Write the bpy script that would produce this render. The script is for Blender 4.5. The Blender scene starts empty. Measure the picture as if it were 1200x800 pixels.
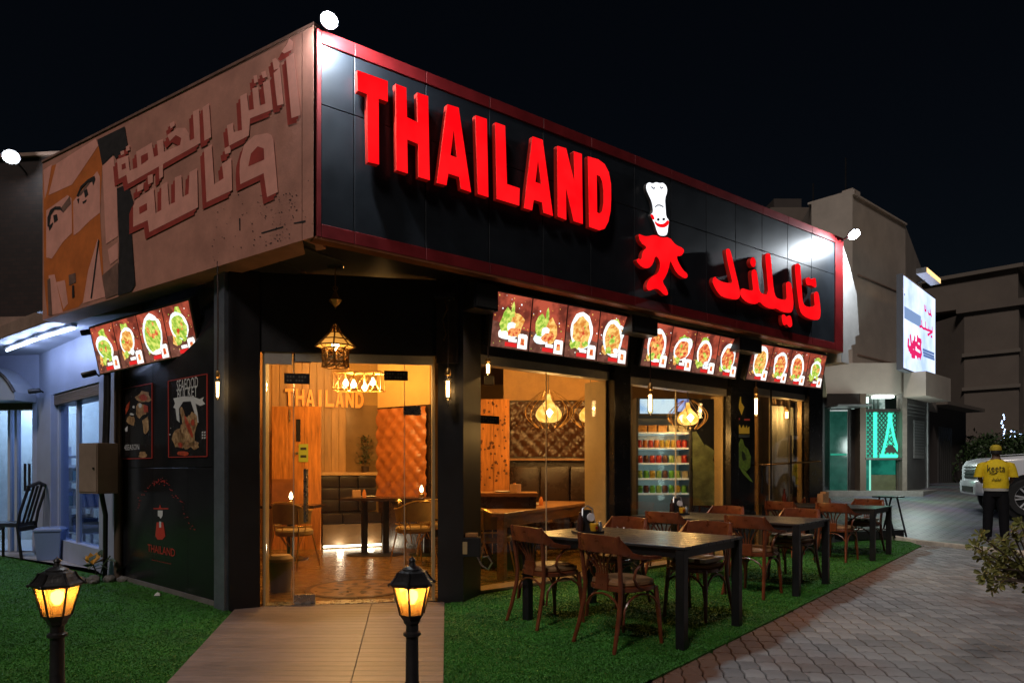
import bpy, bmesh, math, random
import numpy as np
from mathutils import Vector, Matrix
from mathutils.geometry import tessellate_polygon
R = math.radians
random.seed(7)
sc = bpy.context.scene
COL = sc.collection
F, H, HZ = 780.0, 1.3, 550.0          # focal length in photo pixels, eye height, horizon row

# ------------------------------------------------------------------ camera, sky, light, exposure
cam = bpy.data.cameras.new('camera')
cam.sensor_width = 36.0
cam.lens = 36.0 * F / 1200.0
cam.shift_y = (HZ - 400.0) / 1200.0
cam.clip_start, cam.clip_end = 0.05, 900.0
camo = bpy.data.objects.new('camera', cam)
COL.objects.link(camo)
camo.location = (0, 0, H)
camo.rotation_euler = (R(90), 0, 0)
sc.camera = camo

SUN_EL, SUN_ROT = R(48), R(205)
w = bpy.data.worlds.new('World')
sc.world = w
w.use_nodes = True
wn = w.node_tree.nodes
sky = wn.new('ShaderNodeTexSky')
sky.sky_type = 'NISHITA'
sky.sun_disc = False
sky.sun_elevation = SUN_EL
sky.sun_rotation = SUN_ROT
w.node_tree.links.new(sky.outputs[0], wn['Background'].inputs[0])
wn['Background'].inputs[1].default_value = 0.0009
sun = bpy.data.lights.new('sun', 'SUN')
sun.energy = 0.80
sun.angle = R(9)
sun.color = (1.0, 0.87, 0.80)
suno = bpy.data.objects.new('sun', sun)
COL.objects.link(suno)
_d = Vector((math.sin(SUN_ROT) * math.cos(SUN_EL), math.cos(SUN_ROT) * math.cos(SUN_EL), math.sin(SUN_EL)))
suno.rotation_euler = _d.to_track_quat('Z', 'Y').to_euler()
suno.location = _d * 60
sc.view_settings.view_transform = 'Standard'
sc.view_settings.look = 'None'
sc.view_settings.exposure = 0.25
sc.view_settings.gamma = 1.0
sc.render.engine = 'CYCLES'
sc.cycles.use_denoising = True
sc.cycles.max_bounces = 6
sc.cycles.diffuse_bounces = 3
sc.cycles.glossy_bounces = 3
sc.cycles.transmission_bounces = 4
sc.cycles.transparent_max_bounces = 12
sc.cycles.sample_clamp_indirect = 3.0
sc.cycles.caustics_reflective = False
sc.cycles.caustics_refractive = False


# ------------------------------------------------------------------ helpers
def gp(u, v, z=0.0):
    Y = (H - z) * F / (v - HZ)
    return Vector(((u - 600) / F * Y, Y, z))


def gz(Y):
    return min(max((Y - 12.0) * 0.1, 0.0), 0.8)


def gr(u, v):
    p = gp(u, v)
    if p.y > 12.0:
        Y = 2.5 / ((v - HZ) / F + 0.1)
        if Y > 20:
            Y = 0.5 * F / (v - HZ) if v > HZ + 1 else 60
        p = Vector(((u - 600) / F * Y, Y, gz(Y)))
    return p


def at(u, v, Y):
    return Vector(((u - 600) / F * Y, Y, H + (HZ - v) / F * Y))


class Fr:
    """A vertical plane: a runs along it, z is up, o is the distance in front of it."""
    def __init__(s, o, x, flip=None):
        s.o = Vector((o[0], o[1], 0))
        s.x = Vector((x[0], x[1], 0)).normalized()
        s.n = Vector((s.x.y, -s.x.x, 0))
        if s.n.dot(-s.o) < 0:
            s.n = -s.n

    def p(s, a, z, o=0.0):
        return s.o + s.x * a + s.n * o + Vector((0, 0, z))

    def uv(s, u, v, o=0.0):
        r = Vector(((u - 600) / F, 1, 0))
        t = (o + s.o.dot(s.n)) / r.dot(s.n)
        return (r * t - s.o).dot(s.x), H + (HZ - v) / F * t

    def a(s, u, o=0.0):
        return s.uv(u, 0, o)[0]


def tess(pts):
    return tessellate_polygon([[Vector(p) for p in pts]])


class MB:
    def __init__(s):
        s.v, s.f, s.m = [], [], []

    def add(s, vs, fs, mi=0):
        k = len(s.v)
        s.v += [tuple(p) for p in vs]
        s.f += [tuple(i + k for i in f) for f in fs]
        s.m += [mi] * len(fs)
        return s

    def hexa(s, b, t, mi=0):
        return s.add(list(b) + list(t), [(3, 2, 1, 0), (4, 5, 6, 7), (0, 1, 5, 4), (1, 2, 6, 5), (2, 3, 7, 6), (3, 0, 4, 7)], mi)

    def box(s, x0, x1, y0, y1, z0, z1, mi=0, M=None):
        b = [Vector(q) for q in ((x0, y0, z0), (x1, y0, z0), (x1, y1, z0), (x0, y1, z0))]
        t = [Vector((q.x, q.y, z1)) for q in b]
        if M:
            b = [M @ q for q in b]
            t = [M @ q for q in t]
        return s.hexa(b, t, mi)

    def fbox(s, fr, a0, a1, z0, z1, o0, o1, mi=0):
        b = [fr.p(a0, z0, o0), fr.p(a1, z0, o0), fr.p(a1, z0, o1), fr.p(a0, z0, o1)]
        t = [fr.p(a0, z1, o0), fr.p(a1, z1, o0), fr.p(a1, z1, o1), fr.p(a0, z1, o1)]
        return s.hexa(b, t, mi)

    def tube(s, pts, r, n=8, mi=0, caps=True, closed=False):
        pts = [Vector(p) for p in pts]
        rs = r if isinstance(r, (list, tuple)) else [r] * len(pts)
        vs, fs = [], []
        ref = None
        N = len(pts)
        for i, p in enumerate(pts):
            if closed:
                d = pts[(i + 1) % N] - pts[i - 1]
            else:
                d = pts[min(i + 1, N - 1)] - pts[max(i - 1, 0)]
            d = d.normalized() if d.length > 1e-9 else Vector((0, 0, 1))
            if ref is None:
                ref = Vector((1, 0, 0)) if abs(d.x) < 0.8 else Vector((0, 1, 0))
            a = (ref - d * ref.dot(d)).normalized()
            ref = a
            b = d.cross(a)
            for k in range(n):
                t = 2 * math.pi * (k + 0.5) / n
                vs.append(p + (a * math.cos(t) + b * math.sin(t)) * rs[i])
        for i in range(N if closed else N - 1):
            j = (i + 1) % N
            for k in range(n):
                l = (k + 1) % n
                fs.append((i * n + k, i * n + l, j * n + l, j * n + k))
        if caps and not closed:
            fs.append(tuple(range(n - 1, -1, -1)))
            fs.append(tuple((N - 1) * n + k for k in range(n)))
        return s.add(vs, fs, mi)

    def lathe(s, prof, n=16, c=(0, 0, 0), mi=0, rot=0.0, M=None, caps=True):
        vs, fs = [], []
        for r, z in prof:
            for k in range(n):
                t = rot + 2 * math.pi * k / n
                q = Vector((r * math.cos(t), r * math.sin(t), z))
                vs.append((M @ q if M else q) + Vector(c))
        for i in range(len(prof) - 1):
            for k in range(n):
                l = (k + 1) % n
                fs.append((i * n + k, i * n + l, (i + 1) * n + l, (i + 1) * n + k))
        if caps and prof[0][0] > 1e-6:
            fs.append(tuple(range(n - 1, -1, -1)))
        if caps and prof[-1][0] > 1e-6:
            fs.append(tuple((len(prof) - 1) * n + k for k in range(n)))
        return s.add(vs, fs, mi)

    def prism(s, pts, d, mi=0, hole=None, mi_side=None):
        """pts: front outline (3D), d: vector to the back; hole: an inner outline."""
        if mi_side is None:
            mi_side = mi
        loops = [[Vector(p) for p in pts]] + ([[Vector(p) for p in hole]] if hole else [])
        allv = [p for l in loops for p in l]
        tri = tessellate_polygon(loops)
        n = len(allv)
        s.add(allv, [tuple(t) for t in tri], mi)
        s.add([p + d for p in allv], [tuple(reversed(t)) for t in tri], mi_side)
        k = 0
        for l in loops:
            m = len(l)
            for i in range(m):
                j = (i + 1) % m
                s.add([l[i], l[j], l[j] + d, l[i] + d], [(0, 1, 2, 3)], mi_side)
        return s

    def poly(s, pts, mi=0):
        pts = [Vector(p) for p in pts]
        return s.add(pts, [tuple(t) for t in tessellate_polygon([pts])], mi)

    def build(s, name, mats, parent=None, smooth=False, bevel=0.0, seg=2, fix=True, weld=False):
        me = bpy.data.meshes.new(name)
        me.from_pydata(s.v, [], s.f)
        if not isinstance(mats, (list, tuple)):
            mats = [mats]
        for m in mats:
            me.materials.append(m)
        if len(mats) > 1:
            me.polygons.foreach_set('material_index', s.m)
        if fix or bevel or weld:
            bm = bmesh.new()
            bm.from_mesh(me)
            if weld:
                bmesh.ops.remove_doubles(bm, verts=bm.verts, dist=1e-5)
            bmesh.ops.recalc_face_normals(bm, faces=bm.faces)
            if bevel:
                ed = [e for e in bm.edges if len(e.link_faces) == 2 and e.calc_face_angle(0) > 0.6]
                bmesh.ops.bevel(bm, geom=ed, offset=bevel, segments=seg, affect='EDGES', profile=0.7, clamp_overlap=True)
            bm.to_mesh(me)
            bm.free()
        if smooth:
            me.polygons.foreach_set('use_smooth', [True] * len(me.polygons))
            me.set_sharp_from_angle(angle=R(40))
        o = bpy.data.objects.new(name, me)
        COL.objects.link(o)
        if parent is not None:
            o.parent = parent
        return o


def tag(o, label=None, cat=None, group=None, kind=None):
    if label: o['label'] = label
    if cat: o['category'] = cat
    if group: o['group'] = group
    if kind: o['kind'] = kind
    return o


def thing(name, label, cat, loc=(0, 0, 0), rz=0.0, group=None):
    o = bpy.data.objects.new(name, None)
    o.empty_display_size = 0.1
    COL.objects.link(o)
    o.location = loc
    o.rotation_euler = (0, 0, rz)
    return tag(o, label, cat, group)


def structure(o, kind='structure'):
    o['kind'] = kind
    return o


def copy_tree(o, parent=None):
    c = o.copy()
    COL.objects.link(c)
    if parent is not None:
        c.parent = parent
    for ch in list(o.children):
        copy_tree(ch, c)
    return c


def lamp(name, loc, energy, color, radius=0.03, parent=None):
    l = bpy.data.lights.new(name, 'POINT')
    l.energy = energy
    l.color = color
    l.shadow_soft_size = radius
    o = bpy.data.objects.new(name, l)
    o.location = loc
    COL.objects.link(o)
    if parent is not None:
        o.parent = parent
    return o


# ------------------------------------------------------------------ materials
def M(name, col, rough=0.5, metal=0.0, spec=0.5, var=0.0, scale=6.0, bump=0.0, bscale=60.0, emit=0.0, ecol=None,
      island=0.0, stretch=None, col2=None, coat=0.0, detail=6.0, alpha=None):
    m = bpy.data.materials.new(name)
    m.use_nodes = True
    nt = m.node_tree
    N, L = nt.nodes, nt.links
    b = N['Principled BSDF']
    b.inputs['Base Color'].default_value = (*col, 1)
    b.inputs['Roughness'].default_value = rough
    b.inputs['Metallic'].default_value = metal
    b.inputs['Specular IOR Level'].default_value = spec
    if coat:
        b.inputs['Coat Weight'].default_value = coat
        b.inputs['Coat Roughness'].default_value = 0.15
    tc = N.new('ShaderNodeTexCoord')
    mp = N.new('ShaderNodeMapping')
    L.new(tc.outputs['Object'], mp.inputs[0])
    if stretch:
        mp.inputs['Scale'].default_value = stretch
    out = None
    if var or col2:
        n = N.new('ShaderNodeTexNoise')
        n.inputs['Scale'].default_value = scale
        n.inputs['Detail'].default_value = detail
        n.inputs['Roughness'].default_value = 0.65
        L.new(mp.outputs[0], n.inputs['Vector'])
        rp = N.new('ShaderNodeValToRGB')
        rp.color_ramp.elements[0].position = 0.32
        rp.color_ramp.elements[1].position = 0.68
        c0 = [max(c * (1 - var), 0) for c in col]
        c1 = list(col2) if col2 else [min(c * (1 + var), 1) for c in col]
        rp.color_ramp.elements[0].color = (*c0, 1)
        rp.color_ramp.elements[1].color = (*c1, 1)
        L.new(n.outputs['Fac'], rp.inputs[0])
        out = rp.outputs[0]
        rr = N.new('ShaderNodeMapRange')
        rr.inputs['To Min'].default_value = max(rough - 0.12, 0.03)
        rr.inputs['To Max'].default_value = min(rough + 0.12, 1)
        L.new(n.outputs['Fac'], rr.inputs['Value'])
        L.new(rr.outputs[0], b.inputs['Roughness'])
    if island:
        g = N.new('ShaderNodeNewGeometry')
        oi = N.new('ShaderNodeObjectInfo')
        ad = N.new('ShaderNodeMath'); ad.operation = 'ADD'
        L.new(g.outputs['Random Per Island'], ad.inputs[0])
        L.new(oi.outputs['Random'], ad.inputs[1])
        fr = N.new('ShaderNodeMath'); fr.operation = 'FRACT'
        L.new(ad.outputs[0], fr.inputs[0])
        mr = N.new('ShaderNodeMapRange')
        mr.inputs['To Min'].default_value = 1 - island
        mr.inputs['To Max'].default_value = 1 + island
        L.new(fr.outputs[0], mr.inputs['Value'])
        hs = N.new('ShaderNodeHueSaturation')
        L.new(mr.outputs[0], hs.inputs['Value'])
        if out: L.new(out, hs.inputs['Color'])
        else: hs.inputs['Color'].default_value = (*col, 1)
        out = hs.outputs[0]
    if out:
        L.new(out, b.inputs['Base Color'])
    if bump:
        n2 = N.new('ShaderNodeTexNoise')
        n2.inputs['Scale'].default_value = bscale
        n2.inputs['Detail'].default_value = 5
        L.new(mp.outputs[0], n2.inputs['Vector'])
        bp = N.new('ShaderNodeBump')
        bp.inputs['Strength'].default_value = bump
        bp.inputs['Distance'].default_value = 0.01
        L.new(n2.outputs['Fac'], bp.inputs['Height'])
        L.new(bp.outputs[0], b.inputs['Normal'])
    if emit:
        b.inputs['Emission Strength'].default_value = emit
        if ecol: b.inputs['Emission Color'].default_value = (*ecol, 1)
        elif out: L.new(out, b.inputs['Emission Color'])
        else: b.inputs['Emission Color'].default_value = (*col, 1)
    return m


def glass(name, tint=(1, 1, 1), refl=0.10, rough=0.02):
    m = bpy.data.materials.new(name)
    m.use_nodes = True
    nt = m.node_tree
    N, L = nt.nodes, nt.links
    N.remove(N['Principled BSDF'])
    o = N['Material Output']
    t = N.new('ShaderNodeBsdfTransparent'); t.inputs[0].default_value = (*tint, 1)
    g = N.new('ShaderNodeBsdfGlossy'); g.inputs['Roughness'].default_value = rough
    lw = N.new('ShaderNodeLayerWeight'); lw.inputs[0].default_value = 0.25
    mr = N.new('ShaderNodeMapRange')
    mr.inputs['To Min'].default_value = refl * 0.5
    mr.inputs['To Max'].default_value = min(1, refl * 2.4)
    mx = N.new('ShaderNodeMixShader')
    L.new(lw.outputs['Fresnel'], mr.inputs['Value'])
    L.new(mr.outputs[0], mx.inputs[0])
    L.new(t.outputs[0], mx.inputs[1])
    L.new(g.outputs[0], mx.inputs[2])
    L.new(mx.outputs[0], o.inputs['Surface'])
    return m


def glow(name, col, strength):
    m = bpy.data.materials.new(name)
    m.use_nodes = True
    nt = m.node_tree
    N, L = nt.nodes, nt.links
    N.remove(N['Principled BSDF'])
    e = N.new('ShaderNodeEmission')
    e.inputs[0].default_value = (*col, 1)
    e.inputs[1].default_value = strength
    L.new(e.outputs[0], N['Material Output'].inputs['Surface'])
    return m


def glow2(name, col, col2, strength, scale=30.0, thr=(0.4, 0.6)):
    m = glow(name, col, strength)
    N, L = m.node_tree.nodes, m.node_tree.links
    tc = N.new('ShaderNodeTexCoord')
    n = N.new('ShaderNodeTexNoise')
    n.inputs['Scale'].default_value = scale
    n.inputs['Detail'].default_value = 4
    rp = N.new('ShaderNodeValToRGB')
    rp.color_ramp.elements[0].position, rp.color_ramp.elements[1].position = thr
    rp.color_ramp.elements[0].color = (*col, 1)
    rp.color_ramp.elements[1].color = (*col2, 1)
    L.new(tc.outputs['Object'], n.inputs['Vector'])
    L.new(n.outputs['Fac'], rp.inputs[0])
    L.new(rp.outputs[0], [x for x in N if x.type == 'EMISSION'][0].inputs[0])
    return m


BLK = M('black_paint', (0.012, 0.012, 0.014), 0.42, var=0.3, scale=3)
BLKG = M('black_gloss_panel', (0.012, 0.013, 0.016), 0.22, var=0.25, scale=2.5, spec=0.6)
SIGNBLK = M('black_composite_panel', (0.020, 0.025, 0.032), 0.40, metal=0.2, var=0.25, scale=2.2, spec=0.6)
REDF = M('red_metal_frame', (0.20, 0.012, 0.014), 0.42, var=0.25, scale=4, spec=0.5)
WARMWALL = M('ochre_plaster', (0.34, 0.19, 0.05), 0.75, var=0.15, scale=3, bump=0.15, bscale=30)
BEIGE = M('beige_wall_paint', (0.55, 0.33, 0.10), 0.7, var=0.1, scale=2.5)
CASING = M('cream_window_casing', (0.42, 0.30, 0.15), 0.6, var=0.12, scale=5)
WOODP = M('orange_wood_panel', (0.48, 0.18, 0.04), 0.42, var=0.45, scale=3.5, stretch=(6, 6, 0.7), bump=0.1, bscale=20)
WOODT = M('oak_table_wood', (0.30, 0.14, 0.05), 0.35, var=0.4, scale=5, stretch=(1, 5, 5), bump=0.08)
TUFT = M('tan_leather', (0.32, 0.095, 0.02), 0.38, var=0.25, scale=4, bump=0.2, bscale=90)
TUFTD = M('dark_brown_leather', (0.032, 0.015, 0.007), 0.28, var=0.3, scale=4, bump=0.2, bscale=90)
LEATHB = M('black_leather', (0.022, 0.014, 0.011), 0.33, var=0.3, scale=5, bump=0.2, bscale=80)
GLASS = glass('clear_glass', (0.97, 0.98, 0.97), 0.10)
GLASSB = glass('blue_tint_glass', (0.75, 0.85, 1.0), 0.12)
STEEL = M('brushed_steel', (0.50, 0.49, 0.47), 0.28, metal=1.0, var=0.1, scale=20)
CHROME = M('dull_aluminium', (0.55, 0.55, 0.55), 0.4, metal=0.9, var=0.1)
BRASS = M('aged_brass', (0.42, 0.24, 0.08), 0.35, metal=0.9, var=0.3, scale=20)
GOLD = M('gold_wire', (0.60, 0.40, 0.12), 0.3, metal=0.9)
IRON = M('black_cast_iron', (0.018, 0.017, 0.018), 0.40, var=0.3, scale=15, bump=0.25, bscale=60)
REDSIDE = M('red_letter_side', (0.40, 0.02, 0.012), 0.45, emit=0.05, ecol=(1, 0.02, 0.01))
WHITE_LED = glow('white_logo_face', (0.93, 0.95, 1.0), 1.25)
DARKPRINT = M('dark_print', (0.02, 0.02, 0.025), 0.5)
BULB = glow('warm_filament', (1.0, 0.62, 0.22), 9.0)
BULBW = glow('warm_white_filament', (1.0, 0.72, 0.38), 14.0)
BULBG = glass('bulb_glass', (1.0, 0.86, 0.62), 0.12)
FLOODG = glow('floodlight_lens', (0.86, 0.93, 1.0), 30.0)
RED_LED = glow2('red_letter_face', (0.86, 0.002, 0.005), (1.0, 0.007, 0.010), 1.12, 2.6, (0.35, 0.65))

# ------------------------------------------------------------------ key planes of the place
C = at(369, 277, 5.26)                                    # bottom corner where the two sign faces meet
RA = at(987, 412, 10.05)                                  # far bottom corner of the long sign
LB = at(50, 375, 7.62)                                    # far bottom corner of the old billboard
ZT = 4.786                                                # top of the signs
SA = Fr(C, (RA - C)[:2]); LA = (RA - C).xy.length
SB = Fr(C, (LB - C)[:2]); LBn = (LB - C).xy.length
WA = Fr(gp(562, 697), (0.773, 0.634))                     # window front
WB = Fr(gp(269, 716), (gp(144, 680) - gp(269, 716))[:2])  # black side wall, a runs to the left
LWB = (gp(144, 680) - gp(269, 716)).xy.length
WD = Fr(gp(307, 713), (gp(510, 706) - gp(307, 713))[:2])  # entrance
LD = (gp(510, 706) - gp(307, 713)).xy.length
ZS = 3.15                                                 # soffit
T2 = Vector((0.646, 0.763))                               # direction of the lawn edge and table ends
L2 = Vector((-0.763, 0.646))
E0 = gp(765, 797)

# ------------------------------------------------------------------ ground, road, kerb
GND = M('dark_joint_sand', (0.02, 0.016, 0.014), 0.9, var=0.3, scale=8)
mb = MB()
xs = [-400, -60, -20, 0, 20, 60, 400]
ys = [-60, -5, 0, 12, 14, 16, 18, 20, 30, 60, 150, 600]
for j, y in enumerate(ys):
    for x in xs:
        mb.v.append((x, y, gz(y) - 0.035))
for j in range(len(ys) - 1):
    for i in range(len(xs) - 1):
        k = j * len(xs) + i
        mb.f.append((k, k + 1, k + 1 + len(xs), k + len(xs))); mb.m.append(0)
structure(mb.build('ground', GND))

k0, k1 = gr(1020, 625), gr(1260, 656)
kd = (k1 - k0).normalized()
kn = Vector((-kd.y, kd.x, 0)).normalized()
ROADM = bpy.data.materials.new('road_paver_surface')
ROADM.use_nodes = True
_n, _l = ROADM.node_tree.nodes, ROADM.node_tree.links
_b = _n['Principled BSDF']; _b.inputs['Roughness'].default_value = 0.5
_tc = _n.new('ShaderNodeTexCoord'); _br = _n.new('ShaderNodeTexBrick')
_br.inputs['Scale'].default_value = 2.0
_br.inputs['Color1'].default_value = (0.33, 0.35, 0.39, 1)
_br.inputs['Color2'].default_value = (0.24, 0.26, 0.29, 1)
_br.inputs['Mortar'].default_value = (0.06, 0.06, 0.065, 1)
_br.inputs['Mortar Size'].default_value = 0.03
_no = _n.new('ShaderNodeTexNoise'); _no.inputs['Scale'].default_value = 0.8; _no.inputs['Detail'].default_value = 8
_mx = _n.new('ShaderNodeMix'); _mx.data_type = 'RGBA'; _mx.blend_type = 'MULTIPLY'; _mx.inputs[0].default_value = 0.8
_l.new(_tc.outputs['Object'], _br.inputs['Vector']); _l.new(_tc.outputs['Object'], _no.inputs['Vector'])
_l.new(_br.outputs[0], _mx.inputs[6]); _l.new(_no.outputs['Color'], _mx.inputs[7])
_l.new(_mx.outputs[2], _b.inputs['Base Color'])
_bp = _n.new('ShaderNodeBump'); _bp.inputs['Strength'].default_value = 0.5; _bp.inputs['Distance'].default_value = 0.01
_l.new(_br.outputs['Fac'], _bp.inputs['Height']); _bp.invert = True
_l.new(_bp.outputs[0], _b.inputs['Normal'])
mb = MB()
pts0 = [k0 + kd * t for t in (-3.0, 0, 3, 30)]
rows = [[Vector((p.x, p.y, gz(p.y) - 0.004)) for p in pts0]]
for y in (12.6, 13, 14, 15, 16, 17, 18, 19, 20, 30, 45):
    rows.append([Vector((p.x * (y / 12.0) ** 0.9, y + (p.y - 12) * max(0, (20 - y) / 12) * 0.3, 0)) for p in pts0])
for r_ in rows:
    for p in r_:
        mb.v.append((p.x, p.y, gz(p.y) - 0.004))
for j in range(len(rows) - 1):
    for i in range(3):
        k = j * 4 + i
        mb.f.append((k, k + 1, k + 5, k + 4)); mb.m.append(0)
structure(mb.build('road', ROADM))

KERBM = M('pale_concrete_kerb', (0.62, 0.55, 0.45), 0.8, var=0.25, scale=9, island=0.2, bump=0.3)
kerb = thing('kerb', None, None)
kerb['kind'] = 'structure'
for i in range(17):
    a = k0 + kd * (0.5 * i - 1.0)
    b = a + kd * 0.492
    q = [a - kn * 0.07, b - kn * 0.07, b + kn * 0.07, a + kn * 0.07]
    MB().hexa([Vector((p.x, p.y, -0.03)) for p in q], [Vector((p.x, p.y, max(gz(p.y), 0) + 0.055)) for p in q]).build('kerb_stone', KERBM, kerb, bevel=0.012)

# ------------------------------------------------------------------ pavement of wavy concrete pavers
PAV = M('grey_concrete_paver', (0.235, 0.230, 0.230), 0.6, var=0.28, scale=2.2, island=0.28, bump=0.35, bscale=70, spec=0.5)
def add_stain(m):                                            # rust coloured soil washed over the pavers beside the lawn
    N, L = m.node_tree.nodes, m.node_tree.links
    b = N['Principled BSDF']
    src = b.inputs['Base Color'].links[0].from_socket
    g = N.new('ShaderNodeNewGeometry')
    dt = N.new('ShaderNodeVectorMath'); dt.operation = 'DOT_PRODUCT'
    dt.inputs[1].default_value = (0.763, -0.646, 0)
    L.new(g.outputs['Position'], dt.inputs[0])
    n = N.new('ShaderNodeTexNoise'); n.inputs['Scale'].default_value = 1.1; n.inputs['Detail'].default_value = 7; n.inputs['Roughness'].default_value = 0.6
    L.new(g.outputs['Position'], n.inputs['Vector'])
    e_ = E0.x * 0.763 - E0.y * 0.646
    mr = N.new('ShaderNodeMapRange')
    mr.inputs['From Min'].default_value = e_ + 0.02; mr.inputs['From Max'].default_value = e_ + 0.48
    mr.inputs['To Min'].default_value = 0.95; mr.inputs['To Max'].default_value = 0.0
    L.new(dt.outputs['Value'], mr.inputs['Value'])
    ad = N.new('ShaderNodeMath'); ad.operation = 'ADD'
    L.new(mr.outputs[0], ad.inputs[0]); L.new(n.outputs['Fac'], ad.inputs[1])
    rp = N.new('ShaderNodeMapRange')
    rp.inputs['From Min'].default_value = 0.90; rp.inputs['From Max'].default_value = 1.04; rp.inputs['To Max'].default_value = 0.95
    L.new(ad.outputs[0], rp.inputs['Value'])
    n2 = N.new('ShaderNodeTexNoise'); n2.inputs['Scale'].default_value = 0.7; n2.inputs['Detail'].default_value = 6
    L.new(g.outputs['Position'], n2.inputs['Vector'])
    r2 = N.new('ShaderNodeMapRange'); r2.inputs['From Min'].default_value = 0.56; r2.inputs['From Max'].default_value = 0.72; r2.inputs['To Max'].default_value = 0.55
    L.new(n2.outputs['Fac'], r2.inputs['Value'])
    mxm = N.new('ShaderNodeMath'); mxm.operation = 'MAXIMUM'
    L.new(rp.outputs[0], mxm.inputs[0]); L.new(r2.outputs[0], mxm.inputs[1])
    mx = N.new('ShaderNodeMix'); mx.data_type = 'RGBA'
    L.new(mxm.outputs[0], mx.inputs[0]); L.new(src, mx.inputs[6])
    mx.inputs[7].default_value = (0.125, 0.048, 0.018, 1)
    L.new(mx.outputs[2], b.inputs['Base Color'])
add_stain(PAV)
pavement = thing('pavement', None, None)
pavement['kind'] = 'structure'
PW, PL = 0.128, 0.188
def paver_mesh(name, mat):
    d, g = 0.013, 0.004
    pr = [(0, 0), (0.30, 0), (0.45, d), (0.80, d), (0.95, 0)]
    q = [(x * PW, y) for x, y in pr] + [(PW, y * PL - d * 0) for y in (0, 0.5)] + [(x * PW, PL + y) for x, y in [(1, 0)] + pr[::-1]] + [(0, 0.5 * PL)]
    q = [Vector((x - PW / 2 + (d if abs(y - PL / 2) < 0.01 else 0), y - PL / 2 - d / 2, 0)) for x, y in q]
    def inset(r):
        o = []
        n = len(q)
        for i in range(n):
            a, b, c = q[i - 1], q[i], q[(i + 1) % n]
            e1, e2 = (b - a), (c - b)
            n1 = Vector((-e1.y, e1.x, 0)); n2 = Vector((-e2.y, e2.x, 0))
            nn = (n1.normalized() + n2.normalized())
            nn = nn.normalized() if nn.length > 1e-6 else n1.normalized()
            o.append(b + nn * r)
        return o
    A, B_, D_ = inset(g), inset(g), inset(g + 0.005)
    n = len(q)
    vs = [(p.x, p.y, -0.03) for p in A] + [(p.x, p.y, -0.006) for p in B_] + [(p.x, p.y, 0.0) for p in D_]
    fs = []
    for r_ in range(2):
        for i in range(n):
            j = (i + 1) % n
            fs.append((r_ * n + i, r_ * n + j, (r_ + 1) * n + j, (r_ + 1) * n + i))
    fs.append(tuple(2 * n + i for i in range(n)))
    me = bpy.data.meshes.new(name)
    me.from_pydata(vs, [], fs)
    me.materials.append(mat)
    return me, vs, fs
pm, pvs, pfs = paver_mesh('paver', PAV)
Tn = Vector((0.763, -0.646))
PU = Vector((0.985, -0.17)).normalized()
PV = Vector((-PU.y, PU.x))
ang = math.atan2(PU.y, PU.x)
cells = []
kline0 = k0.xy
for i in range(-40, 130):
    for j in range(-8, 80):
        p = Vector((0.3, 1.6)) + PU * (i * PW) + PV * (j * PL)
        if p.y < 1.7 or p.y > 12.4 or p.x > 10.5:
            continue
        if (p - kline0).dot(kn.xy) > -0.16 or (p - E0.xy).dot(Tn) < -0.08:
            continue
        if abs(p.x) > p.y * 1.1 + 0.9:
            continue
        vis = abs(p.x) < p.y * 0.775 and p.y > 3.98 and (p - E0.xy).dot(Tn) > 0.0
        cells.append((p.y + (0 if vis else 50), i, j, p))
cells.sort(key=lambda c: c[0])
RS = np.random.RandomState(3)
sv, sf = [], []
for n_, (k, i, j, p) in enumerate(cells):
    dz = (RS.rand() - 0.5) * 0.005
    rz = ang + (RS.rand() - 0.5) * 0.03
    if n_ < 298:
        o = bpy.data.objects.new('paver', pm)
        COL.objects.link(o)
        o.parent = pavement
        o.location = (p.x, p.y, dz)
        o.rotation_euler = ((RS.rand() - 0.5) * 0.014, (RS.rand() - 0.5) * 0.014, rz)
    else:
        c_, s_ = math.cos(rz), math.sin(rz)
        k = len(sv)
        sv += [(p.x + x * c_ - y * s_, p.y + x * s_ + y * c_, z + dz) for x, y, z in pvs]
        sf += [tuple(q + k for q in f) for f in pfs]
m_ = MB(); m_.v = sv; m_.f = sf; m_.m = [0] * len(sf)
o = m_.build('far_pavers', PAV, pavement, fix=False)
o['kind'] = 'stuff'

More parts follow.
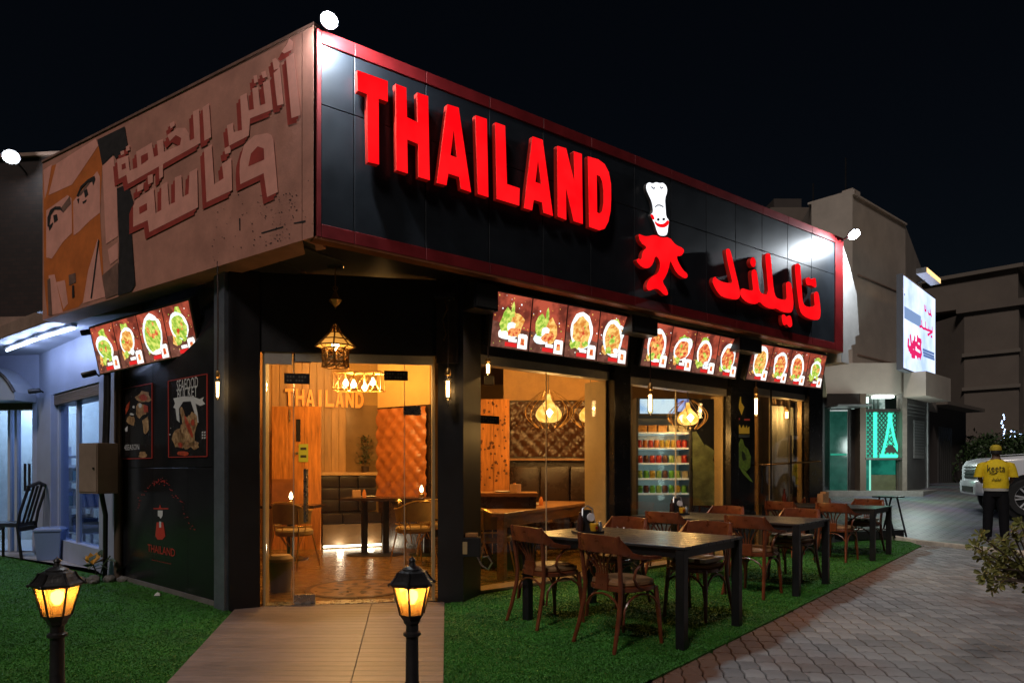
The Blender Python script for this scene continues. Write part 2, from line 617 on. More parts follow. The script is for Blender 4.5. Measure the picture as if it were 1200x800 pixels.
# ------------------------------------------------------------------ artificial lawns
TURF = M('turf_backing', (0.028, 0.125, 0.010), 0.9, var=0.5, scale=5)
GRASS = M('turf_blades', (0.032, 0.165, 0.012), 0.7, island=0.14, var=0.3, scale=1.5)
def inside(p, poly):
    c = False
    n = len(poly)
    for i in range(n):
        a, b = poly[i], poly[i - 1]
        if (a[1] > p[1]) != (b[1] > p[1]) and p[0] < (b[0] - a[0]) * (p[1] - a[1]) / (b[1] - a[1]) + a[0]:
            c = not c
    return c
def lawn(name, poly, count, seed, ylim):
    MB().prism([Vector((p[0], p[1], 0.012)) for p in poly], Vector((0, 0, -0.04))).build(name + '_backing', TURF)
    structure(bpy.data.objects[name + '_backing'])
    rs = np.random.RandomState(seed)
    xs_ = [p[0] for p in poly]; ys_ = [p[1] for p in poly]
    vs = []
    y0, y1 = max(min(ys_), ylim[0]), min(max(ys_), ylim[1])
    while len(vs) < count * 3:
        inv = rs.uniform(1 / y1, 1 / y0)            # more blades where they are near
        y = 1 / inv
        x = rs.uniform(-1.2 * y, 0.95 * y)
        if not inside((x, y), poly):
            continue
        s_ = 0.0035 + 0.0007 * y
        h = rs.uniform(0.006, 0.013)
        a = rs.uniform(0, 6.283)
        dx, dy = math.cos(a) * s_, math.sin(a) * s_
        tx, ty = rs.normal(0, 0.008), rs.normal(0, 0.008)
        vs += [(x - dx, y - dy, 0.010), (x + dx, y + dy, 0.010), (x + tx, y + ty, 0.010 + h)]
    n = len(vs) // 3
    me = bpy.data.meshes.new(name)
    me.vertices.add(n * 3); me.loops.add(n * 3); me.polygons.add(n)
    me.vertices.foreach_set('co', np.array(vs, dtype=np.float32).ravel())
    me.loops.foreach_set('vertex_index', np.arange(n * 3, dtype=np.int32))
    me.polygons.foreach_set('loop_start', np.arange(0, n * 3, 3, dtype=np.int32))
    me.update(calc_edges=True); me.validate()
    me.materials.append(GRASS)
    o = bpy.data.objects.new(name, me)
    COL.objects.link(o)
    tag(o, kind='stuff')
def ext(a, b, y):
    t = (y - a.y) / (b.y - a.y)
    return a + (b - a) * t
r0, r1 = gp(272, 719), gp(198, 800)
s0, s1 = gp(521, 708), gp(520, 800)
lawnL = [r0, ext(r0, r1, 1.2), Vector((-9, 1.2, 0)), Vector((-16, 8.6, 0)), gp(-60, 646), gp(0, 652), gp(105, 668), gp(140, 679.5), gp(269, 716.5)]
e1 = gp(1080, 640)
ext_e = E0 + Vector((T2.x, T2.y, 0)) * -3.4
lawnR = [s0, ext(s0, s1, 1.2), ext_e, E0, Vector((E0.x, E0.y, 0)) + Vector((T2.x, T2.y, 0)) * 9.1, e1, gp(1046, 628), WA.p(6.9, 0, 0.0), WA.p(0, 0, 0), gp(543, 705)]
lawn('left_grass', [(p.x, p.y) for p in lawnL], 170000, 1, (3.0, 10.5))
lawn('right_grass', [(p.x, p.y) for p in lawnR], 140000, 2, (3.0, 12.0))

# ------------------------------------------------------------------ entrance walkway of wood-look planks
PLANK = M('walkway_plank', (0.185, 0.132, 0.112), 0.42, var=0.38, scale=4.5, stretch=(1.2, 14, 1), island=0.16, bump=0.15, bscale=25, spec=0.5)
walkway = thing('walkway', None, None)
walkway['kind'] = 'structure'
j0, j1 = gp(435, 712), gp(412, 800)
y = 1.4
ri = 0
while y < 6.42:
    yb = y + 0.105
    for (ea, eb), (fa, fb) in ((((r0, r1)), ((j0, j1))), (((j0, j1)), ((s0, s1)))):
        def ex(a, b, yy):
            return ext(a, b, yy)
        q = [ex(ea, eb, y + 0.002), ex(fa, fb, y + 0.002), ex(fa, fb, yb - 0.002), ex(ea, eb, yb - 0.002)]
        q[0].x += 0.002; q[3].x += 0.002; q[1].x -= 0.002; q[2].x -= 0.002
        MB().hexa([Vector((p.x, p.y, -0.03)) for p in q], [Vector((p.x, p.y, 0.022)) for p in q]).build('plank', PLANK, walkway, bevel=0.0015, seg=1)
    y = yb
MB().prism([Vector((p.x, p.y, 0.012)) for p in (ext(r0, r1, 1.4), ext(s0, s1, 1.4), ext(s0, s1, 6.42), ext(r0, r1, 6.42))], Vector((0, 0, -0.04))).build('walkway_bed', GND, walkway)

# ------------------------------------------------------------------ the restaurant building
rest = thing('restaurant', 'single storey black fronted restaurant with glazed corner entrance under red signs', 'restaurant')
def part(mb, name, mat, parent=rest, **k):
    return mb.build(name, mat, parent, **k)
xE = WA.a(962)                                             # end of the window front
wallA_end = WA.p(xE, 0)
# side walls, posts
FLOORM = M('interior_plank_floor', (0.17, 0.090, 0.022), 0.26, var=0.5, scale=3.5, stretch=(1.3, 9, 1), bump=0.08, bscale=12, spec=0.4)
pl = [WD.p(0, 0), WD.p(LD, 0), WA.p(0, 0), WA.p(xE, 0), Vector((9, 19, 0)), Vector((-6, 19, 0)), WB.p(LWB, 0, -0.1), WB.p(0, 0, -0.1)]
part(MB().prism([Vector((p.x, p.y, 0.024)) for p in pl], Vector((0, 0, -0.05))), 'floor', FLOORM)
zc = 3.28
part(MB().prism([Vector((p.x, p.y, zc)) for p in pl], Vector((0, 0, 0.12))), 'ceiling', M('ceiling_paint', (0.42, 0.33, 0.2), 0.8))
roofp = [SA.p(0.4, 0, -0.45), SA.p(LA - 0.05, 0, -0.45), Vector((6.6, 15.0, 0)), Vector((6, 19.2, 0)), Vector((-6.2, 19.2, 0)), SB.p(LBn, 0, -0.45)]
part(MB().prism([Vector((p.x, p.y, 4.3)) for p in roofp], Vector((0, 0, -0.9))), 'roof', BLK)
# soffit boards under the signs
so = [SA.p(0.03, 0, -0.03), SA.p(LA, 0, -0.03), Vector((WA.p(xE, 0, -0.1).x, WA.p(xE, 0, -0.1).y, 0)), WA.p(0, 0, -0.1), WD.p(LD, 0, -0.1), WD.p(0, 0, -0.1), WB.p(0, 0, -0.1), WB.p(LWB, 0, -0.1), SB.p(LBn, 0, -0.03)]
SOFF = M('soffit_board', (0.045, 0.038, 0.033), 0.55, var=0.3, scale=3)
part(MB().prism([Vector((p.x, p.y, ZS + 0.015)) for p in so], Vector((0, 0, 0.1))), 'soffit', SOFF)
for i in range(9):
    a = 0.3 + i * 0.5
    if a > LBn - 0.1: break
    part(MB().fbox(SB, a, a + 0.485, ZS - 0.008, ZS + 0.013, -0.05, -0.62), 'soffit_board', SOFF, bevel=0.004, seg=1)
# black side wall
wz = ZS
nP = 3
for i in range(nP):
    a0, a1 = LWB * i / nP, LWB * (i + 1) / nP
    for z0, z1 in ((0.06, 1.32), (1.324, wz)):
        part(MB().fbox(WB, a0 + 0.002, a1 - 0.002, z0, z1, -0.06, 0.0), 'wall_panel', BLKG, bevel=0.003, seg=1)
part(MB().fbox(WB, 0.0, LWB, 0.0, 0.058, -0.2, 0.012), 'plinth', M('grey_plinth', (0.16, 0.15, 0.14), 0.7, var=0.2))
part(MB().fbox(WB, 0.0, LWB, 0.0, ZS, -0.25, -0.062), 'side_wall', BLK)
part(MB().fbox(WB, -0.0, 0.20, 0.0, ZS, 0.004, 0.05), 'corner_trim', M('brushed_dark_aluminium', (0.19, 0.215, 0.26), 0.36, metal=0.5, var=0.2))
# column left of the entrance
cl0, cl1 = gp(268, 717), gp(305, 713.5)
cf = Fr(cl0, (cl1 - cl0)[:2]); cw = (cl1 - cl0).xy.length
part(MB().fbox(cf, 0.0, cw, 0.0, ZS, -0.34, 0.0), 'column', BLK, bevel=0.006, seg=1)
# corner post, right of the entrance
pf = Fr(gp(513, 706.5), (gp(543, 706.5) - gp(513, 706.5))[:2]); pw = (gp(543, 706.5) - gp(513, 706.5)).xy.length
ps = [pf.p(0, 0), pf.p(pw, 0), WA.p(0.0, 0, 0.02), WA.p(0.0, 0, -0.2), pf.p(0, 0, -0.4)]
part(MB().prism([Vector((p.x, p.y, ZS)) for p in ps], Vector((0, 0, -ZS))), 'corner_post', BLK)
zc0 = pf.uv(527, 426)[1]
part(MB().fbox(pf, -0.01, pw * 0.80, zc0, ZS, 0.004, 0.03), 'post_cladding', M('brown_metal_cladding', (0.045, 0.032, 0.024), 0.4, metal=0.4, var=0.4, scale=9))
# black wall over the entrance
zd = WD.uv(400, 414)[1]
part(MB().fbox(WD, -0.02, LD + 0.02, zd, ZS, -0.12, 0.0), 'door_head', BLK)
# entrance glazing: fixed side panes, door leaf with patch fittings and a long pull handle
am0, am1 = WD.a(343), WD.a(474)
for nm, a0, a1, u_ in (('fixed_pane', 0.03, am0 - 0.004, 0), ('fixed_pane', am1 + 0.004, LD - 0.03, 0)):
    part(MB().fbox(WD, a0, a1, 0.04, zd - 0.004, -0.066, -0.054), nm, GLASS)
for a_ in (am0, am1):
    part(MB().fbox(WD, a_ - .0035, a_ + .0035, .04, zd - .005, -.066, -.052), 'glass_joint', M('pale_edge_strip', (.5, .42, .3), .3))
door = part(MB().fbox(WD, am0 + 0.004, am1 - 0.004, 0.035, zd - 0.012, -0.066, -0.054), 'door', GLASS)
for a0, a1, z0, z1 in ((am0 + 0.004, am0 + 0.2, 0.03, 0.115), (am1 - 0.1, am1 - 0.004, 0.03, 0.075), (am0 + 0.004, am0 + 0.16, zd - 0.09, zd - 0.01)):
    MB().fbox(WD, a0, a1, z0, z1, -0.082, -0.038).build('patch_fitting', STEEL, door, bevel=0.004)
ah, zh0 = WD.uv(357, 612, 0.02); zh1 = WD.uv(357, 549, 0.02)[1]
for o_ in (-0.13, 0.0):
    MB().tube([WD.p(ah, zh0, o_), WD.p(ah, zh1, o_)], 0.014, 10).build('handle', STEEL, door, smooth=True)
hb = MB()
for z in (zh0 + 0.08, zh1 - 0.08):
    hb.tube([WD.p(ah, z, -0.13), WD.p(ah, z, 0.0)], 0.009, 8)
hb.build('handle_fixing', STEEL, door, smooth=True)
part(MB().fbox(WD, am1 - 0.01, am1 + 0.16, WD.uv(500, 480)[1] - 0.05, WD.uv(500, 480)[1] + 0.04, -0.08, -0.03), 'hinge', STEEL, bevel=0.004)
LINTEL = M('grey_track_cover', (0.34, 0.32, 0.29), 0.5, var=0.15)
part(MB().fbox(WD, 0.02, am0 - 0.01, zd - 0.115, zd - 0.001, -0.045, -0.012), 'track_cover', LINTEL)
part(MB().fbox(WD, am0 + 0.02, LD - 0.02, zd - 0.085, zd - 0.001, -0.045, -0.012), 'track_cover', LINTEL)
part(MB().fbox(WD, 0.0, 0.028, 0.0, zd, -0.2, -0.02), 'door_jamb', CASING)
part(MB().fbox(WD, LD - 0.028, LD, 0.0, zd, -0.2, -0.02), 'door_jamb', CASING)
part(MB().fbox(WD, 0.0, LD, 0.0, 0.028, -0.16, 0.02), 'threshold', STEEL)
# black stickers on the glass
STK = M('black_sticker', (0.012, 0.012, 0.014), 0.4)
def sticker(fr, u0, v0, u1, v1, o, parent):
    a0, z1 = fr.uv(u0, v0, o); a1, z0 = fr.uv(u1, v1, o)
    t = MB().fbox(fr, a0, a1, z0, z1, o - 0.0015, o).build('door_sticker', STK, parent)
    pr = MB(); n = 7
    for r_ in range(2):
        for k in range(n):
            if (k + r_) % 4 == 3: continue
            x0 = a0 + (a1 - a0) * (0.1 + 0.8 * k / n); zz = z0 + (z1 - z0) * (0.58 - 0.36 * r_)
            pr.poly([fr.p(x0, zz, o + 0.001), fr.p(x0 + (a1 - a0) * 0.075, zz, o + 0.001), fr.p(x0 + (a1 - a0) * 0.075, zz + (z1 - z0) * 0.2, o + 0.001), fr.p(x0, zz + (z1 - z0) * 0.2, o + 0.001)])
    pr.build('sticker_print', M('grey_sticker_print', (0.10, 0.10, 0.09), 0.5), t, fix=False)
sticker(WD, 333, 437, 363, 450, -0.05, rest)
sticker(WD, 450, 434, 478, 446, -0.05, rest)

# window front: posts, casings, panes
def col(u0, u1, o0, o1, z0=0.0, z1=ZS, mat=BLK, name='window_post', **k):
    return part(MB().fbox(WA, WA.a(u0), WA.a(u1), z0, z1, o0, o1), name, mat, **k)
w1a, w1b = WA.a(561), WA.a(716)
zt1 = WA.uv(640, 425)[1]
zt2 = WA.uv(790, 447)[1]
zt3 = WA.uv(915, 458)[1]
JOINT = M('pale_silicone_joint', (.55, .48, .38), .35)
POSTM = M('black_aluminium_post', (0.015, 0.015, 0.017), 0.25, metal=0.3, var=0.3)
col(716, 735, -0.2, 0.06, mat=POSTM, bevel=0.008)
col(853, 862.5, -0.2, 0.05, mat=POSTM, bevel=0.008)
col(945, 961, -0.2, 0.05, mat=POSTM, bevel=0.008)
col(862.5, 885, -0.2, -0.01, mat=M('smoked_black_panel', (0.02, 0.022, 0.026), 0.12, var=0.3), name='black_panel')
for u0, u1, zt in ((561, 716, zt1), (735, 853, zt2), (885, 945, zt3)):
    a0, a1 = WA.a(u0), WA.a(u1)
    part(MB().fbox(WA, a0, a1, zt + 0.0, ZS, -0.2, -0.002), 'window_head', BLK)
    fr_ = part(MB().fbox(WA, a0 + 0.002, a1 - 0.002, zt - 0.10, zt - 0.002, -0.16, -0.02), 'window_frame', LINTEL, bevel=0.004)
    lw, rw, rd = (0.03, 0.03, .42) if u0 == 561 else ((0.17, 0.04, .26) if u0 == 735 else (0.03, 0.04, .14))
    MB().fbox(WA, a0 + 0.002, a0 + lw, 0.05, zt - 0.102, -0.14, -0.06).build('casing', CASING, fr_, bevel=0.004)
    MB().fbox(WA, a1 - rw, a1 - 0.002, 0.05, zt - 0.102, -rd, -0.06).build('casing', CASING, fr_, bevel=0.004)
    MB().fbox(WA, a0 + 0.002, a1 - 0.002, 0.0, 0.045, -0.25, 0.0).build('sill', M('tan_tile_sill', (0.30, 0.2, 0.11), 0.35, var=0.3), fr_, bevel=0.004)
    us = {561: (561, 643, 716), 735: (735, 795, 853), 885: (885, 905, 928, 945)}[u0]
    for k in range(len(us) - 1):
        b0, b1 = WA.a(us[k]), WA.a(us[k + 1])
        MB().fbox(WA, b0 + 0.004, b1 - 0.004, 0.047, zt - 0.104, -0.05, -0.04).build('pane', GLASS, fr_)
        if k: MB().fbox(WA, b0 - 0.0038, b0 + 0.0038, 0.047, zt - 0.104, -0.049, -0.037).build('glass_joint', JOINT, fr_)
sticker(WA, 560, 486, 585, 497, -0.035, rest)
# back and side walls of the room
BW = Fr((-3.2, 13.3), (1, 0.0))
part(MB().box(-6.2, 6.95, 15.6, 15.8, 0, zc), 'back_wall', WARMWALL)
EF = Fr(WA.p(xE, 0), (0.634, -0.773))
endw = [WA.p(xE, 0, -0.01), WA.p(xE - 0.18, 0, -0.01), Vector((7.0, 15.6, 0)), Vector((7.2, 15.6, 0))]
part(MB().prism([Vector((p.x, p.y, ZS)) for p in endw], Vector((0, 0, -ZS))), 'end_wall', M('dark_grey_end_wall', (.07, .07, .072), .6, var=.2))
lw_ = [WB.p(LWB - .1, 0, -0.26), WB.p(LWB - .25, 0, -0.26), Vector((-6.3, 15.6, 0)), Vector((-6.5, 15.6, 0))]
part(MB().prism([Vector((p.x, p.y, zc)) for p in lw_], Vector((0, 0, -zc))), 'inner_wall', WARMWALL)

# ------------------------------------------------------------------ the long black sign with red frame
sign = thing('fascia_sign', 'long black panelled sign with red frame, red THAILAND letters, chef logo and red Arabic name', 'sign', (C.x, C.y, 0))
SO = Vector((C.x, C.y, 0))
class LMB(MB):
    """shape in world coordinates, stored relative to the sign's base"""
    def build(s, *a, **k):
        s.v = [tuple(Vector(p) - SO) for p in s.v]
        return MB.build(s, *a, **k)
zb = lambda a: C.z + (RA.z - C.z) * a / LA                  # bottom edge
fw = 0.105
ju = [376, 415, 498.5, 573, 636, 692, 743, 786, 827.5, 862, 893, 923, 951, 978]
ja = [SA.a(u) for u in ju]
zm0 = SA.uv(412, 137)[1]
LMB().hexa([SA.p(0.02, zb(0) + 0.02, -0.012), SA.p(LA - 0.02, zb(LA) + 0.02, -0.012), SA.p(LA - 0.02, zb(LA) + 0.02, -0.5), SA.p(0.3, zb(0) + 0.02, -0.5)],
           [SA.p(0.02, ZT - 0.01, -0.012), SA.p(LA - 0.02, ZT - 0.01, -0.012), SA.p(LA - 0.02, ZT - 0.01, -0.5), SA.p(0.3, ZT - 0.01, -0.5)]).build('sign_box', BLK, sign)
def slab(a0, a1, z00, z01, z10, z11, o0, o1):
    return LMB().hexa([SA.p(a0, z00, o1), SA.p(a1, z01, o1), SA.p(a1, z01, o0), SA.p(a0, z00, o0)],
                      [SA.p(a0, z10, o1), SA.p(a1, z11, o1), SA.p(a1, z11, o0), SA.p(a0, z10, o0)])
g = 0.004
for i in range(len(ja) - 1):
    a0, a1 = ja[i] + g, ja[i + 1] - g
    zmid = zm0 + 0.02
    lo0, lo1 = zb(a0) + fw + g, zb(a1) + fw + g
    slab(a0, a1, lo0, lo1, zmid - g, zmid - g, -0.011, 0.0).build('panel', SIGNBLK, sign, bevel=0.002, seg=1)
    slab(a0, a1, zmid + g, zmid + g, ZT - fw - g, ZT - fw - g, -0.011, 0.0).build('panel', SIGNBLK, sign, bevel=0.002, seg=1)
    slab(a0 - g + 0.0015, a1 + g - 0.0015, zb(a0), zb(a1), zb(a0) + fw, zb(a1) + fw, -0.011, 0.016).build('frame_panel', REDF, sign, bevel=0.003, seg=1)
    slab(a0 - g + 0.0015, a1 + g - 0.0015, ZT - fw, ZT - fw, ZT, ZT, -0.011, 0.016).build('frame_panel', REDF, sign, bevel=0.003, seg=1)
slab(0.012, ja[0] - 0.002, zb(0), zb(0), ZT, ZT, -0.011, 0.016).build('frame_panel', REDF, sign, bevel=0.003, seg=1)
slab(ja[-1] + 0.002, LA, zb(LA), zb(LA), ZT, ZT, -0.011, 0.016).build('frame_panel', REDF, sign, bevel=0.003, seg=1)
LIP = M('copper_lip', (0.35, 0.12, 0.05), 0.4, metal=0.3, var=0.2)
slab(0.0, LA, zb(0) - 0.02, zb(LA) - 0.02, zb(0) - 0.001, zb(LA) - 0.001, -0.10, 0.014).build('lower_lip', LIP, sign)

OF, OB = 0.085, 0.03                                        # letter faces and backs, in front of the panels
def letter(name, pts, hole, map_, mats=(RED_LED, REDSIDE), of=OF, ob=OB, parent=sign):
    f = lambda q: SA.p(*SA.uv(*map_(*q), of), of)
    m = LMB().prism([f(q) for q in pts], SA.n * (ob - of), 0, [f(q) for q in hole] if hole else None, 1)
    return m.build(name, list(mats), parent)
mp1 = lambda x, y: (400 + x / 3.636, 70 + y / 3.636)
LET = [
    ('letter_t', [(68, 45), (198, 92), (198, 180), (159, 166), (161, 447), (114, 436), (110, 148), (70, 132)], None),
    ('letter_h', [(232, 103), (277, 120), (280, 245), (326, 268), (323, 140), (370, 156), (377, 514), (330, 500), (328, 360), (281, 340), (283, 485), (236, 470)], None),
    ('letter_a', [(452, 190), (500, 205), (553, 565), (510, 550), (502, 500), (456, 485), (448, 535), (407, 525)], [(479, 300), (493, 418), (465, 407)]),
    ('letter_i', [(572, 237), (620, 253), (627, 586), (582, 572)], None),
    ('letter_l', [(656, 267), (698, 282), (706, 530), (760, 548), (758, 622), (662, 593)], None),
    ('letter_a', [(815, 327), (858, 342), (902, 666), (862, 652), (855, 608), (820, 597), (813, 642), (778, 632)], [(838, 428), (851, 530), (827, 521)]),
    ('letter_n', [(920, 367), (958, 378), (993, 520), (990, 390), (1025, 402), (1029, 700), (990, 688), (957, 545), (959, 683), (922, 668)], None),
    ('letter_d', [(1050, 412), (1095, 425), (1122, 445), (1140, 480), (1149, 530), (1150, 590), (1147, 645), (1138, 690), (1122, 720), (1100, 727), (1056, 712)],
     [(1088, 490), (1102, 497), (1112, 520), (1117, 560), (1117, 610), (1111, 645), (1101, 656), (1090, 650)]),
]
for n_, p, h in LET:
    letter(n_, p, h, mp1)
def smooth_loop(pts, k=1):
    for _ in range(k):
        o = []
        n = len(pts)
        for i in range(n):
            a, b = pts[i], pts[(i + 1) % n]
            o += [(a[0] * .75 + b[0] * .25, a[1] * .75 + b[1] * .25), (a[0] * .25 + b[0] * .75, a[1] * .25 + b[1] * .75)]
        pts = o
    return pts
mp2 = lambda x, y: (820 + x / 7.275, 280 + y / 7.275)
ARA = [
    ('arabic_letter', [(222, 95), (235, 82), (250, 84), (262, 100), (282, 180), (300, 260), (335, 400), (345, 490), (325, 512), (300, 517), (190, 495), (150, 450), (122, 400), (108, 360), (118, 328), (132, 320), (150, 345), (190, 365), (235, 375), (282, 378), (262, 300), (236, 190)]),
    ('arabic_letter', [(440, 285), (452, 262), (470, 258), (487, 280), (500, 380), (510, 440), (530, 468), (585, 475), (575, 330), (558, 150), (565, 126), (585, 120), (605, 132), (618, 300), (632, 440), (650, 500), (700, 518), (742, 520), (738, 440), (735, 380), (748, 364), (768, 366), (782, 385), (800, 520), (797, 590), (785, 620), (765, 630), (700, 620), (650, 590), (630, 596), (600, 594), (550, 575), (508, 532), (490, 550), (460, 556), (400, 540), (348, 490), (345, 440), (362, 418), (410, 435), (458, 445), (450, 380)]),
    ('arabic_letter', [(810, 240), (818, 215), (835, 208), (852, 216), (860, 240), (868, 400), (876, 520), (888, 560), (920, 580), (982, 577), (976, 520), (973, 470), (985, 450), (1000, 448), (1014, 462), (1030, 590), (1030, 650), (1018, 688), (960, 690), (885, 658), (852, 610), (836, 500), (822, 370)]),
    ('letter_dot', [(430, 190), (440, 160), (460, 155), (476, 178), (478, 215), (468, 240), (450, 238), (435, 220)]),
    ('letter_dot', [(698, 655), (710, 640), (728, 648), (740, 668), (760, 650), (776, 655), (785, 690), (790, 735), (775, 752), (758, 748), (742, 722), (722, 738), (706, 720)]),
    ('letter_dot', [(903, 335), (935, 323), (943, 345), (985, 328), (992, 360), (995, 405), (985, 416), (945, 392), (915, 395), (905, 370)]),
]
for n_, p in ARA:
    letter(n_, smooth_loop(p), None, mp2)
mp3 = lambda x, y: (730 + x / 5.333, 200 + y / 5.333)
logo = letter('chef_body', smooth_loop([(95, 393), (122, 405), (150, 412), (200, 400), (240, 420), (290, 415), (330, 465), (375, 483), (384, 505), (362, 535), (335, 530), (345, 570), (375, 620), (405, 645), (402, 670), (380, 672), (335, 640), (305, 580), (296, 560), (285, 620), (262, 670), (245, 692), (275, 740), (284, 775), (262, 780), (225, 742), (200, 735), (165, 752), (146, 735), (155, 690), (185, 658), (220, 642), (235, 590), (225, 550), (202, 530), (190, 580), (160, 612), (120, 605), (83, 565), (95, 546), (115, 560), (125, 500), (155, 480), (110, 450)]), None, mp3)
hat = letter('chef_hat', smooth_loop([(146, 85), (165, 72), (185, 82), (207, 72), (230, 79), (250, 75), (272, 95), (278, 130), (262, 175), (266, 230), (270, 290), (290, 312), (282, 350), (278, 395), (262, 408), (225, 405), (210, 372), (200, 335), (180, 295), (173, 272), (190, 262), (183, 200), (160, 150), (146, 118)]), None, mp3, (WHITE_LED, CHROME), of=0.072)
letter('mouth', smooth_loop([(198, 312), (215, 328), (238, 334), (262, 329), (280, 306), (290, 320), (280, 345), (255, 357), (225, 352), (206, 336)]), None, mp3, (RED_LED, RED_LED), 0.079, 0.073, hat)
letter('ear', smooth_loop([(172, 270), (190, 276), (200, 304), (186, 306)]), None, mp3, (RED_LED, RED_LED), 0.079, 0.073, hat)
for ex_, ey_ in ((222, 305), (256, 303)):
    letter('eye', [(ex_ + 8 * math.cos(t * 0.785), ey_ + 9 * math.sin(t * 0.785)) for t in range(8)], None, mp3, (DARKPRINT, DARKPRINT), 0.079, 0.073, hat)
GREYL = M('grey_logo_line', (0.30, 0.33, 0.38), 0.5)
for arc in ([(200, 228), (215, 216), (232, 216), (252, 226)], [(178, 100), (190, 112), (200, 108)], [(232, 100), (240, 112), (250, 104)]):
    f = lambda q: SA.p(*SA.uv(*mp3(*q), 0.077), 0.076)
    LMB().tube([f(q) for q in arc], 0.008, 5).build('hat_line', GREYL, hat)

# ------------------------------------------------------------------ the faded billboard
bill = thing('billboard', 'faded pink billboard with big Arabic lettering and a masked face with painted eyes', 'billboard', (C.x, C.y, 0))
zbB = lambda a: C.z + (LB.z - C.z) * a / LBn
PBG = M('faded_board_print', (0.56, 0.25, 0.18), 0.75, var=0.22, scale=2.5, bump=0.1)
PLET = M('faded_pink_letter_print', (0.90, 0.40, 0.31), 0.75, var=0.12, scale=5)
PRED = M('faded_red_shadow_print', (0.42, 0.05, 0.035), 0.75, var=0.2, scale=6)
PORA = M('faded_orange_print', (0.68, 0.17, 0.03), 0.75, var=0.2, scale=4)
PBLK = M('worn_black_print', (0.022, 0.018, 0.018), 0.75, var=0.4, scale=12)
PGRY = M('dull_brown_print', (0.22, 0.115, 0.085), 0.75, var=0.3, scale=8)
a14 = SB.a(354)
for a0, a1, nm in ((0.016, a14 - 0.003, 'edge_panel'), (a14 + 0.003, LBn, 'board')):
    LMB().hexa([SB.p(a0, zbB(a0), 0), SB.p(a1, zbB(a1), 0), SB.p(a1, zbB(a1), -0.25), SB.p(a0 + 0.25, zbB(a0), -0.25)],
               [SB.p(a0, ZT + 0.02, 0), SB.p(a1, ZT + 0.02, 0), SB.p(a1, ZT + 0.02, -0.25), SB.p(a0 + 0.25, ZT + 0.02, -0.25)]).build(nm, PBG, bill)
def prints(name, polys, map_, mat, o, smooth=0):
    m = LMB()
    for p in polys:
        if smooth: p = smooth_loop(p, smooth)
        w_ = []
        for q in p:
            a, z = SB.uv(*map_(*q), o)
            w_.append(SB.p(min(max(a, 0.02), LBn - 0.01), min(max(z, zbB(a) + 0.01), ZT + 0.01), o))
        m.poly(w_)
        if len(polys) < 40:
            m.build(name, mat, bill, fix=False)
            m = LMB()
    if m.v:
        m.build(name, mat, bill, fix=False)['kind'] = 'stuff'
R1 = lambda x, y: (130 + x / 5, 30 + y / 5)
R2 = lambda x, y: (120 + x / 5, 150 + y / 5)
FC = lambda x, y: (45 + x / 3.81, 160 + y / 3.81)
T1 = [[(1025, 190), (1072, 160), (1110, 525), (1058, 543)], [(1045, 72), (1068, 95), (1065, 140), (1015, 165), (1000, 155), (1030, 110)],
      [(953, 280), (990, 245), (1012, 460), (975, 470)], [(945, 200), (965, 190), (990, 220), (985, 250), (955, 262)],
      [(680, 585), (715, 570), (720, 625), (768, 612), (757, 415), (795, 395), (808, 498), (838, 490), (828, 370), (862, 358), (873, 470), (905, 458), (890, 335), (930, 318), (948, 492), (815, 545), (808, 645), (692, 705)],
      [(835, 295), (855, 290), (862, 330), (840, 340)], [(880, 275), (905, 265), (915, 300), (890, 310)], [(665, 720), (695, 705), (700, 745), (670, 755)]]
T2_ = [[(530, -95), (566, -112), (574, 88), (150, 328), (140, 275), (95, 300), (85, 185), (150, 160), (160, 250), (205, 232), (198, 140), (290, 85), (302, 170), (327, 160), (318, 78), (355, 65), (362, 140), (455, 100), (462, 60), (430, 42), (395, 78), (380, 42), (440, 0), (485, 0), (508, 35), (512, 75), (538, 62)],
       [(587, -120), (625, -145), (637, 55), (598, 75)], [(395, -25), (420, -40), (425, -15), (400, 5)], [(105, 140), (125, 130), (128, 152), (108, 162)], [(138, 110), (158, 100), (160, 130), (140, 138)],
       [(965, 30), (990, 42), (1002, 70), (1028, 375), (965, 405), (945, 265), (808, 330), (803, 260), (806, 190), (830, 100), (890, 45)],
       [(595, 125), (640, 95), (655, 330), (710, 295), (700, 210), (755, 175), (760, 365), (610, 435)], [(715, 125), (750, 115), (752, 140), (720, 155)],
       [(510, 260), (555, 235), (560, 465), (275, 610), (265, 540), (180, 580), (180, 460), (195, 420), (300, 350), (312, 500), (345, 480), (345, 335), (380, 315), (390, 450), (425, 435), (425, 290), (462, 275), (470, 405), (505, 385)],
       [(265, 280), (295, 270), (295, 318), (268, 332)], [(332, 220), (355, 210), (355, 285), (333, 300)], [(205, 340), (240, 320), (240, 358), (205, 375)]]
HOL = [[(225, 165), (265, 145), (268, 185), (228, 215)], [(112, 215), (135, 205), (137, 235), (114, 245)], [(855, 225), (870, 150), (910, 108), (945, 120), (948, 185)], [(215, 465), (260, 440), (262, 480), (217, 505)]]
prints('face_print', [[(22, 150), (275, 30), (285, 125), (275, 340), (290, 620), (180, 760), (40, 800), (25, 640)]], FC, PORA, 0.002)
prints('face_print', [[(80, 122), (255, 10), (268, 40), (150, 215), (45, 262)], [(35, 330), (130, 262), (148, 275), (150, 430), (110, 470), (60, 545), (35, 540)],
                      [(155, 290), (262, 155), (275, 180), (275, 340), (230, 375), (180, 425), (157, 442)], [(285, 130), (335, 85), (350, 220), (355, 445), (302, 480)],
                      [(265, 455), (285, 640), (300, 715), (198, 745), (222, 600)], [(45, 620), (72, 615), (110, 790), (60, 795)], [(80, 650), (118, 640), (132, 745), (112, 770)],
                      [(310, 505), (355, 470), (355, 545), (320, 572)], [(22, 150), (60, 125), (40, 240), (28, 280)]], FC, PLET, 0.004)
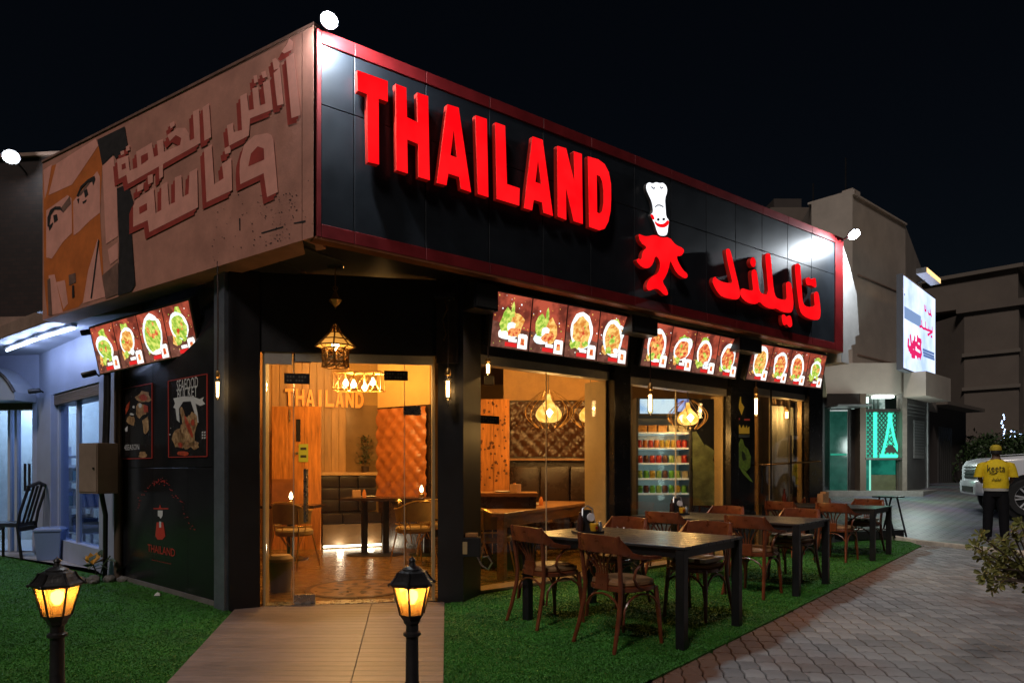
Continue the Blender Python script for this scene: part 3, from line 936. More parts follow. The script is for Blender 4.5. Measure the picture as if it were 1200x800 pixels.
prints('face_print', [[(100, 320), (140, 265), (145, 300), (110, 340)], [(175, 268), (235, 185), (250, 180), (190, 262)], [(135, 618), (165, 608), (167, 650), (137, 665)], [(285, 620), (355, 560), (360, 700), (300, 725)], [(40, 640), (52, 632), (62, 800), (45, 800)]], FC, PGRY, 0.006)
prints('hair_print', [[(262, 15), (385, -45), (398, 40), (345, 100), (335, 80), (285, 128), (272, 60)], [(350, 232), (400, 210), (425, 300), (415, 420), (432, 660), (415, 695), (355, 720), (360, 480)],
                      [(40, 362), (52, 328), (75, 312), (98, 312), (112, 340), (96, 326), (72, 326), (55, 350), (48, 400), (40, 402)], [(66, 352), (82, 346), (86, 372), (70, 385)],
                      [(170, 265), (188, 222), (222, 190), (250, 176), (254, 190), (244, 218), (240, 200), (215, 208), (192, 232), (178, 270)], [(203, 245), (216, 232), (222, 258), (208, 272)],
                      [(266, 460), (271, 462), (238, 722), (232, 722)], [(150, 665), (158, 662), (160, 715), (150, 722)], [(45, 400), (66, 382), (60, 402), (48, 420)], [(172, 280), (182, 275), (178, 300)], [(196, 292), (216, 280), (210, 292), (198, 300)]], FC, PBLK, 0.008)
sh = lambda f, dx, dy: (lambda x, y: (f(x, y)[0] + dx, f(x, y)[1] + dy))
for dx, dy, oo in ((-4.5, 8.5, 0.009), (-2.2, 4.2, 0.0095)):
    prints('letter_shadow', T1, sh(R1, dx, dy), PRED, oo)
    prints('letter_shadow', T2_, sh(R2, dx, dy), PRED, oo + 0.0002)
prints('printed_letters', T1, R1, PLET, 0.011)
prints('printed_letters', T2_, R2, PLET, 0.0112)
prints('letter_counter', HOL, R2, PRED, 0.0125)
rs_ = random.Random(5)
pk = []
for _ in range(150):
    x = rs_.choice([rs_.uniform(640, 1190), rs_.gauss(1050, 70)]); y = rs_.uniform(380, 800 - (x - 640) * 0.1) if x < 1100 else rs_.gauss(470, 60)
    if y > 790 - (x - 640) * 0.32: y = 790 - (x - 640) * 0.32 - rs_.expovariate(0.03)
    q = rs_.uniform(1.0, 4.5)
    pk.append([(x - q, y - q * rs_.random()), (x + q * rs_.random(), y - q), (x + q, y + q * rs_.random()), (x - q * rs_.random(), y + q)])
pk += [[(930, 612), (1060, 575), (1058, 583), (932, 620)], [(1120, 555), (1190, 540), (1190, 552), (1122, 562)], [(800, 530), (808, 528), (808, 600), (802, 602)]]
prints('flaked_spots', pk, R2, PBLK, 0.003)
LMB().hexa([SB.p(0, ZT + 0.021, 0.012), SB.p(LBn, ZT + 0.021, 0.012), SB.p(LBn, ZT + 0.021, -0.05), SB.p(0, ZT + 0.021, -0.05)],
           [SB.p(0, ZT + 0.045, 0.012), SB.p(LBn, ZT + 0.045, 0.012), SB.p(LBn, ZT + 0.045, -0.05), SB.p(0, ZT + 0.045, -0.05)]).build('top_rail', PGRY, bill)

# ------------------------------------------------------------------ floodlights
def floodlight(label, pos, face, watts, size=0.17, foot=None):
    t = thing('floodlight', label, 'floodlight', pos, 0, None)
    d = Vector(face).normalized()
    q = d.to_track_quat('Z', 'Y').to_matrix().to_4x4()
    b = MB(); s = size
    rg = lambda f_, z_: [q @ Vector((s * f_ * math.cos(6.2832 * k / 20), s * f_ * .84 * math.sin(6.2832 * k / 20), z_)) for k in range(20)]
    b.add(rg(.97, 0.0) + rg(1.0, -.02) + rg(.62, -s * .6), [tuple(range(20))] + [(r0 * 20 + k, r0 * 20 + (k + 1) % 20, r0 * 20 + 20 + (k + 1) % 20, r0 * 20 + 20 + k) for r0 in (0, 1) for k in range(20)] + [tuple(59 - k for k in range(20))])
    b.build('housing', M('floodlight_housing', (0.10, 0.10, 0.11), 0.4, metal=0.5), t, bevel=0.0)
    l = MB(); l.poly([q @ Vector((s * .84 * math.copysign(abs(math.cos(6.2832 * k / 20)) ** .95, math.cos(6.2832 * k / 20)), s * .7 * math.copysign(abs(math.sin(6.2832 * k / 20)) ** .95, math.sin(6.2832 * k / 20)), 0.006)) for k in range(20)])
    l.build('lens', FLOODG, t, fix=False)
    if foot is not None:
        MB().tube([q @ Vector((0, 0, -s * .5)), Vector(foot) - Vector(pos)], 0.014, 6).build('bracket', IRON, t)
    lamp('lamp', q @ Vector((0, 0, 0.05)), watts, (0.86, 0.93, 1.0), 0.06, t)
    return t
fp = at(386, 24, 5.20)
floodlight('white floodlight on top of the sign corner above the red frame', fp, (0.5, -0.75, -0.42), 150, 0.072, (C.x + 0.05, C.y + 0.1, ZT))
fe = at(1001, 275, 9.75)
floodlight('white floodlight at the far end of the long sign against the pale tower', fe, (0.25, -0.62, -0.74), 115, 0.105, (SA.p(LA, 0, -0.1).x, SA.p(LA, 0, -0.1).y, 4.7))
fl3 = at(13, 184, 9.35)
floodlight('small white floodlight high on the dark brick wall beside the billboard', fl3, (0.3, -0.9, -0.3), 14, 0.12, (fl3.x, fl3.y + 0.3, fl3.z - 0.1))

# ------------------------------------------------------------------ lit menu screens under the sign
E = 1.25
MRED = glow2('menu_red', (0.11 * E, 0.022 * E, 0.014 * E), (0.36 * E, 0.065 * E, 0.035 * E), 1.0, 6)
MBRN = glow2('menu_brown', (0.085 * E, 0.03 * E, 0.02 * E), (0.15 * E, 0.058 * E, 0.04 * E), 1.0, 14)
MPLT = glow2('menu_plate', (0.9 * E, 0.88 * E, 0.82 * E), (0.55 * E, 0.68 * E, 0.72 * E), 1.15, 9)
MFD1 = glow2('menu_food_orange', (0.50 * E, 0.17 * E, 0.03 * E), (0.78 * E, 0.50 * E, 0.14 * E), 1.0, 22)
MFD2 = glow2('menu_food_green', (0.18 * E, 0.34 * E, 0.03 * E), (0.55 * E, 0.60 * E, 0.12 * E), 1.0, 26)
MFD3 = glow2('menu_food_red', (0.45 * E, 0.05 * E, 0.02 * E), (0.75 * E, 0.32 * E, 0.10 * E), 1.0, 26)
MTAG = glow('menu_tag_white', (0.95, 0.95, 0.92), 1.25)
MBAR = glow('menu_red_bar', (0.62, 0.02, 0.02), 1.1)
MM = [MRED, MBRN, MPLT, MFD1, MFD2, MFD3, MTAG, MBAR]
SCRF = M('screen_frame', (0.015, 0.015, 0.016), 0.35)
def menu_screen(label, fr, tl, tr, br, bl, seed, ot, ob):
    P = [fr.p(*fr.uv(*tl, ot), ot), fr.p(*fr.uv(*tr, ot), ot), fr.p(*fr.uv(*br, ob), ob), fr.p(*fr.uv(*bl, ob), ob)]
    c = sum(P, Vector()) / 4
    t = thing('menu_screen', label, 'menu screen', c, 0, 'lit menu screens hung under the signs')
    nrm = (P[1] - P[0]).cross(P[3] - P[0]).normalized()
    if nrm.dot(-c) < 0: nrm = -nrm
    def q(x, y, o=0.0):
        return P[0] * (1 - x) * (1 - y) + P[1] * x * (1 - y) + P[2] * x * y + P[3] * (1 - x) * y - c + nrm * o
    m = MB(); e = 0.012
    m.hexa([q(-e, -e * 3, -0.09), q(1 + e, -e * 3, -0.09), q(1 + e, 1 + e * 3, -0.09), q(-e, 1 + e * 3, -0.09)],
           [q(-e, -e * 3, -0.004), q(1 + e, -e * 3, -0.004), q(1 + e, 1 + e * 3, -0.004), q(-e, 1 + e * 3, -0.004)])
    m.build('frame', SCRF, t, bevel=0.006)
    rs = random.Random(seed)
    for k in range(4):
        x0, x1 = k / 4 + 0.004, (k + 1) / 4 - 0.004
        pm_ = MB()
        def pt(x, y, o):
            return q(x0 + (x1 - x0) * x, y, o)
        def pol(pts, mi, o):
            pm_.poly([pt(x, y, o) for x, y in pts], mi)
        def ell(cx, cy, rx, ry, mi, o, n=18, wob=0.0, ang=0.0, asp=1.0):
            pts = []
            for i in range(n):
                a = 6.2832 * i / n
                r_ = 1 + wob * rs.uniform(-1, 1)
                x, y = rx * r_ * math.cos(a), ry * r_ * math.sin(a)
                pts.append((min(max(cx + x * math.cos(ang) - y * math.sin(ang), 0.01), .99), min(max(cy + x * math.sin(ang) + y * math.cos(ang), 0.01), .99)))
            pol(pts, mi, o)
        sp = 0.52 + rs.uniform(-0.06, 0.1)
        pol([(0, 0), (1, 0), (1, sp + 0.10), (0, sp - 0.02)], 0, 0.0)
        pol([(0, sp - 0.02), (1, sp + 0.10), (1, 1), (0, 1)], 1, 0.0)
        for _ in range(26):
            x, y, r_ = rs.random() * .94 + .03, rs.random() * .94 + .03, rs.uniform(0.006, 0.022)
            ell(x, y, r_, r_ * 0.8, rs.choice([3, 3, 6, 4, 5]), 0.0012, 6)
        cx, cy = 0.48 + rs.uniform(-.05, .05), 0.46 + rs.uniform(-.04, .04)
        kind = rs.randrange(3) if seed != 11 or k else 3
        if kind == 3 or (seed == 11 and k < 2):
            ell(cx - .05, cy + .2, .3, .13, 2, 0.0016, 16, 0.05, -0.2)
            ell(cx - .12, cy + .0, .2, .22, 4, 0.002, 11, 0.3)
            ell(cx + .12, cy + .05, .17, .26, 3, 0.0024, 10, 0.25, 0.3)
            ell(cx - .02, cy + .1, .12, .12, 2, 0.0027, 10, 0.2)
            ell(cx + .05, cy + .18, .18, .09, 5, 0.003, 10, 0.2, -0.2)
            ell(cx + .0, cy - .22, .05, .13, 4, 0.0031, 8, 0.3)
        else:
            pm2 = rs.choice([2, 2, 2, 1 if seed == 4 else 2, 5]); rot_ = rs.choice([0, 0, .35, -.4]); sq = rs.choice([1, 1, .72, 1.12])
            rx, ry = 0.335 + rs.uniform(-.03, .04), 0.345 + rs.uniform(-.03, .04)
            ell(cx + .02, cy - .20, .2, .17, 4, 0.0014, 11, 0.35)
            ell(cx - .22, cy + .25, .10, .13, rs.choice([3, 4]), 0.0016, 9, 0.3)
            if rs.random() < .4: ell(cx + rs.choice([-.22, .24]), cy - .14, .15, .15, 2, .0016, 14, .03); ell(cx + .24, cy - .14, .09, .09, 3, .0018, 10, .1)
            ry *= sq
            ell(cx, cy, rx, ry, 2, 0.002, 20, 0.03, rot_)
            ell(cx, cy + .02, rx * .80, ry * .80, rs.choice([3, 5, 4, 3]) if kind else 5, 0.0024, 16, 0.10, rot_)
            for _ in range(9):
                a = rs.uniform(0, 6.28); d = rs.uniform(0, .55)
                ell(cx + rx * d * math.cos(a), cy + ry * d * math.sin(a), rs.uniform(.03, .085), rs.uniform(.025, .07), rs.choice([3, 5, 4, 3]), 0.0026 + 0.00005 * _, 8, 0.3)
            ell(cx - .12, cy + .27, .11, .08, 4, 0.0032, 9, 0.35)
            ell(cx + .14, cy + .25, .09, .07, rs.choice([4, 2]), 0.0033, 9, 0.3)
        pol([(.70, .72), (.74, .69), (.93, .69), (.96, .72), (.96, .97), (.70, .97)], 6, 0.0036)
        pol([(.78, .77), (.88, .77), (.89, .90), (.77, .90)], 5, 0.0039)
        pol([(.36, .88), (.68, .88), (.68, .96), (.36, .96)], 7, 0.0036)
        pol([(.45, .80), (.67, .80), (.67, .865), (.45, .865)], 6, 0.0036)
        pm_.build('menu_panel', MM, t, fix=False)
    return t, q
menu_screen('lit menu screen with four dishes above the black side wall posters', SB, (105, 385), (221, 352), (233, 412), (117, 438), 4, -0.10, -0.34)
menu_screen('lit menu screen over the first window beside the corner post', SA, (580, 341), (739, 372), (734, 428), (574, 405), 11, -0.16, -0.42)
menu_screen('lit menu screen over the window with the drinks fridge', SA, (759, 376), (869, 399), (862, 443), (750, 428), 23, -0.16, -0.42)
menu_screen('lit menu screen nearest the far end of the long sign', SA, (884, 402), (969, 417), (962, 455), (874, 444), 37, -0.16, -0.42)
for lab, u0, v0, u1, v1 in (('black speaker box under the sign left of the first long menu screen', 556, 330, 584, 365), ('black speaker box under the sign covering the second long screen corner', 741, 368, 771, 394), ('black speaker box under the sign covering the last screen corner', 867, 394, 893, 414)):
    o_ = -0.08
    a0, z1 = SA.uv(u0, v0, o_); a1, z0 = SA.uv(u1, v1, o_)
    z1 = min(z1, ZS - 0.005); c = SA.p((a0 + a1) / 2, (z0 + z1) / 2, o_ - 0.1)
    t = thing('speaker_box', lab, 'speaker', c, 0, 'black boxes under the long sign')
    m = MB().fbox(SA, a0, a1, z0, z1, o_ - 0.2, o_); m.v = [tuple(Vector(p) - c) for p in m.v]; m.build('cabinet', BLK, t, bevel=0.01)
    m = MB().fbox(SA, a0 + 0.02, a1 - 0.02, z0 + 0.02, z1 - 0.02, o_ + 0.001, o_ + 0.008); m.v = [tuple(Vector(p) - c) for p in m.v]; m.build('grille', M('speaker_cloth', (0.02, 0.02, 0.02), 0.9, bump=0.5, bscale=300), t)

# ------------------------------------------------------------------ path lanterns in front
AMBERG = glass('amber_lantern_glass', (1.0, 0.72, 0.34), 0.14, 0.25)
_n, _l = AMBERG.node_tree.nodes, AMBERG.node_tree.links
_tr = _n.new('ShaderNodeBsdfTranslucent'); _tr.inputs[0].default_value = (1.0, 0.62, 0.24, 1)
_ms = _n.new('ShaderNodeMixShader'); _ms.inputs[0].default_value = 0.16
_old = _n['Material Output'].inputs['Surface'].links[0].from_socket
_l.new(_old, _ms.inputs[1]); _l.new(_tr.outputs[0], _ms.inputs[2]); _l.new(_ms.outputs[0], _n['Material Output'].inputs['Surface'])
def path_lantern(label, x, y, watts):
    t = thing('path_lantern', label, 'lamp post', (x, y, 0.01), R(28), 'short lantern posts by the entrance')
    Z = lambda v: 1.29 - (v - 550) / 300.0
    MB().lathe([(0.075, 0), (0.075, 0.03), (0.05, 0.06), (0.036, 0.12), (0.03, 0.2), (0.034, 0.4), (0.034, 0.44), (0.026, 0.46), (0.0245, Z(752)), (0.0245, Z(730))], 14).build('post', IRON, t, smooth=True)
    MB().lathe([(0.025, Z(747)), (0.035, Z(745)), (0.035, Z(742)), (0.025, Z(740))], 14).build('collar', IRON, t, smooth=True)
    MB().lathe([(0.022, Z(734)), (0.034, Z(730)), (0.036, Z(727)), (0.048, Z(722)), (0.050, Z(720)), (0.0, Z(719.5))], 6, rot=R(0)).build('cage_base', IRON, t, bevel=0.002)
    rb, rt = 0.048, 0.076
    zb_, zt_ = Z(720.5), Z(686)
    for k in range(6):
        a, b = R(60 * k), R(60 * k + 60)
        c0, c1 = Vector((math.cos(a), math.sin(a), 0)), Vector((math.cos(b), math.sin(b), 0))
        MB().tube([c0 * rb + Vector((0, 0, zb_)), c0 * rt + Vector((0, 0, zt_))], 0.0045, 5).build('cage_bar', IRON, t)
        p = [c0 * rb * .97 + Vector((0, 0, zb_)), c1 * rb * .97 + Vector((0, 0, zb_)), c1 * rt * .97 + Vector((0, 0, zt_)), c0 * rt * .97 + Vector((0, 0, zt_))]
        n_ = (c0 + c1).normalized()
        MB().prism(p, n_ * -0.002).build('pane', AMBERG, t)
    MB().lathe([(0.080, Z(687)), (0.090, Z(684.5)), (0.088, Z(682.5)), (0.076, Z(679.5)), (0.066, Z(675)), (0.058, Z(670.5)), (0.044, Z(668)), (0.0, Z(667.5))], 6).build('roof', IRON, t, bevel=0.0025)
    for k in range(6):
        c0 = Vector((math.cos(R(60 * k)), math.sin(R(60 * k)), 0))
        rib = MB().tube([c0 * 0.090 + Vector((0, 0, Z(684))), c0 * 0.076 + Vector((0, 0, Z(679))), c0 * 0.065 + Vector((0, 0, Z(674.5))), c0 * 0.058 + Vector((0, 0, Z(670)))], 0.005, 5)
        rib.lathe([(0.0, 0.008), (0.006, 0.003), (0.006, -0.003), (0, -0.008)], 6, c0 * 0.094 + Vector((0, 0, Z(684))))
        rib.build('roof_rib', IRON, t, smooth=True)
    MB().lathe([(0.038, Z(669)), (0.040, Z(667)), (0.03, Z(664.5)), (0.014, Z(663)), (0.010, Z(659)), (0.014, Z(657)), (0.009, Z(654.5)), (0.004, Z(653)), (0, Z(652))], 14).build('finial', IRON, t, smooth=True)
    MB().lathe([(0.016, Z(719)), (0.016, Z(709)), (0.012, Z(708))], 10).build('lamp_socket', CASING, t, smooth=True)
    MB().lathe([(0.010, Z(708)), (0.020, Z(703)), (0.0235, Z(699)), (0.021, Z(694)), (0.0, Z(690.5))], 12).build('bulb', BULBW, t, smooth=True)
    lamp('lamp', (0, 0, Z(695)), watts, (1.0, 0.66, 0.30), 0.024, t)
path_lantern('short black lantern post on the lawn, amber panes lit', (67 - 600) / F * 2.6, 2.6, 7.0)
path_lantern('short black lantern post on the entrance walkway, amber panes lit', (483 - 600) / F * 2.62, 2.62, 9.0)

# ------------------------------------------------------------------ hanging filament bulbs along the front
def filament_lamp(label, p, top, length, rad, watts, style=0):
    t = thing('filament_lamp', label, 'hanging lamp', p, 0, 'filament bulbs hung along the front')
    h = top - p.z
    MB().tube([(0, 0, length * .75), (0.004, 0, h * .5), (0, 0, h)], 0.007, 6).build('cord', M('twisted_cord', (0.06, 0.03, 0.02), 0.7), t)
    MB().lathe([(0.012, length * .82), (rad * .8, length * .74), (rad * .85, length * .52), (rad * .62, length * .5)], 10).build('lamp_socket', BRASS, t, smooth=True)
    b = MB().lathe([(rad * .55, length * .5), (rad, length * .38), (rad, -length * .36), (rad * .6, -length * .48), (0.0, -length * .5)], 12).build('bulb', BULBG, t, smooth=True)
    f = MB()
    for k in range(4):
        a = R(90 * k)
        f.tube([(rad * .35 * math.cos(a), rad * .35 * math.sin(a), -length * .33), (rad * .45 * math.cos(a + .5), rad * .45 * math.sin(a + .5), length * .33)], rad * .13, 5)
    f.build('filament', BULBW, b)
    if style:
        c = MB()
        for k in range(6):
            a = R(60 * k)
            c.tube([(rad * .8 * math.cos(a), rad * .8 * math.sin(a), length * .5), (rad * 1.25 * math.cos(a), rad * 1.25 * math.sin(a), length * .3), (rad * 1.25 * math.cos(a), rad * 1.25 * math.sin(a), -length * .4), (0, 0, -length * .75)], 0.004, 4)
        for z in (length * .3, -length * .4):
            c.tube([(rad * 1.25 * math.cos(R(45 * k)), rad * 1.25 * math.sin(R(45 * k)), z) for k in range(8)], 0.005, 4, closed=True)
        c.build('wire_cage', IRON, t)
    lamp('lamp', (0, 0, 0), watts, (1.0, 0.62, 0.28), rad * .5, t)
def onfr(fr, u, v, o):
    a, z = fr.uv(u, v, o)
    return fr.p(a, z, o)
filament_lamp('tubular filament bulb hanging beside the posters on the black side wall', onfr(WB, 255, 456, 0.16), ZS, 0.20, 0.022, 2.2)
filament_lamp('caged filament bulb on the corner post right of the entrance', onfr(pf, 525, 455, 0.13), pf.uv(525, 352, .13)[1], 0.24, 0.032, 3.0, 1)
filament_lamp('small round filament bulb hanging at the left edge of the first window', onfr(WA, 572, 432, 0.35), ZS, 0.13, 0.032, 1.5)
filament_lamp('tubular filament bulb hanging in front of the fridge window', onfr(WA, 762, 472, 0.42), ZS, 0.30, 0.034, 3.0)
filament_lamp('tubular filament bulb hanging in front of the black panel with stickers', onfr(WA, 886, 476, 0.42), ZS, 0.34, 0.038, 3.0)
filament_lamp('small filament bulb hanging inside the curtained window', onfr(WA, 922, 486, -0.22), 2.9, 0.16, 0.05, 16.0)
# hook and bracket on the post
br = thing('wall_bracket', 'dark metal lamp bracket high on the corner post', 'bracket', onfr(pf, 522, 352, 0.03))
MB().tube([(0, 0, 0), (0.03, -0.08, 0.0), (0.05, -0.12, -0.03)], 0.012, 6).build('arm', IRON, br)
MB().box(-0.1, 0.1, -0.1, 0.0, 0.0, 0.05).build('cap', IRON, br, bevel=0.01)
MB().tube([(0, -0.05, 0), (0.02, -0.06, -0.1), (-0.02, -0.06, -0.2), (0.01, -0.06, -0.34), (-0.01, -0.06, -0.4)], 0.008, 5).build('twisted_rod', BRASS, br)

# ------------------------------------------------------------------ brass lantern over the entrance
p = at(393, 404, 6.05)
ml = thing('brass_lantern', 'pierced brass lantern hanging over the glass entrance', 'lantern', p)
Zm = lambda v: (404 - v) / F * 6.05
AMB2 = M('lantern_amber_glass', (0.9, 0.5, 0.12), 0.3, emit=0.55, ecol=(1.0, 0.42, 0.06))
r_ = lambda px: px / F * 6.05
MB().tube([(0, 0, Zm(362)), (0, 0, ZS - p.z)], 0.006, 6).build('rod', BRASS, ml)
MB().lathe([(0.0, ZS - p.z - .02), (0.07, ZS - p.z - .015), (0.08, ZS - p.z)], 14).build('ceiling_rose', IRON, ml)
MB().lathe([(0.006, Zm(360)), (r_(8), Zm(352)), (r_(4.5), Zm(348)), (r_(3), Zm(345)), (r_(2), Zm(342)), (0.0, Zm(341))], 6).build('finial', BRASS, ml)
MB().tube([(r_(2.6) * math.cos(R(30 * k)), 0, Zm(341) + r_(3) + r_(2.6) * math.sin(R(30 * k))) for k in range(12)], 0.005, 5, closed=True).build('ring', BRASS, ml)
cg = MB()
N8 = 8
tiers = [(7, 390), (23, 406), (15, 409), (14.5, 424), (15, 430)]
for k in range(N8):
    a = R(360 / N8 * k + 10)
    c0 = Vector((math.cos(a), math.sin(a), 0))
    cg.tube([c0 * r_(px) + Vector((0, 0, Zm(v))) for px, v in tiers], 0.008, 5)
    cg.tube([c0 * r_(7) + Vector((0, 0, Zm(390))), c0 * r_(2) + Vector((0, 0, Zm(380)))], 0.006, 5)
for px, v in tiers + [(15, 398), (2, 380)]:
    cg.tube([(r_(px) * math.cos(R(360 / N8 * k + 10)), r_(px) * math.sin(R(360 / N8 * k + 10)), Zm(v)) for k in range(N8)], 0.007, 5, closed=True)
for k in range(N8):
    a, b = R(360 / N8 * k + 10), R(360 / N8 * (k + 1) + 10)
    for v0, v1 in ((409, 416.5), (416.5, 424), (424, 430)):
        for s_ in (0, 1):
            x0, x1 = (a, b) if s_ else (b, a)
            cg.tube([(r_(15) * math.cos(x0), r_(15) * math.sin(x0), Zm(v0)), (r_(15) * math.cos(x1), r_(15) * math.sin(x1), Zm(v1))], 0.0035, 4)
cg.build('cage', BRASS, ml)
for k in range(N8):
    a, b = R(360 / N8 * k + 10), R(360 / N8 * (k + 1) + 10)
    v4 = lambda px, v, t: Vector((r_(px) * math.cos(t), r_(px) * math.sin(t), Zm(v)))
    MB().prism([v4(22, 405.5, a), v4(22, 405.5, b), v4(6.5, 390, b), v4(6.5, 390, a)], Vector((0, 0, -0.003))).build('glass_tile', AMB2, ml)
MB().lathe([(0.012, Zm(394)), (0.03, Zm(400)), (0.034, Zm(405)), (0.0, Zm(411))], 12).build('bulb', BULBW, ml, smooth=True)
lamp('lamp', (0, 0, Zm(404) - 0.0), 12, (1.0, 0.60, 0.22), 0.03, ml)

# ------------------------------------------------------------------ outdoor tables
TOPM = M('dark_slat_top', (0.022, 0.021, 0.022), 0.30, var=0.35, scale=3, stretch=(8, 1, 8), bump=0.12, bscale=25, spec=0.6, island=0.2)
LEGM = M('black_table_leg', (0.011, 0.011, 0.013), 0.4, var=0.2)
def table(label, P, tdir, length, width, zt=0.75):
    ld = Vector((-tdir.y, tdir.x))                          # away from the street
    c = P + tdir * width / 2 + ld * length / 2
    t = thing('outdoor_table', label, 'table', (c.x, c.y, 0.0), math.atan2(tdir.y, tdir.x), 'long black tables on the grass')
    hw, hl = width / 2, length / 2
    n = 8
    for i in range(n):
        x0 = -hw + width * i / n
        MB().box(x0 + 0.002, x0 + width / n - 0.002, -hl, hl, zt - 0.022, zt).build('slat', TOPM, t, bevel=0.003, seg=1)
    a = MB()
    for x in (-hw + 0.03, hw - 0.055):
        a.box(x, x + 0.025, -hl + 0.06, hl - 0.06, zt - 0.085, zt - 0.024)
    for y in (-hl + 0.03, hl - 0.055):
        a.box(-hw + 0.06, hw - 0.06, y, y + 0.025, zt - 0.085, zt - 0.024)
    a.build('apron', LEGM, t)
    for x in (-1, 1):
        for y in (-1, 1):
            MB().box(x * (hw - .04) - .034, x * (hw - .04) + .034, y * (hl - .04) - .034, y * (hl - .04) + .034, 0.012, zt - 0.024).build('leg', LEGM, t, bevel=0.004, seg=1)
    return t
tabs = []
for lab, P, ln in (('near black slatted table beside the corner post', gp(802, 641, .75), 1.52), ('middle black slatted table in front of the fridge window', Vector((2.90, 6.72, 0)), 1.95), ('far black slatted table nearest the road', Vector((5.10, 9.35, 0)), 1.6)):
    td = (T2 * 0.9 + WA.x.xy * 0.1).normalized()
    table(lab, P.xy, td, ln, 1.05)
    tabs.append((P.xy, td, Vector((-td.y, td.x)), ln))

# ------------------------------------------------------------------ bentwood armchairs
BENT = M('red_brown_bentwood', (0.14, 0.035, 0.0125), 0.30, var=0.35, scale=5, stretch=(3, 3, 3), bump=0.05, spec=0.55, coat=0.2)
SEATL = M('tan_leather_seat', (0.26, 0.135, 0.06), 0.34, var=0.3, scale=7, bump=0.25, bscale=50)
def make_chair():
    t = thing('bentwood_chair', 'x', 'chair', (0, 0, 0), 0, 'brown bentwood armchairs at the outdoor tables')
    for s in (-1, 1):
        MB().tube([(s * .215, -.30, .012), (s * .200, -.255, .16), (s * .188, -.215, .34), (s * .186, -.205, .46), (s * .196, -.225, .64), (s * .205, -.25, .82), (s * .205, -.252, .832)], [.015, .017, .018, .018, .017, .016, .010], 8).build('back_leg', BENT, t, smooth=True)
        MB().tube([(s * .17, .17, .44), (s * .185, .19, .22), (s * .195, .205, .012)], [.020, .018, .014], 8).build('leg', BENT, t, smooth=True)
    def sup(r, n=28, k=2.8, fx=1.0, fy=1.0):
        return [(fx * r * math.copysign(abs(math.cos(6.2832 * i / n)) ** (2 / k), math.cos(6.2832 * i / n)), fy * r * math.copysign(abs(math.sin(6.2832 * i / n)) ** (2 / k), math.sin(6.2832 * i / n))) for i in range(n)]
    def stack(layers, name, mat):
        m = MB(); n = 28
        for r, z in layers:
            m.v += [(x, y, z) for x, y in sup(r)]
        for i in range(len(layers) - 1):
            for k in range(n):
                l = (k + 1) % n
                m.f.append((i * n + k, i * n + l, (i + 1) * n + l, (i + 1) * n + k)); m.m.append(0)
        m.f += [tuple(range(n - 1, -1, -1)), tuple((len(layers) - 1) * n + k for k in range(n))]; m.m += [0, 0]
        return m.build(name, mat, t, smooth=True)
    stack([(.205, .42), (.215, .425), (.215, .452), (.208, .458)], 'seat_frame', BENT)
    stack([(.200, .458), (.208, .470), (.205, .488), (.180, .500), (.09, .506), (.01, .507)], 'seat', SEATL)
    # top rail: a board bent round the back that sweeps down into the arms
    prof = [(.262, .10, .655, .678, .030), (.268, .02, .658, .682, .032), (.262, -.07, .662, .690, .028), (.245, -.155, .672, .715, .020), (.228, -.205, .690, .775, .014), (.208, -.240, .702, .822, .012), (.15, -.266, .706, .830, .012), (.07, -.282, .708, .833, .012), (0, -.286, .708, .834, .012)]
    full = prof + [(-x, y, a, b, h) for x, y, a, b, h in prof[-2::-1]]
    m = MB(); N = len(full)
    for i, (x, y, a, b, h) in enumerate(full):
        q0, q1 = full[max(i - 1, 0)], full[min(i + 1, N - 1)]
        d = Vector((q1[0] - q0[0], q1[1] - q0[1], 0)).normalized(); nn = Vector((-d.y, d.x, 0)) * h
        for sg, z in ((-1, a), (1, a), (1, b), (-1, b)):
            m.v.append((x + nn.x * sg, y + nn.y * sg, z))
    for i in range(N - 1):
        for k in range(4):
            l = (k + 1) % 4
            m.f.append((i * 4 + k, i * 4 + l, i * 4 + 4 + l, i * 4 + 4 + k)); m.m.append(0)
    m.f += [(3, 2, 1, 0), ((N - 1) * 4, (N - 1) * 4 + 1, (N - 1) * 4 + 2, (N - 1) * 4 + 3)]; m.m += [0, 0]
    m.build('top_rail', BENT, t, bevel=0.005, smooth=True)
    for s in (-1, 1):
        MB().tube([(s * .262, .02, .662), (s * .250, -.05, .64), (s * .235, -.105, .58), (s * .222, -.11, .52), (s * .214, -.06, .46), (s * .21, .0, .44)], .011, 6).build('arm_support', BENT, t, smooth=True)
    for x in (-.15, -.075, 0, .075, .15):
        MB().tube([(x * .32, -.206, .52), (x * .36, -.214, .58), (x * .62, -.240, .65), (x, -.272 + abs(x) * .1, .72)], .0085, 6).build('spindle', BENT, t, smooth=True)
    MB().box(-.062, .062, -.222, -.200, .425, .545).build('splat_block', BENT, t, bevel=0.006)
    for ax in (0, 1):
        for s in (-1, 1):
            pts = []
            for k in range(9):
                a = math.pi * k / 8
                x = -.185 * math.cos(a); z = .20 + .20 * math.sin(a) ** .7
                pts.append((x, s * .205, z) if ax == 0 else (s * .19, x, z))
            MB().tube(pts, .009, 6).build('brace', BENT, t, smooth=True)
    return t
c0 = make_chair()
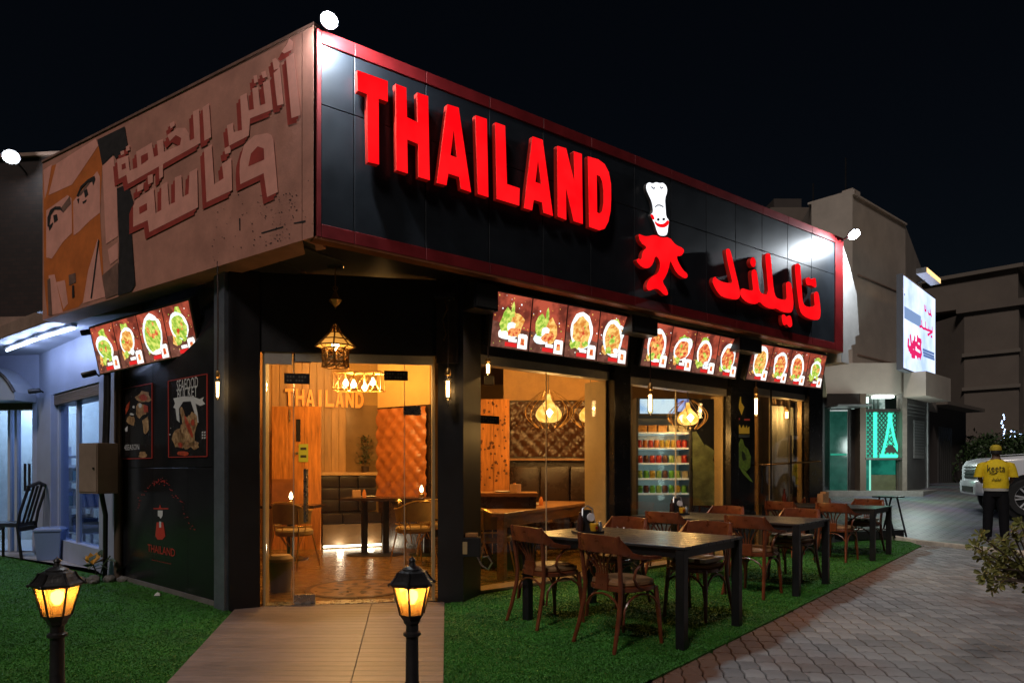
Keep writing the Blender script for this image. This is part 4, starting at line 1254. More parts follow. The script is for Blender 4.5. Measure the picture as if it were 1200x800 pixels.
CH = [  # table, L, T, facing sign, label
    (0, .47, -.06, 1, 'bentwood armchair at the near table corner, back to us, with tan seat fully in view'),
    (0, 1.30, .12, 1, 'bentwood armchair nearest the corner post, back turned to us'),
    (0, .46, 1.13, -1, 'bentwood armchair with a striped cushion facing us across the near table'),
    (0, 1.32, 1.14, -1, 'bentwood armchair facing us at the window end of the near table'),
    (1, .42, -.08, 1, 'bentwood armchair with its back to us at the street corner of the middle table'),
    (1, 1.38, -.02, 1, 'bentwood armchair with its back to us below the fridge window'),
    (1, .45, 1.14, -1, 'bentwood armchair facing us at the street end of the middle table'),
    (1, 1.35, 1.12, -1, 'bentwood armchair facing us at the window end of the middle table'),
    (2, .45, -.12, 1, 'bentwood armchair with its back to us at the street corner of the far table'),
    (2, 1.20, -.08, 1, 'bentwood armchair with its back to us at the window end of the far table'),
    (2, .42, 1.12, -1, 'bentwood armchair facing us at the street end of the far table'),
    (2, 1.20, 1.10, -1, 'bentwood armchair facing us at the window end of the far table'),
]
CHAIRS = []
for i, (ti, l_, tt, sg, lab) in enumerate(CH):
    P, td, ld, ln = tabs[ti]
    o = c0 if i == 0 else copy_tree(c0)
    pos = P + td * tt + ld * l_
    f = (td * 0.86 + WA.x.xy * 0.3).normalized() * sg
    if i in (0, 1): f = Vector((.80, .60))
    o.location = (pos.x, pos.y, 0.0)
    o.rotation_euler = (0, 0, math.atan2(-f.x, f.y) + random.uniform(-.06, .06))
    o['label'] = lab
    CHAIRS.append(o)
# cushion on one chair
CUS = M('striped_cushion_white', (0.5, 0.47, 0.42), 0.8, bump=0.2)
CUSB = M('striped_cushion_brown', (0.10, 0.05, 0.03), 0.8, bump=0.2)
def cushion(label, chair):
    t = thing('seat_cushion', label, 'cushion', chair.location + Vector((0, 0, .508)), chair.rotation_euler.z, 'flat cushions on the chairs')
    m = MB(); n = 7
    for k in range(n):
        x0, x1 = -.18 + .36 * k / n, -.18 + .36 * (k + 1) / n
        b = MB().box(x0, x1, -.17, .18, 0.0, .03, k % 2)
        m.add(b.v, b.f, k % 2)
    m.build('pad', [CUS, CUSB], t, weld=True)
cushion('cream and brown striped cushion on a chair across the near table', CHAIRS[2])
cushion('striped cushion on the chair at the street end of the middle table', CHAIRS[6])
cushion('striped cushion on the chair at the street end of the far table', CHAIRS[10])

# ------------------------------------------------------------------ things on the tables
def caddy(label, p, rz):
    t = thing('condiment_caddy', label, 'condiment caddy', p, rz, 'condiment caddies on the tables')
    BK = M('caddy_black', (0.02, 0.02, 0.022), 0.35)
    MB().box(-.12, .12, -.08, .08, 0.0, .02).build('tray', BK, t, bevel=.004)
    MB().hexa([Vector(q) for q in ((-.085, -.02, .021), (.085, -.02, .021), (.085, .07, .021), (-.085, .07, .021))], [Vector(q) for q in ((-.04, .02, .20), (.04, .02, .20), (.04, .045, .20), (-.04, .045, .20))]).build('napkin_holder', BK, t, bevel=.006)
    MB().tube([(-.075, -.03, .02), (-.045, .01, .21), (0, .015, .235), (.045, .01, .21), (.075, -.03, .02)], .007, 6).build('wire_frame', CHROME, t, smooth=True)
    MB().lathe([(0, -.01), (.034, -.01), (.038, 0), (.034, .008), (0, .008)], 18, (.02, -.02, .135), M=Matrix.Rotation(R(78), 4, 'X')).build('white_lid', M('caddy_white', (.62, .60, .62), .4), t, smooth=True)
    MB().lathe([(.03, 0), (.038, .03), (.040, .062), (.034, .066), (0, .066)], 16, (.035, -.055, .021)).build('yellow_pot', M('caddy_yellow', (.75, .38, .02), .35), t, smooth=True)
    MB().lathe([(0, 0), (.012, 0), (.012, .004), (0, .004)], 10, (.035, -.097, .052), M=Matrix.Rotation(R(90), 4, 'X')).build('red_spot', M('caddy_red', (.4, .02, .01), .4), t)
    MB().lathe([(.02, 0), (.022, .05), (.016, .06), (.016, .075), (0, .08)], 12, (.10, -.03, .021)).build('shaker', CHROME, t, smooth=True)
    MB().lathe([(.025, 0), (.027, .11), (.012, .13), (.012, .16), (0, .165)], 12, (-.085, -.03, .021)).build('sauce_bottle', M('caddy_sauce', (.05, .02, .015), .2), t, smooth=True)
def ontab(ti, u, v): return gp(u, v, .752)
caddy('condiment caddy with a yellow pot and a round white lid on the near table', (tabs[0][0] + tabs[0][1] * .42 + tabs[0][2] * 1.12).to_3d() + Vector((0, 0, .752)), R(20))
caddy('condiment caddy on the middle table before the fridge window', (tabs[1][0] + tabs[1][1] * .5 + tabs[1][2] * 1.6).to_3d() + Vector((0, 0, .752)), R(10))
def bottle(label, p, col, h=.24):
    t = tag(MB().lathe([(.032, 0), (.034, h * .55), (.014, h * .72), (.012, h * .95), (.015, h * .96), (.015, h), (0, h)], 12).build('sauce_bottle', M('bottle_' + str(col), col, .2, spec=.6), smooth=True), label, 'bottle', 'bottles on the far tables')
    t.location = p
    return t
P, td, ld, ln = tabs[2]
for lab, tt, l_, col in (('dark red sauce bottle on the far table by the curtained window', .3, 1.35, (.12, .02, .01)), ('brown sauce bottle at the wall end of the far table', .6, 1.45, (.05, .02, .01))):
    q = P + td * tt + ld * l_
    bottle(lab, (q.x, q.y, .752), col)
q = P + td * .72 + ld * .9
nb = thing('napkin_box', 'tall pale wooden napkin box on the far table', 'napkin box', (q.x, q.y, .752), R(30))
PW_ = M('pale_wood_box', (.45, .25, .12), .5, var=.2)
MB().box(-.07, .0, -.05, .05, 0, .17).build('compartment', PW_, nb, bevel=.004)
MB().box(.004, .075, -.05, .05, 0, .20).build('compartment', PW_, nb, bevel=.004)
# folding stand beyond the far table
q = gr(1041, 629)
fs = thing('folding_stand', 'black folding stand with splayed legs beyond the far table', 'stand', q, R(35))
for x in (-.22, .22):
    for s in (-1, 1):
        MB().tube([(x, s * .05, .74), (x, s * .22, 0.01)], .018, 6).build('leg', LEGM, fs)
MB().box(-.24, .24, -.18, .18, .74, .765).build('top', LEGM, fs, bevel=.004)
q0, q1 = gr(985, 634), gr(1052, 628)
edge = thing('planter_trough', 'low black trough at the far end of the grass', 'trough', (q0 + q1) / 2, math.atan2(q1.y - q0.y, q1.x - q0.x))
l_ = (q1 - q0).xy.length / 2
MB().box(-l_, l_, -.14, .14, .0, .16).build('trough', LEGM, edge, bevel=.01)
MB().box(-l_ + .03, l_ - .03, -.11, .11, .161, .164).build('soil', M('soil', (.03, .02, .012), .9, bump=.8, bscale=80), edge)

sk_ = thing('outdoor_socket', 'black outdoor socket box with wooden top on the corner post', 'socket box', pf.p(pw, 0, 0) + WA.n * .06 + Vector((.04, .12, H + (550 - 638) / F * 6.75)))
MB().box(-.09, .09, -.07, .07, -.09, .10).build('box', BLK, sk_, bevel=.012)
MB().box(-.06, .06, -.05, .05, .101, .14).build('wooden_cap', WOODT, sk_, bevel=.006)
MB().box(-.085, -.04, -.074, -.071, -.06, .06).build('label_plate', CASING, sk_)
MB().tube([(.05, .02, -.09), (.10, .0, -.18), (.16, 0, -.22), (.20, 0, -.15), (.16, 0, -.09), (.10, 0, -.10)], .010, 6).build('cable', STEEL, sk_, smooth=True)

# ------------------------------------------------------------------ inside the restaurant
BK = Fr(gp(376, 645), (0.93, 0.37))
bl = BK.a(447)
bench = thing('booth_bench', 'long black leather booth bench with a lit strip under it below the inner sign', 'bench', BK.p(bl / 2, 0))
def rel(m, c):
    m.v = [tuple(Vector(p) - Vector(c)) for p in m.v]
    return m
bc = BK.p(bl / 2, 0)
rel(MB().fbox(BK, 0.03, bl, 0.09, 0.42, -0.55, 0.0), bc).build('base', M('olive_base_panel', (0.16, 0.10, 0.05), 0.5, var=0.2), bench)
for i in range(3):
    a0, a1 = 0.03 + (bl - .03) * i / 3, 0.03 + (bl - .03) * (i + 1) / 3
    rel(MB().fbox(BK, a0 + .003, a1 - .003, 0.43, 0.58, -0.5, 0.02), bc).build('seat', LEATHB, bench, bevel=0.02, smooth=True)
    for k in range(3):
        z0 = 0.6 + k * 0.2
        rel(MB().fbox(BK, a0 + .003, a1 - .003, z0, z0 + .195, -0.56, -0.44), bc).build('back_pad', LEATHB, bench, bevel=0.03, smooth=True)
LEDG = glow('bench_light_strip', (1.0, 0.86, 0.62), 9.0)
rel(MB().fbox(BK, 0.04, bl, 0.045, 0.075, -0.03, -0.008), bc).build('light_strip', LEDG, bench)
lamp('lamp', BK.p(bl * .3, 0.06, 0.10) - bc, 4, (1.0, .84, .6), 0.05, bench)
lamp('lamp', BK.p(bl * .8, 0.06, 0.10) - bc, 4, (1.0, .84, .6), 0.05, bench)
rel(MB().fbox(BK, 0.0, bl + .05, 1.205, 1.255, -0.66, -0.42), bc).build('ledge', M('pale_ledge_wood', (0.5, 0.3, 0.14), 0.4, var=0.2), bench, bevel=0.004)
# boarded wall behind with the inner sign
ow = -0.64
aL, aR = BK.a(300, ow), BK.a(446, ow)
iw = part(MB().fbox(BK, aL - .6, aR, 0.0, zc, ow - .1, ow - .012), 'partition_wall', WARMWALL)
BRD = M('ochre_wall_board', (0.36, 0.19, 0.065), 0.5, var=0.25, scale=3, stretch=(5, 5, .6), island=.15)
a = aL
while a < BK.a(402, ow):
    MB().fbox(BK, a + .003, a + .117, 0.9, zc, ow - .011, ow).build('wall_board', BRD, iw, bevel=.003, seg=1)
    a += .12
MB().fbox(BK, a + .005, aR - .01, 1.26, 2.42, ow - .011, ow - .002).build('mirror_panel', M('brown_mirror_panel', (0.20, 0.115, 0.045), 0.2, var=.15), iw)
# inner sign letters
ins = thing('inner_sign', 'orange THAILAND letters on the boarded wall inside the entrance', 'sign', BK.p(BK.a(382, ow), 0))
ic = ins.location.copy()
LORG = M('orange_letter', (0.75, 0.26, 0.03), 0.4, emit=0.28, ecol=(1, .33, .03))
aa0, zz1 = BK.uv(334, 455, ow + .05); aa1, zz0 = BK.uv(428, 478, ow + .05)
GLY = {'T': ([(0, 1), (1, 1), (1, .82), (.62, .82), (.62, 0), (.38, 0), (.38, .82), (0, .82)], None), 'H': ([(0, 1), (.27, 1), (.27, .6), (.73, .6), (.73, 1), (1, 1), (1, 0), (.73, 0), (.73, .4), (.27, .4), (.27, 0), (0, 0)], None),
       'A': ([(.36, 1), (.64, 1), (1, 0), (.74, 0), (.67, .2), (.33, .2), (.26, 0), (0, 0)], [(.5, .76), (.61, .38), (.39, .38)]), 'I': ([(.3, 1), (.7, 1), (.7, 0), (.3, 0)], None),
       'L': ([(0, 1), (.28, 1), (.28, .2), (1, .2), (1, 0), (0, 0)], None), 'N': ([(0, 1), (.28, 1), (.74, .42), (.74, 1), (1, 1), (1, 0), (.72, 0), (.26, .58), (.26, 0), (0, 0)], None),
       'D': ([(0, 1), (.55, 1), (.85, .86), (1, .6), (1, .4), (.85, .14), (.55, 0), (0, 0)], [(.27, .8), (.52, .8), (.7, .66), (.73, .5), (.7, .34), (.52, .2), (.27, .2)])}
xx = 0
for ch in 'THAILAND':
    wch = .09 if ch == 'I' else .105
    pts, hole = GLY[ch]
    f = lambda q: BK.p(aa0 + (aa1 - aa0) * (xx + q[0] * wch), zz0 + (zz1 - zz0) * q[1], ow + .06) - ic
    MB().prism([f(q) for q in pts], BK.n * -.05, 0, [f(q) for q in hole] if hole else None).build('letter_' + ch.lower(), LORG, ins)
    xx += wch + .022
# inner door of wood with a narrow slot window and a green notice
DP = Fr(gp(376, 645) + Vector((0, -.02, 0)), (1, 0.03))
dz = DP.uv(350, 476)[1]
da0 = DP.a(318)
idr = thing('inner_door', 'orange wood inner door with a dark slot window and a green notice', 'door', DP.p((da0) / 2, 0))
dc = idr.location.copy()
nb_ = 3
for i in range(nb_):
    a0, a1 = da0 + (-da0) * i / nb_, da0 + (-da0) * (i + 1) / nb_
    rel(MB().fbox(DP, a0 + .0015, a1 - .0015, .02, dz, -.06, -.008), dc).build('panel', WOODP, idr, bevel=.004, seg=1)
def ppx(fr, u0, v0, u1, v1, o0, o1, c, name, mat, parent, **k):
    a0, z1 = fr.uv(u0, v0, o1); a1, z0 = fr.uv(u1, v1, o1)
    return rel(MB().fbox(fr, a0, a1, z0, z1, o0, o1), c).build(name, mat, parent, **k)
ppx(DP, 347, 491, 352, 517, -.01, .002, dc, 'slot_window', BLKG, idr)
nt_ = ppx(DP, 350, 520, 361, 541, -.01, .002, dc, 'notice', M('green_notice', (.30, .36, .05), .5), idr)
for v_ in (524, 533):
    ppx(DP, 352, v_, 359, v_ + 3, .001, .004, dc, 'notice_print', DARKPRINT, nt_)
ppx(DP, 338.6, 480, 340, 494, -.01, .003, dc, 'pull', STEEL, idr)
rel(MB().lathe([(.012, 0), (.012, .05), (.022, .055), (.022, .08), (0, .085)], 10, DP.p(DP.a(349), DP.uv(349, 531)[1], 0), M=Matrix.Rotation(R(90), 4, 'X')), dc).build('handle', STEEL, idr, smooth=True)
ppx(DP, 318.5, 561, 345, 622, -.005, .01, dc, 'kick_panel', M('darker_wood_panel', (.25, .09, .03), .4, var=.3, scale=4), idr)

# quilted leather panel with studs, and the plain wall over it
def quilt(label, fr, a0, a1, z0, z1, cell, mat, name='quilted_panel', depth=.075):
    cx = fr.p((a0 + a1) / 2, z0)
    t = thing(name, label, 'wall panel', cx)
    m = MB(); nx, nz = int((a1 - a0) / cell * 6), int((z1 - z0) / cell * 6)
    nx, nz = min(nx, 90), min(nz, 90)
    for j in range(nz + 1):
        for i in range(nx + 1):
            a = a0 + (a1 - a0) * i / nx; z = z0 + (z1 - z0) * j / nz
            p_, q_ = (a / cell + z / cell), (a / cell - z / cell)
            h = (abs(math.sin(math.pi * p_ / 1.0)) * abs(math.sin(math.pi * q_ / 1.0))) ** .36
            m.v.append(fr.p(a, z, depth * h) - cx)
    for j in range(nz):
        for i in range(nx):
            k = j * (nx + 1) + i
            m.f.append((k, k + 1, k + nx + 2, k + nx + 1)); m.m.append(0)
    m.build('upholstery', mat, t, smooth=True, fix=False)
    rel(MB().fbox(fr, a0 - .03, a1 + .03, z0 - .03, z1 + .03, -.06, -.002), cx).build('backing', TUFTD, t)
    st = MB()
    for i in range(-40, 60):
        for j in range(-40, 60):
            a, z = (i + j) * cell / 2, (i - j) * cell / 2
            if a0 + .02 < a < a1 - .02 and z0 + .02 < z < z1 - .02:
                st.lathe([(.014, 0), (.010, .008), (0, .012)], 6, fr.p(a, z, .004) - cx, M=Matrix.Rotation(R(90), 4, 'X'))
    o = st.build('studs', BRASS, t, fix=False)
    o['kind'] = 'stuff'
    return t
tf0, tf1 = at(444, 550, 11.15), at(501.5, 550, 10.55)
TF = Fr(tf0, (tf1 - tf0)[:2]); tl_ = (tf1 - tf0).xy.length
quilt('tan quilted leather wall panel right of the booth bench', TF, 0, tl_, .80, TF.uv(470, 478)[1], .25, TUFT)
part(MB().fbox(TF, -.02, tl_ + .05, TF.uv(470, 478)[1] + .03, zc, -.1, .01), 'bulkhead', BEIGE)
part(MB().fbox(TF, -.02, tl_ + .05, 0.0, .77, -.1, -.01), 'dado', TUFTD)
# wall seen through the first window
QD = Fr(at(597, 550, 11.2), (1, 0.0))
q1_ = QD.a(702)
quilt('dark quilted leather wall panel seen through the first window', QD, 0.02, q1_, 1.52, QD.uv(640, 471)[1], .24, M('deep_brown_leather', (.055, .021, .008), .25, var=.3, bump=.2, bscale=80))
part(MB().fbox(QD, -.1, q1_, QD.uv(640, 471)[1] + .03, zc, -.2, -.02), 'bulkhead', M('ochre_bulkhead', (.36, .19, .06), .6, var=.15))
part(MB().fbox(QD, -.1, q1_, 0, 1.45, -.2, -.02), 'dado', TUFTD)
part(MB().fbox(QD, -.1, q1_, 1.452, 1.485, -.2, .14), 'shelf_ledge', WOODT, bevel=.004)
bn2 = thing('booth_bench', 'dark leather booth seen low through the first window', 'bench', QD.p(q1_ / 2, 0))
for i in range(3):
    a0, a1 = q1_ * i / 3, q1_ * (i + 1) / 3
    rel(MB().fbox(QD, a0 + .01, a1 - .01, .45, 1.35, .0, .14), QD.p(q1_ / 2, 0)).build('backrest', TUFTD, bn2, bevel=.04, smooth=True)
    rel(MB().fbox(QD, a0 + .01, a1 - .01, .02, .46, .0, .62), QD.p(q1_ / 2, 0)).build('seat', TUFTD, bn2, bevel=.03, smooth=True)
OPF = Fr(at(540, 550, 9.7), (1, 0.0))
oz = OPF.uv(580, 467.5)[1]
op = thing('wood_screen', 'orange patterned wood screen seen through the first window', 'screen', OPF.p(.4, 0))
for i in range(3):
    e_ = OPF.a(597)
    rel(MB().fbox(OPF, e_ * i / 3 + .002, e_ * (i + 1) / 3 - .002, 0.02, oz, -.08, 0), OPF.p(.4, 0)).build('panel', WOODP, op, bevel=.005, seg=1)
sp_ = MB(); rs = random.Random(2)
for _ in range(70):
    a, z = rs.uniform(.25, e_ - .03), rs.uniform(1.05, oz - .05); s_ = rs.uniform(.012, .03); g_ = rs.uniform(0, 3)
    sp_.poly([OPF.p(a + s_ * math.cos(g_ + t) * (1 if t % 2 else .5), z + s_ * math.sin(g_ + t), .003) - OPF.p(.4, 0) for t in (0, 1.6, 3.1, 4.7)])
sp_.build('printed_flecks', M('fleck_print', (.12, .04, .012), .5), op, fix=False)
# counter and long oak table at the window
cn = thing('service_counter', 'dark topped low counter behind the first window', 'counter', at(590, 550, 8.9).xy.to_3d())
cc = cn.location.copy()
rel(MB().box(at(548, 0, 8.7).x, at(628, 0, 8.7).x, 8.6, 9.1, .02, .95), cc).build('body', TUFTD, cn)
rel(MB().box(at(545, 0, 8.7).x, at(630, 0, 8.7).x, 8.55, 9.15, .952, 1.0), cc).build('top', WOODT, cn, bevel=.006)
A0, B0 = gp(591, 601, .80), gp(696, 587.5, .80)
dA = (B0 - A0).xy.normalized(); nA = Vector((-dA.y, dA.x)); ln_ = (B0 - A0).xy.length
ot = thing('oak_table', 'long oak table standing inside the first window', 'table', (A0.x, A0.y, 0), math.atan2(dA.y, dA.x))
for i in range(4):
    MB().box(0, ln_, .19 * i + .001, .19 * (i + 1) - .001, .755, .80).build('plank', WOODT, ot, bevel=.004, seg=1)
for x in (.06, ln_ - .06):
    for y in (.06, .70):
        MB().box(x - .045, x + .045, y - .045, y + .045, .024, .753).build('leg', WOODT, ot, bevel=.004, seg=1)
MB().box(.1, ln_ - .1, .05, .075, .62, .753).build('apron', WOODT, ot)
MB().box(.1, ln_ - .1, .69, .715, .62, .753).build('apron', WOODT, ot)
def plate_set(label, p, s=1.0):
    t = thing('table_setting', label, 'table setting', p, random.uniform(0, 3), 'settings on the inner tables')
    MB().lathe([(0, 0), (.08, 0), (.12, .015), (.115, .018), (.07, .006), (0, .006)], 18, (.1, .05, 0)).build('plate', M('white_plate', (.6, .55, .48), .3), t, smooth=True)
    MB().box(-.14, -.02, -.04, .05, 0, .11).build('napkin_box', PW_, t, bevel=.006)
    MB().lathe([(.03, 0), (.03, .07), (.02, .09), (.015, .12), (0, .12)], 10, (.02, -.1, 0)).build('jar', M('orange_jar', (.5, .16, .03), .3), t, smooth=True)
q = A0.xy + dA * ln_ * .55 + nA * .4
plate_set('napkin box, jar and plate on the long oak table', (q.x, q.y, .801))
plate_set('napkin box, jar and plate on the low counter top', (cc.x + .1, 8.8, 1.001))

# dining table by the bench and wire tub chairs
dtb = thing('dining_table', 'dark pedestal table in front of the lit booth bench', 'table', at(440, 550, 10.0).xy.to_3d())
dx0, dx1 = at(404, 0, 10.0).x - dtb.location.x, at(512, 0, 10.0).x - dtb.location.x
DT = M('dark_table_top', (.035, .018, .012), .25, var=.3)
MB().box(dx0, dx1, -.3, .32, .84, .885).build('top', DT, dtb, bevel=.008)
for u_ in (427, 452, 500):
    x = at(u_, 0, 10.0).x - dtb.location.x
    MB().tube([(x, 0, .05), (x, 0, .84)], .05, 10).build('pedestal', IRON, dtb, smooth=True)
    MB().lathe([(.26, .026), (.26, .036), (.06, .055), (0, .056)], 20, (x, 0, 0)).build('base', IRON, dtb, smooth=True)
plate_set('napkin box, jar and plate on the pedestal table by the bench', at(424, 550, 9.95).xy.to_3d() + Vector((0, 0, .886)))
dt2 = thing('side_table', 'dark side table with a candle bulb by the inner door', 'table', at(340, 550, 9.5).xy.to_3d())
MB().box(-.45, .42, -.3, .3, .76, .80).build('top', DT, dt2, bevel=.008)
MB().tube([(0, 0, .05), (0, 0, .76)], .045, 10).build('pedestal', IRON, dt2, smooth=True)
MB().lathe([(.25, .026), (.25, .036), (.05, .05), (0, .051)], 20).build('base', IRON, dt2, smooth=True)
def candle(label, p):
    t = thing('candle_lamp', label, 'table lamp', p, 0, 'little candle lamps on the inner tables')
    MB().lathe([(.04, 0), (.04, .05), (.02, .06), (.015, .08), (0, .08)], 12).build('base', BRASS, t, smooth=True)
    MB().lathe([(.012, .08), (.028, .11), (.02, .15), (0, .19)], 12).build('bulb', BULBW, t, smooth=True)
    lamp('lamp', (0, 0, .13), 1.2, (1, .6, .25), .02, t)
candle('lit candle lamp on the side table by the inner door', at(341, 550, 9.45).xy.to_3d() + Vector((0, 0, .80)))
candle('lit candle lamp at the right end of the pedestal table', at(494, 550, 9.85).xy.to_3d() + Vector((0, 0, .886)))
TUB = M('mustard_seat_fabric', (.26, .17, .06), .7, var=.2, bump=.2)
def tub_chair():
    t = thing('wire_chair', 'x', 'chair', (0, 0, 0), 0, 'gold wire tub chairs inside')
    MB().lathe([(0, .44), (.22, .44), (.24, .46), (.24, .50), (.22, .52), (0, .525)], 24).build('seat', TUB, t, smooth=True)
    m = MB(); n = 18; vs = []
    for k in range(n + 1):
        a = R(180 + 180 * k / n)
        for r0_, z in ((.255, .60), (.275, .86), (.262, .86), (.242, .60)):
            m.v.append((r0_ * math.cos(a), r0_ * math.sin(a), z + (.0 if z < .7 else -.10 * abs(math.cos(a)) ** 3)))
    for k in range(n):
        for c in range(4):
            d = (c + 1) % 4
            m.f.append((k * 4 + c, k * 4 + d, k * 4 + 4 + d, k * 4 + 4 + c)); m.m.append(0)
    m.f += [(0, 1, 2, 3), (n * 4, n * 4 + 1, n * 4 + 2, n * 4 + 3)]; m.m += [0, 0]
    m.build('backrest', TUB, t, smooth=True)
    for zz, rr, dr in ((.88, .27, .11), (.565, .25, 0)):
        MB().tube([(rr * math.cos(R(175 + 190 * k / 20)), rr * math.sin(R(175 + 190 * k / 20)), zz - dr * abs(math.cos(R(175 + 190 * k / 20))) ** 3) for k in range(21)], .011, 6).build('rail', GOLD, t, smooth=True)
    for sx in (-1, 1):
        for sy in (-1, 1):
            MB().tube([(sx * .24, sy * .22, .026), (sx * .17, sy * .15, .45)] if sy > 0 else [(sx * .24, -.26, .026), (sx * .20, -.17, .45), (sx * .20, -.185, .80)], .010, 6).build('leg', GOLD, t, smooth=True)
    for k in range(5):
        a = R(180 + 180 * (k + .5) / 5)
        MB().tube([(.1 * math.cos(a), .1 * math.sin(a), .30), (.235 * math.cos(a), .235 * math.sin(a), .52), (.26 * math.cos(a), .26 * math.sin(a), .60)], .007, 5).build('wire', GOLD, t)
    return t
tc0 = tub_chair()
for i, (lab, u_, Y_, rz) in enumerate((('gold wire tub chair beside the inner door', 345, 8.75, R(-20)), ('gold wire tub chair right of the pedestal table', 484, 9.15, R(35)), ('gold wire tub chair nearest the entrance pane edge', 508, 9.7, R(10)), ('gold wire tub chair under the oak table by the window', 577, 8.0, R(-70)), ('gold wire tub chair half hidden behind the corner post', 560, 8.9, R(-100)))):
    o = tc0 if i == 0 else copy_tree(tc0)
    o.location = at(u_, 550, Y_).xy.to_3d()
    o.rotation_euler = (0, 0, rz)
    o['label'] = lab
# bin, plant, mosaic
bp_ = gp(325, 698)
bn = thing('pedal_bin', 'grey pedal bin with tan lid just inside the entrance', 'bin', (bp_.x - .02, bp_.y + .15, .025))
MB().lathe([(.10, 0), (.12, .30), (.125, .31), (0, .315)], 20).build('body', M('grey_bin', (.16, .14, .12), .5), bn, smooth=True)
MB().lathe([(.13, .316), (.13, .345), (.10, .38), (0, .39)], 20).build('lid', M('tan_lid', (.35, .2, .09), .5), bn, smooth=True)
mp_ = gp(420, 692)
mo = thing('floor_medallion', 'round brown leaf mosaic set in the floor inside the entrance', 'mosaic', (mp_.x, mp_.y + .02, .0265))
MO1, MO2 = M('mosaic_dark', (.05, .022, .010), .3, var=.3), M('mosaic_tan', (.30, .16, .07), .3, var=.3)
MB().lathe([(.0, 0), (.56, 0), (.56, .003), (0, .003)], 40).build('field', MO2, mo)
def ring(r0_, r1_, n=40, z=.0045):
    m = MB()
    for k in range(n):
        a, b = 6.2832 * k / n, 6.2832 * (k + 1) / n
        m.add([(r0_ * math.cos(a), r0_ * math.sin(a), z), (r1_ * math.cos(a), r1_ * math.sin(a), z), (r1_ * math.cos(b), r1_ * math.sin(b), z), (r0_ * math.cos(b), r0_ * math.sin(b), z)], [(0, 1, 2, 3)])
    return m
ring(.50, .56).build('border', MO1, mo, fix=False)
ring(.10, .13).build('border', MO1, mo, fix=False)
for k in range(16):
    a = 6.2832 * k / 16; r0_ = .17 if k % 2 else .29
    c_ = Vector((math.cos(a), math.sin(a), 0)); s_ = Vector((-math.sin(a), math.cos(a), 0))
    MB().poly([c_ * r0_ + Vector((0, 0, .005)), c_ * (r0_ + .06) + s_ * .045 + Vector((0, 0, .005)), c_ * (r0_ + .13) + s_ * .025 + Vector((0, 0, .005)), c_ * (r0_ + .18) - s_ * .03 + Vector((0, 0, .005)), c_ * (r0_ + .09) - s_ * .04 + Vector((0, 0, .005))]).build('leaf_tile', MO1, mo, fix=False)
def leafy(label, p, h, n, mat, seed, spread=.16, lw=.03, name='potted_plant'):
    t = thing(name, label, 'plant', p)
    rs = random.Random(seed)
    MB().lathe([(.05, 0), (.07, .10), (.06, .105), (.0, .10)], 12).build('pot', M('dark_pot', (.05, .03, .02), .5), t, smooth=True)
    m = MB()
    for _ in range(n):
        a = rs.uniform(0, 6.28); z = .12 + rs.random() * h; r0_ = spread * rs.uniform(.1, 1) * (1 - .5 * (z / (h + .2)))
        b = Vector((r0_ * math.cos(a), r0_ * math.sin(a), z))
        d = Vector((math.cos(a + rs.gauss(0, .5)), math.sin(a + rs.gauss(0, .5)), rs.uniform(-.5, .7))).normalized() * lw * 2.4
        s_ = d.cross(Vector((0, 0, 1))).normalized() * lw * .6
        m.add([b, b + d * .5 + s_, b + d, b + d * .5 - s_ + Vector((0, 0, .004))], [(0, 1, 2), (0, 2, 3)])
    o = m.build('foliage', mat, t, fix=False); o['kind'] = 'stuff'
    st = MB()
    for k in range(5):
        a = k * 1.26
        st.tube([(0, 0, .1), (spread * .4 * math.cos(a), spread * .4 * math.sin(a), .1 + h * .7)], .006, 4)
    st.build('stem', M('plant_stem', (.08, .06, .03), .7), t)
PLG = M('dark_leaf', (.045, .075, .022), .45, island=.4)
leafy('dark leafy plant on the ledge behind the bench', BK.p(bl - .18, 1.257, -.53), .50, 150, PLG, 4)
# chandelier in the entrance room
chp = at(421, 447, 9.3)
chd = thing('cage_chandelier', 'rectangular brass cage chandelier with four lit bulbs behind the entrance glass', 'chandelier', chp)
cgm = MB(); w2, d2, h2 = .33, .14, .125
P8 = [(x, y, z) for z in (-h2, h2) for x, y in ((-w2, -d2), (w2, -d2), (w2, d2), (-w2, d2))]
for i, j in ((0, 1), (1, 2), (2, 3), (3, 0), (4, 5), (5, 6), (6, 7), (7, 4), (0, 4), (1, 5), (2, 6), (3, 7)):
    cgm.tube([P8[i], P8[j]], .008, 5)
for k in range(4):
    x0, x1 = -w2 + .15 * k, -w2 + .15 * (k + 1)
    for y in (-d2, d2):
        cgm.tube([(x0, y, -h2), (x1, y, h2)], .005, 4); cgm.tube([(x1, y, -h2), (x0, y, h2)], .005, 4)
cgm.build('cage', BRASS, chd)
for x in (-.15, .15):
    MB().tube([(x, 0, h2), (x, 0, zc - chp.z)], .006, 5).build('rod', BRASS, chd)
MB().tube([(-w2, 0, h2), (w2, 0, h2)], .01, 5).build('bar', BRASS, chd)
for k in range(4):
    x = -.2 + .133 * k
    MB().lathe([(.012, .05), (.018, .03), (.042, -.01), (.036, -.045), (0, -.07)], 12, (x, .05 * (-1) ** k, -.03 * (k % 3))).build('bulb', BULBW, chd, smooth=True)
    MB().tube([(x, .05 * (-1) ** k, .03 - .03 * (k % 3)), (x, 0, h2)], .012, 6).build('lamp_socket', BRASS, chd)
lamp('lamp', (-.18, -.02, -.10), 76, (1, .53, .15), .05, chd)
lamp('lamp', (.18, -.02, -.10), 76, (1, .53, .15), .05, chd)
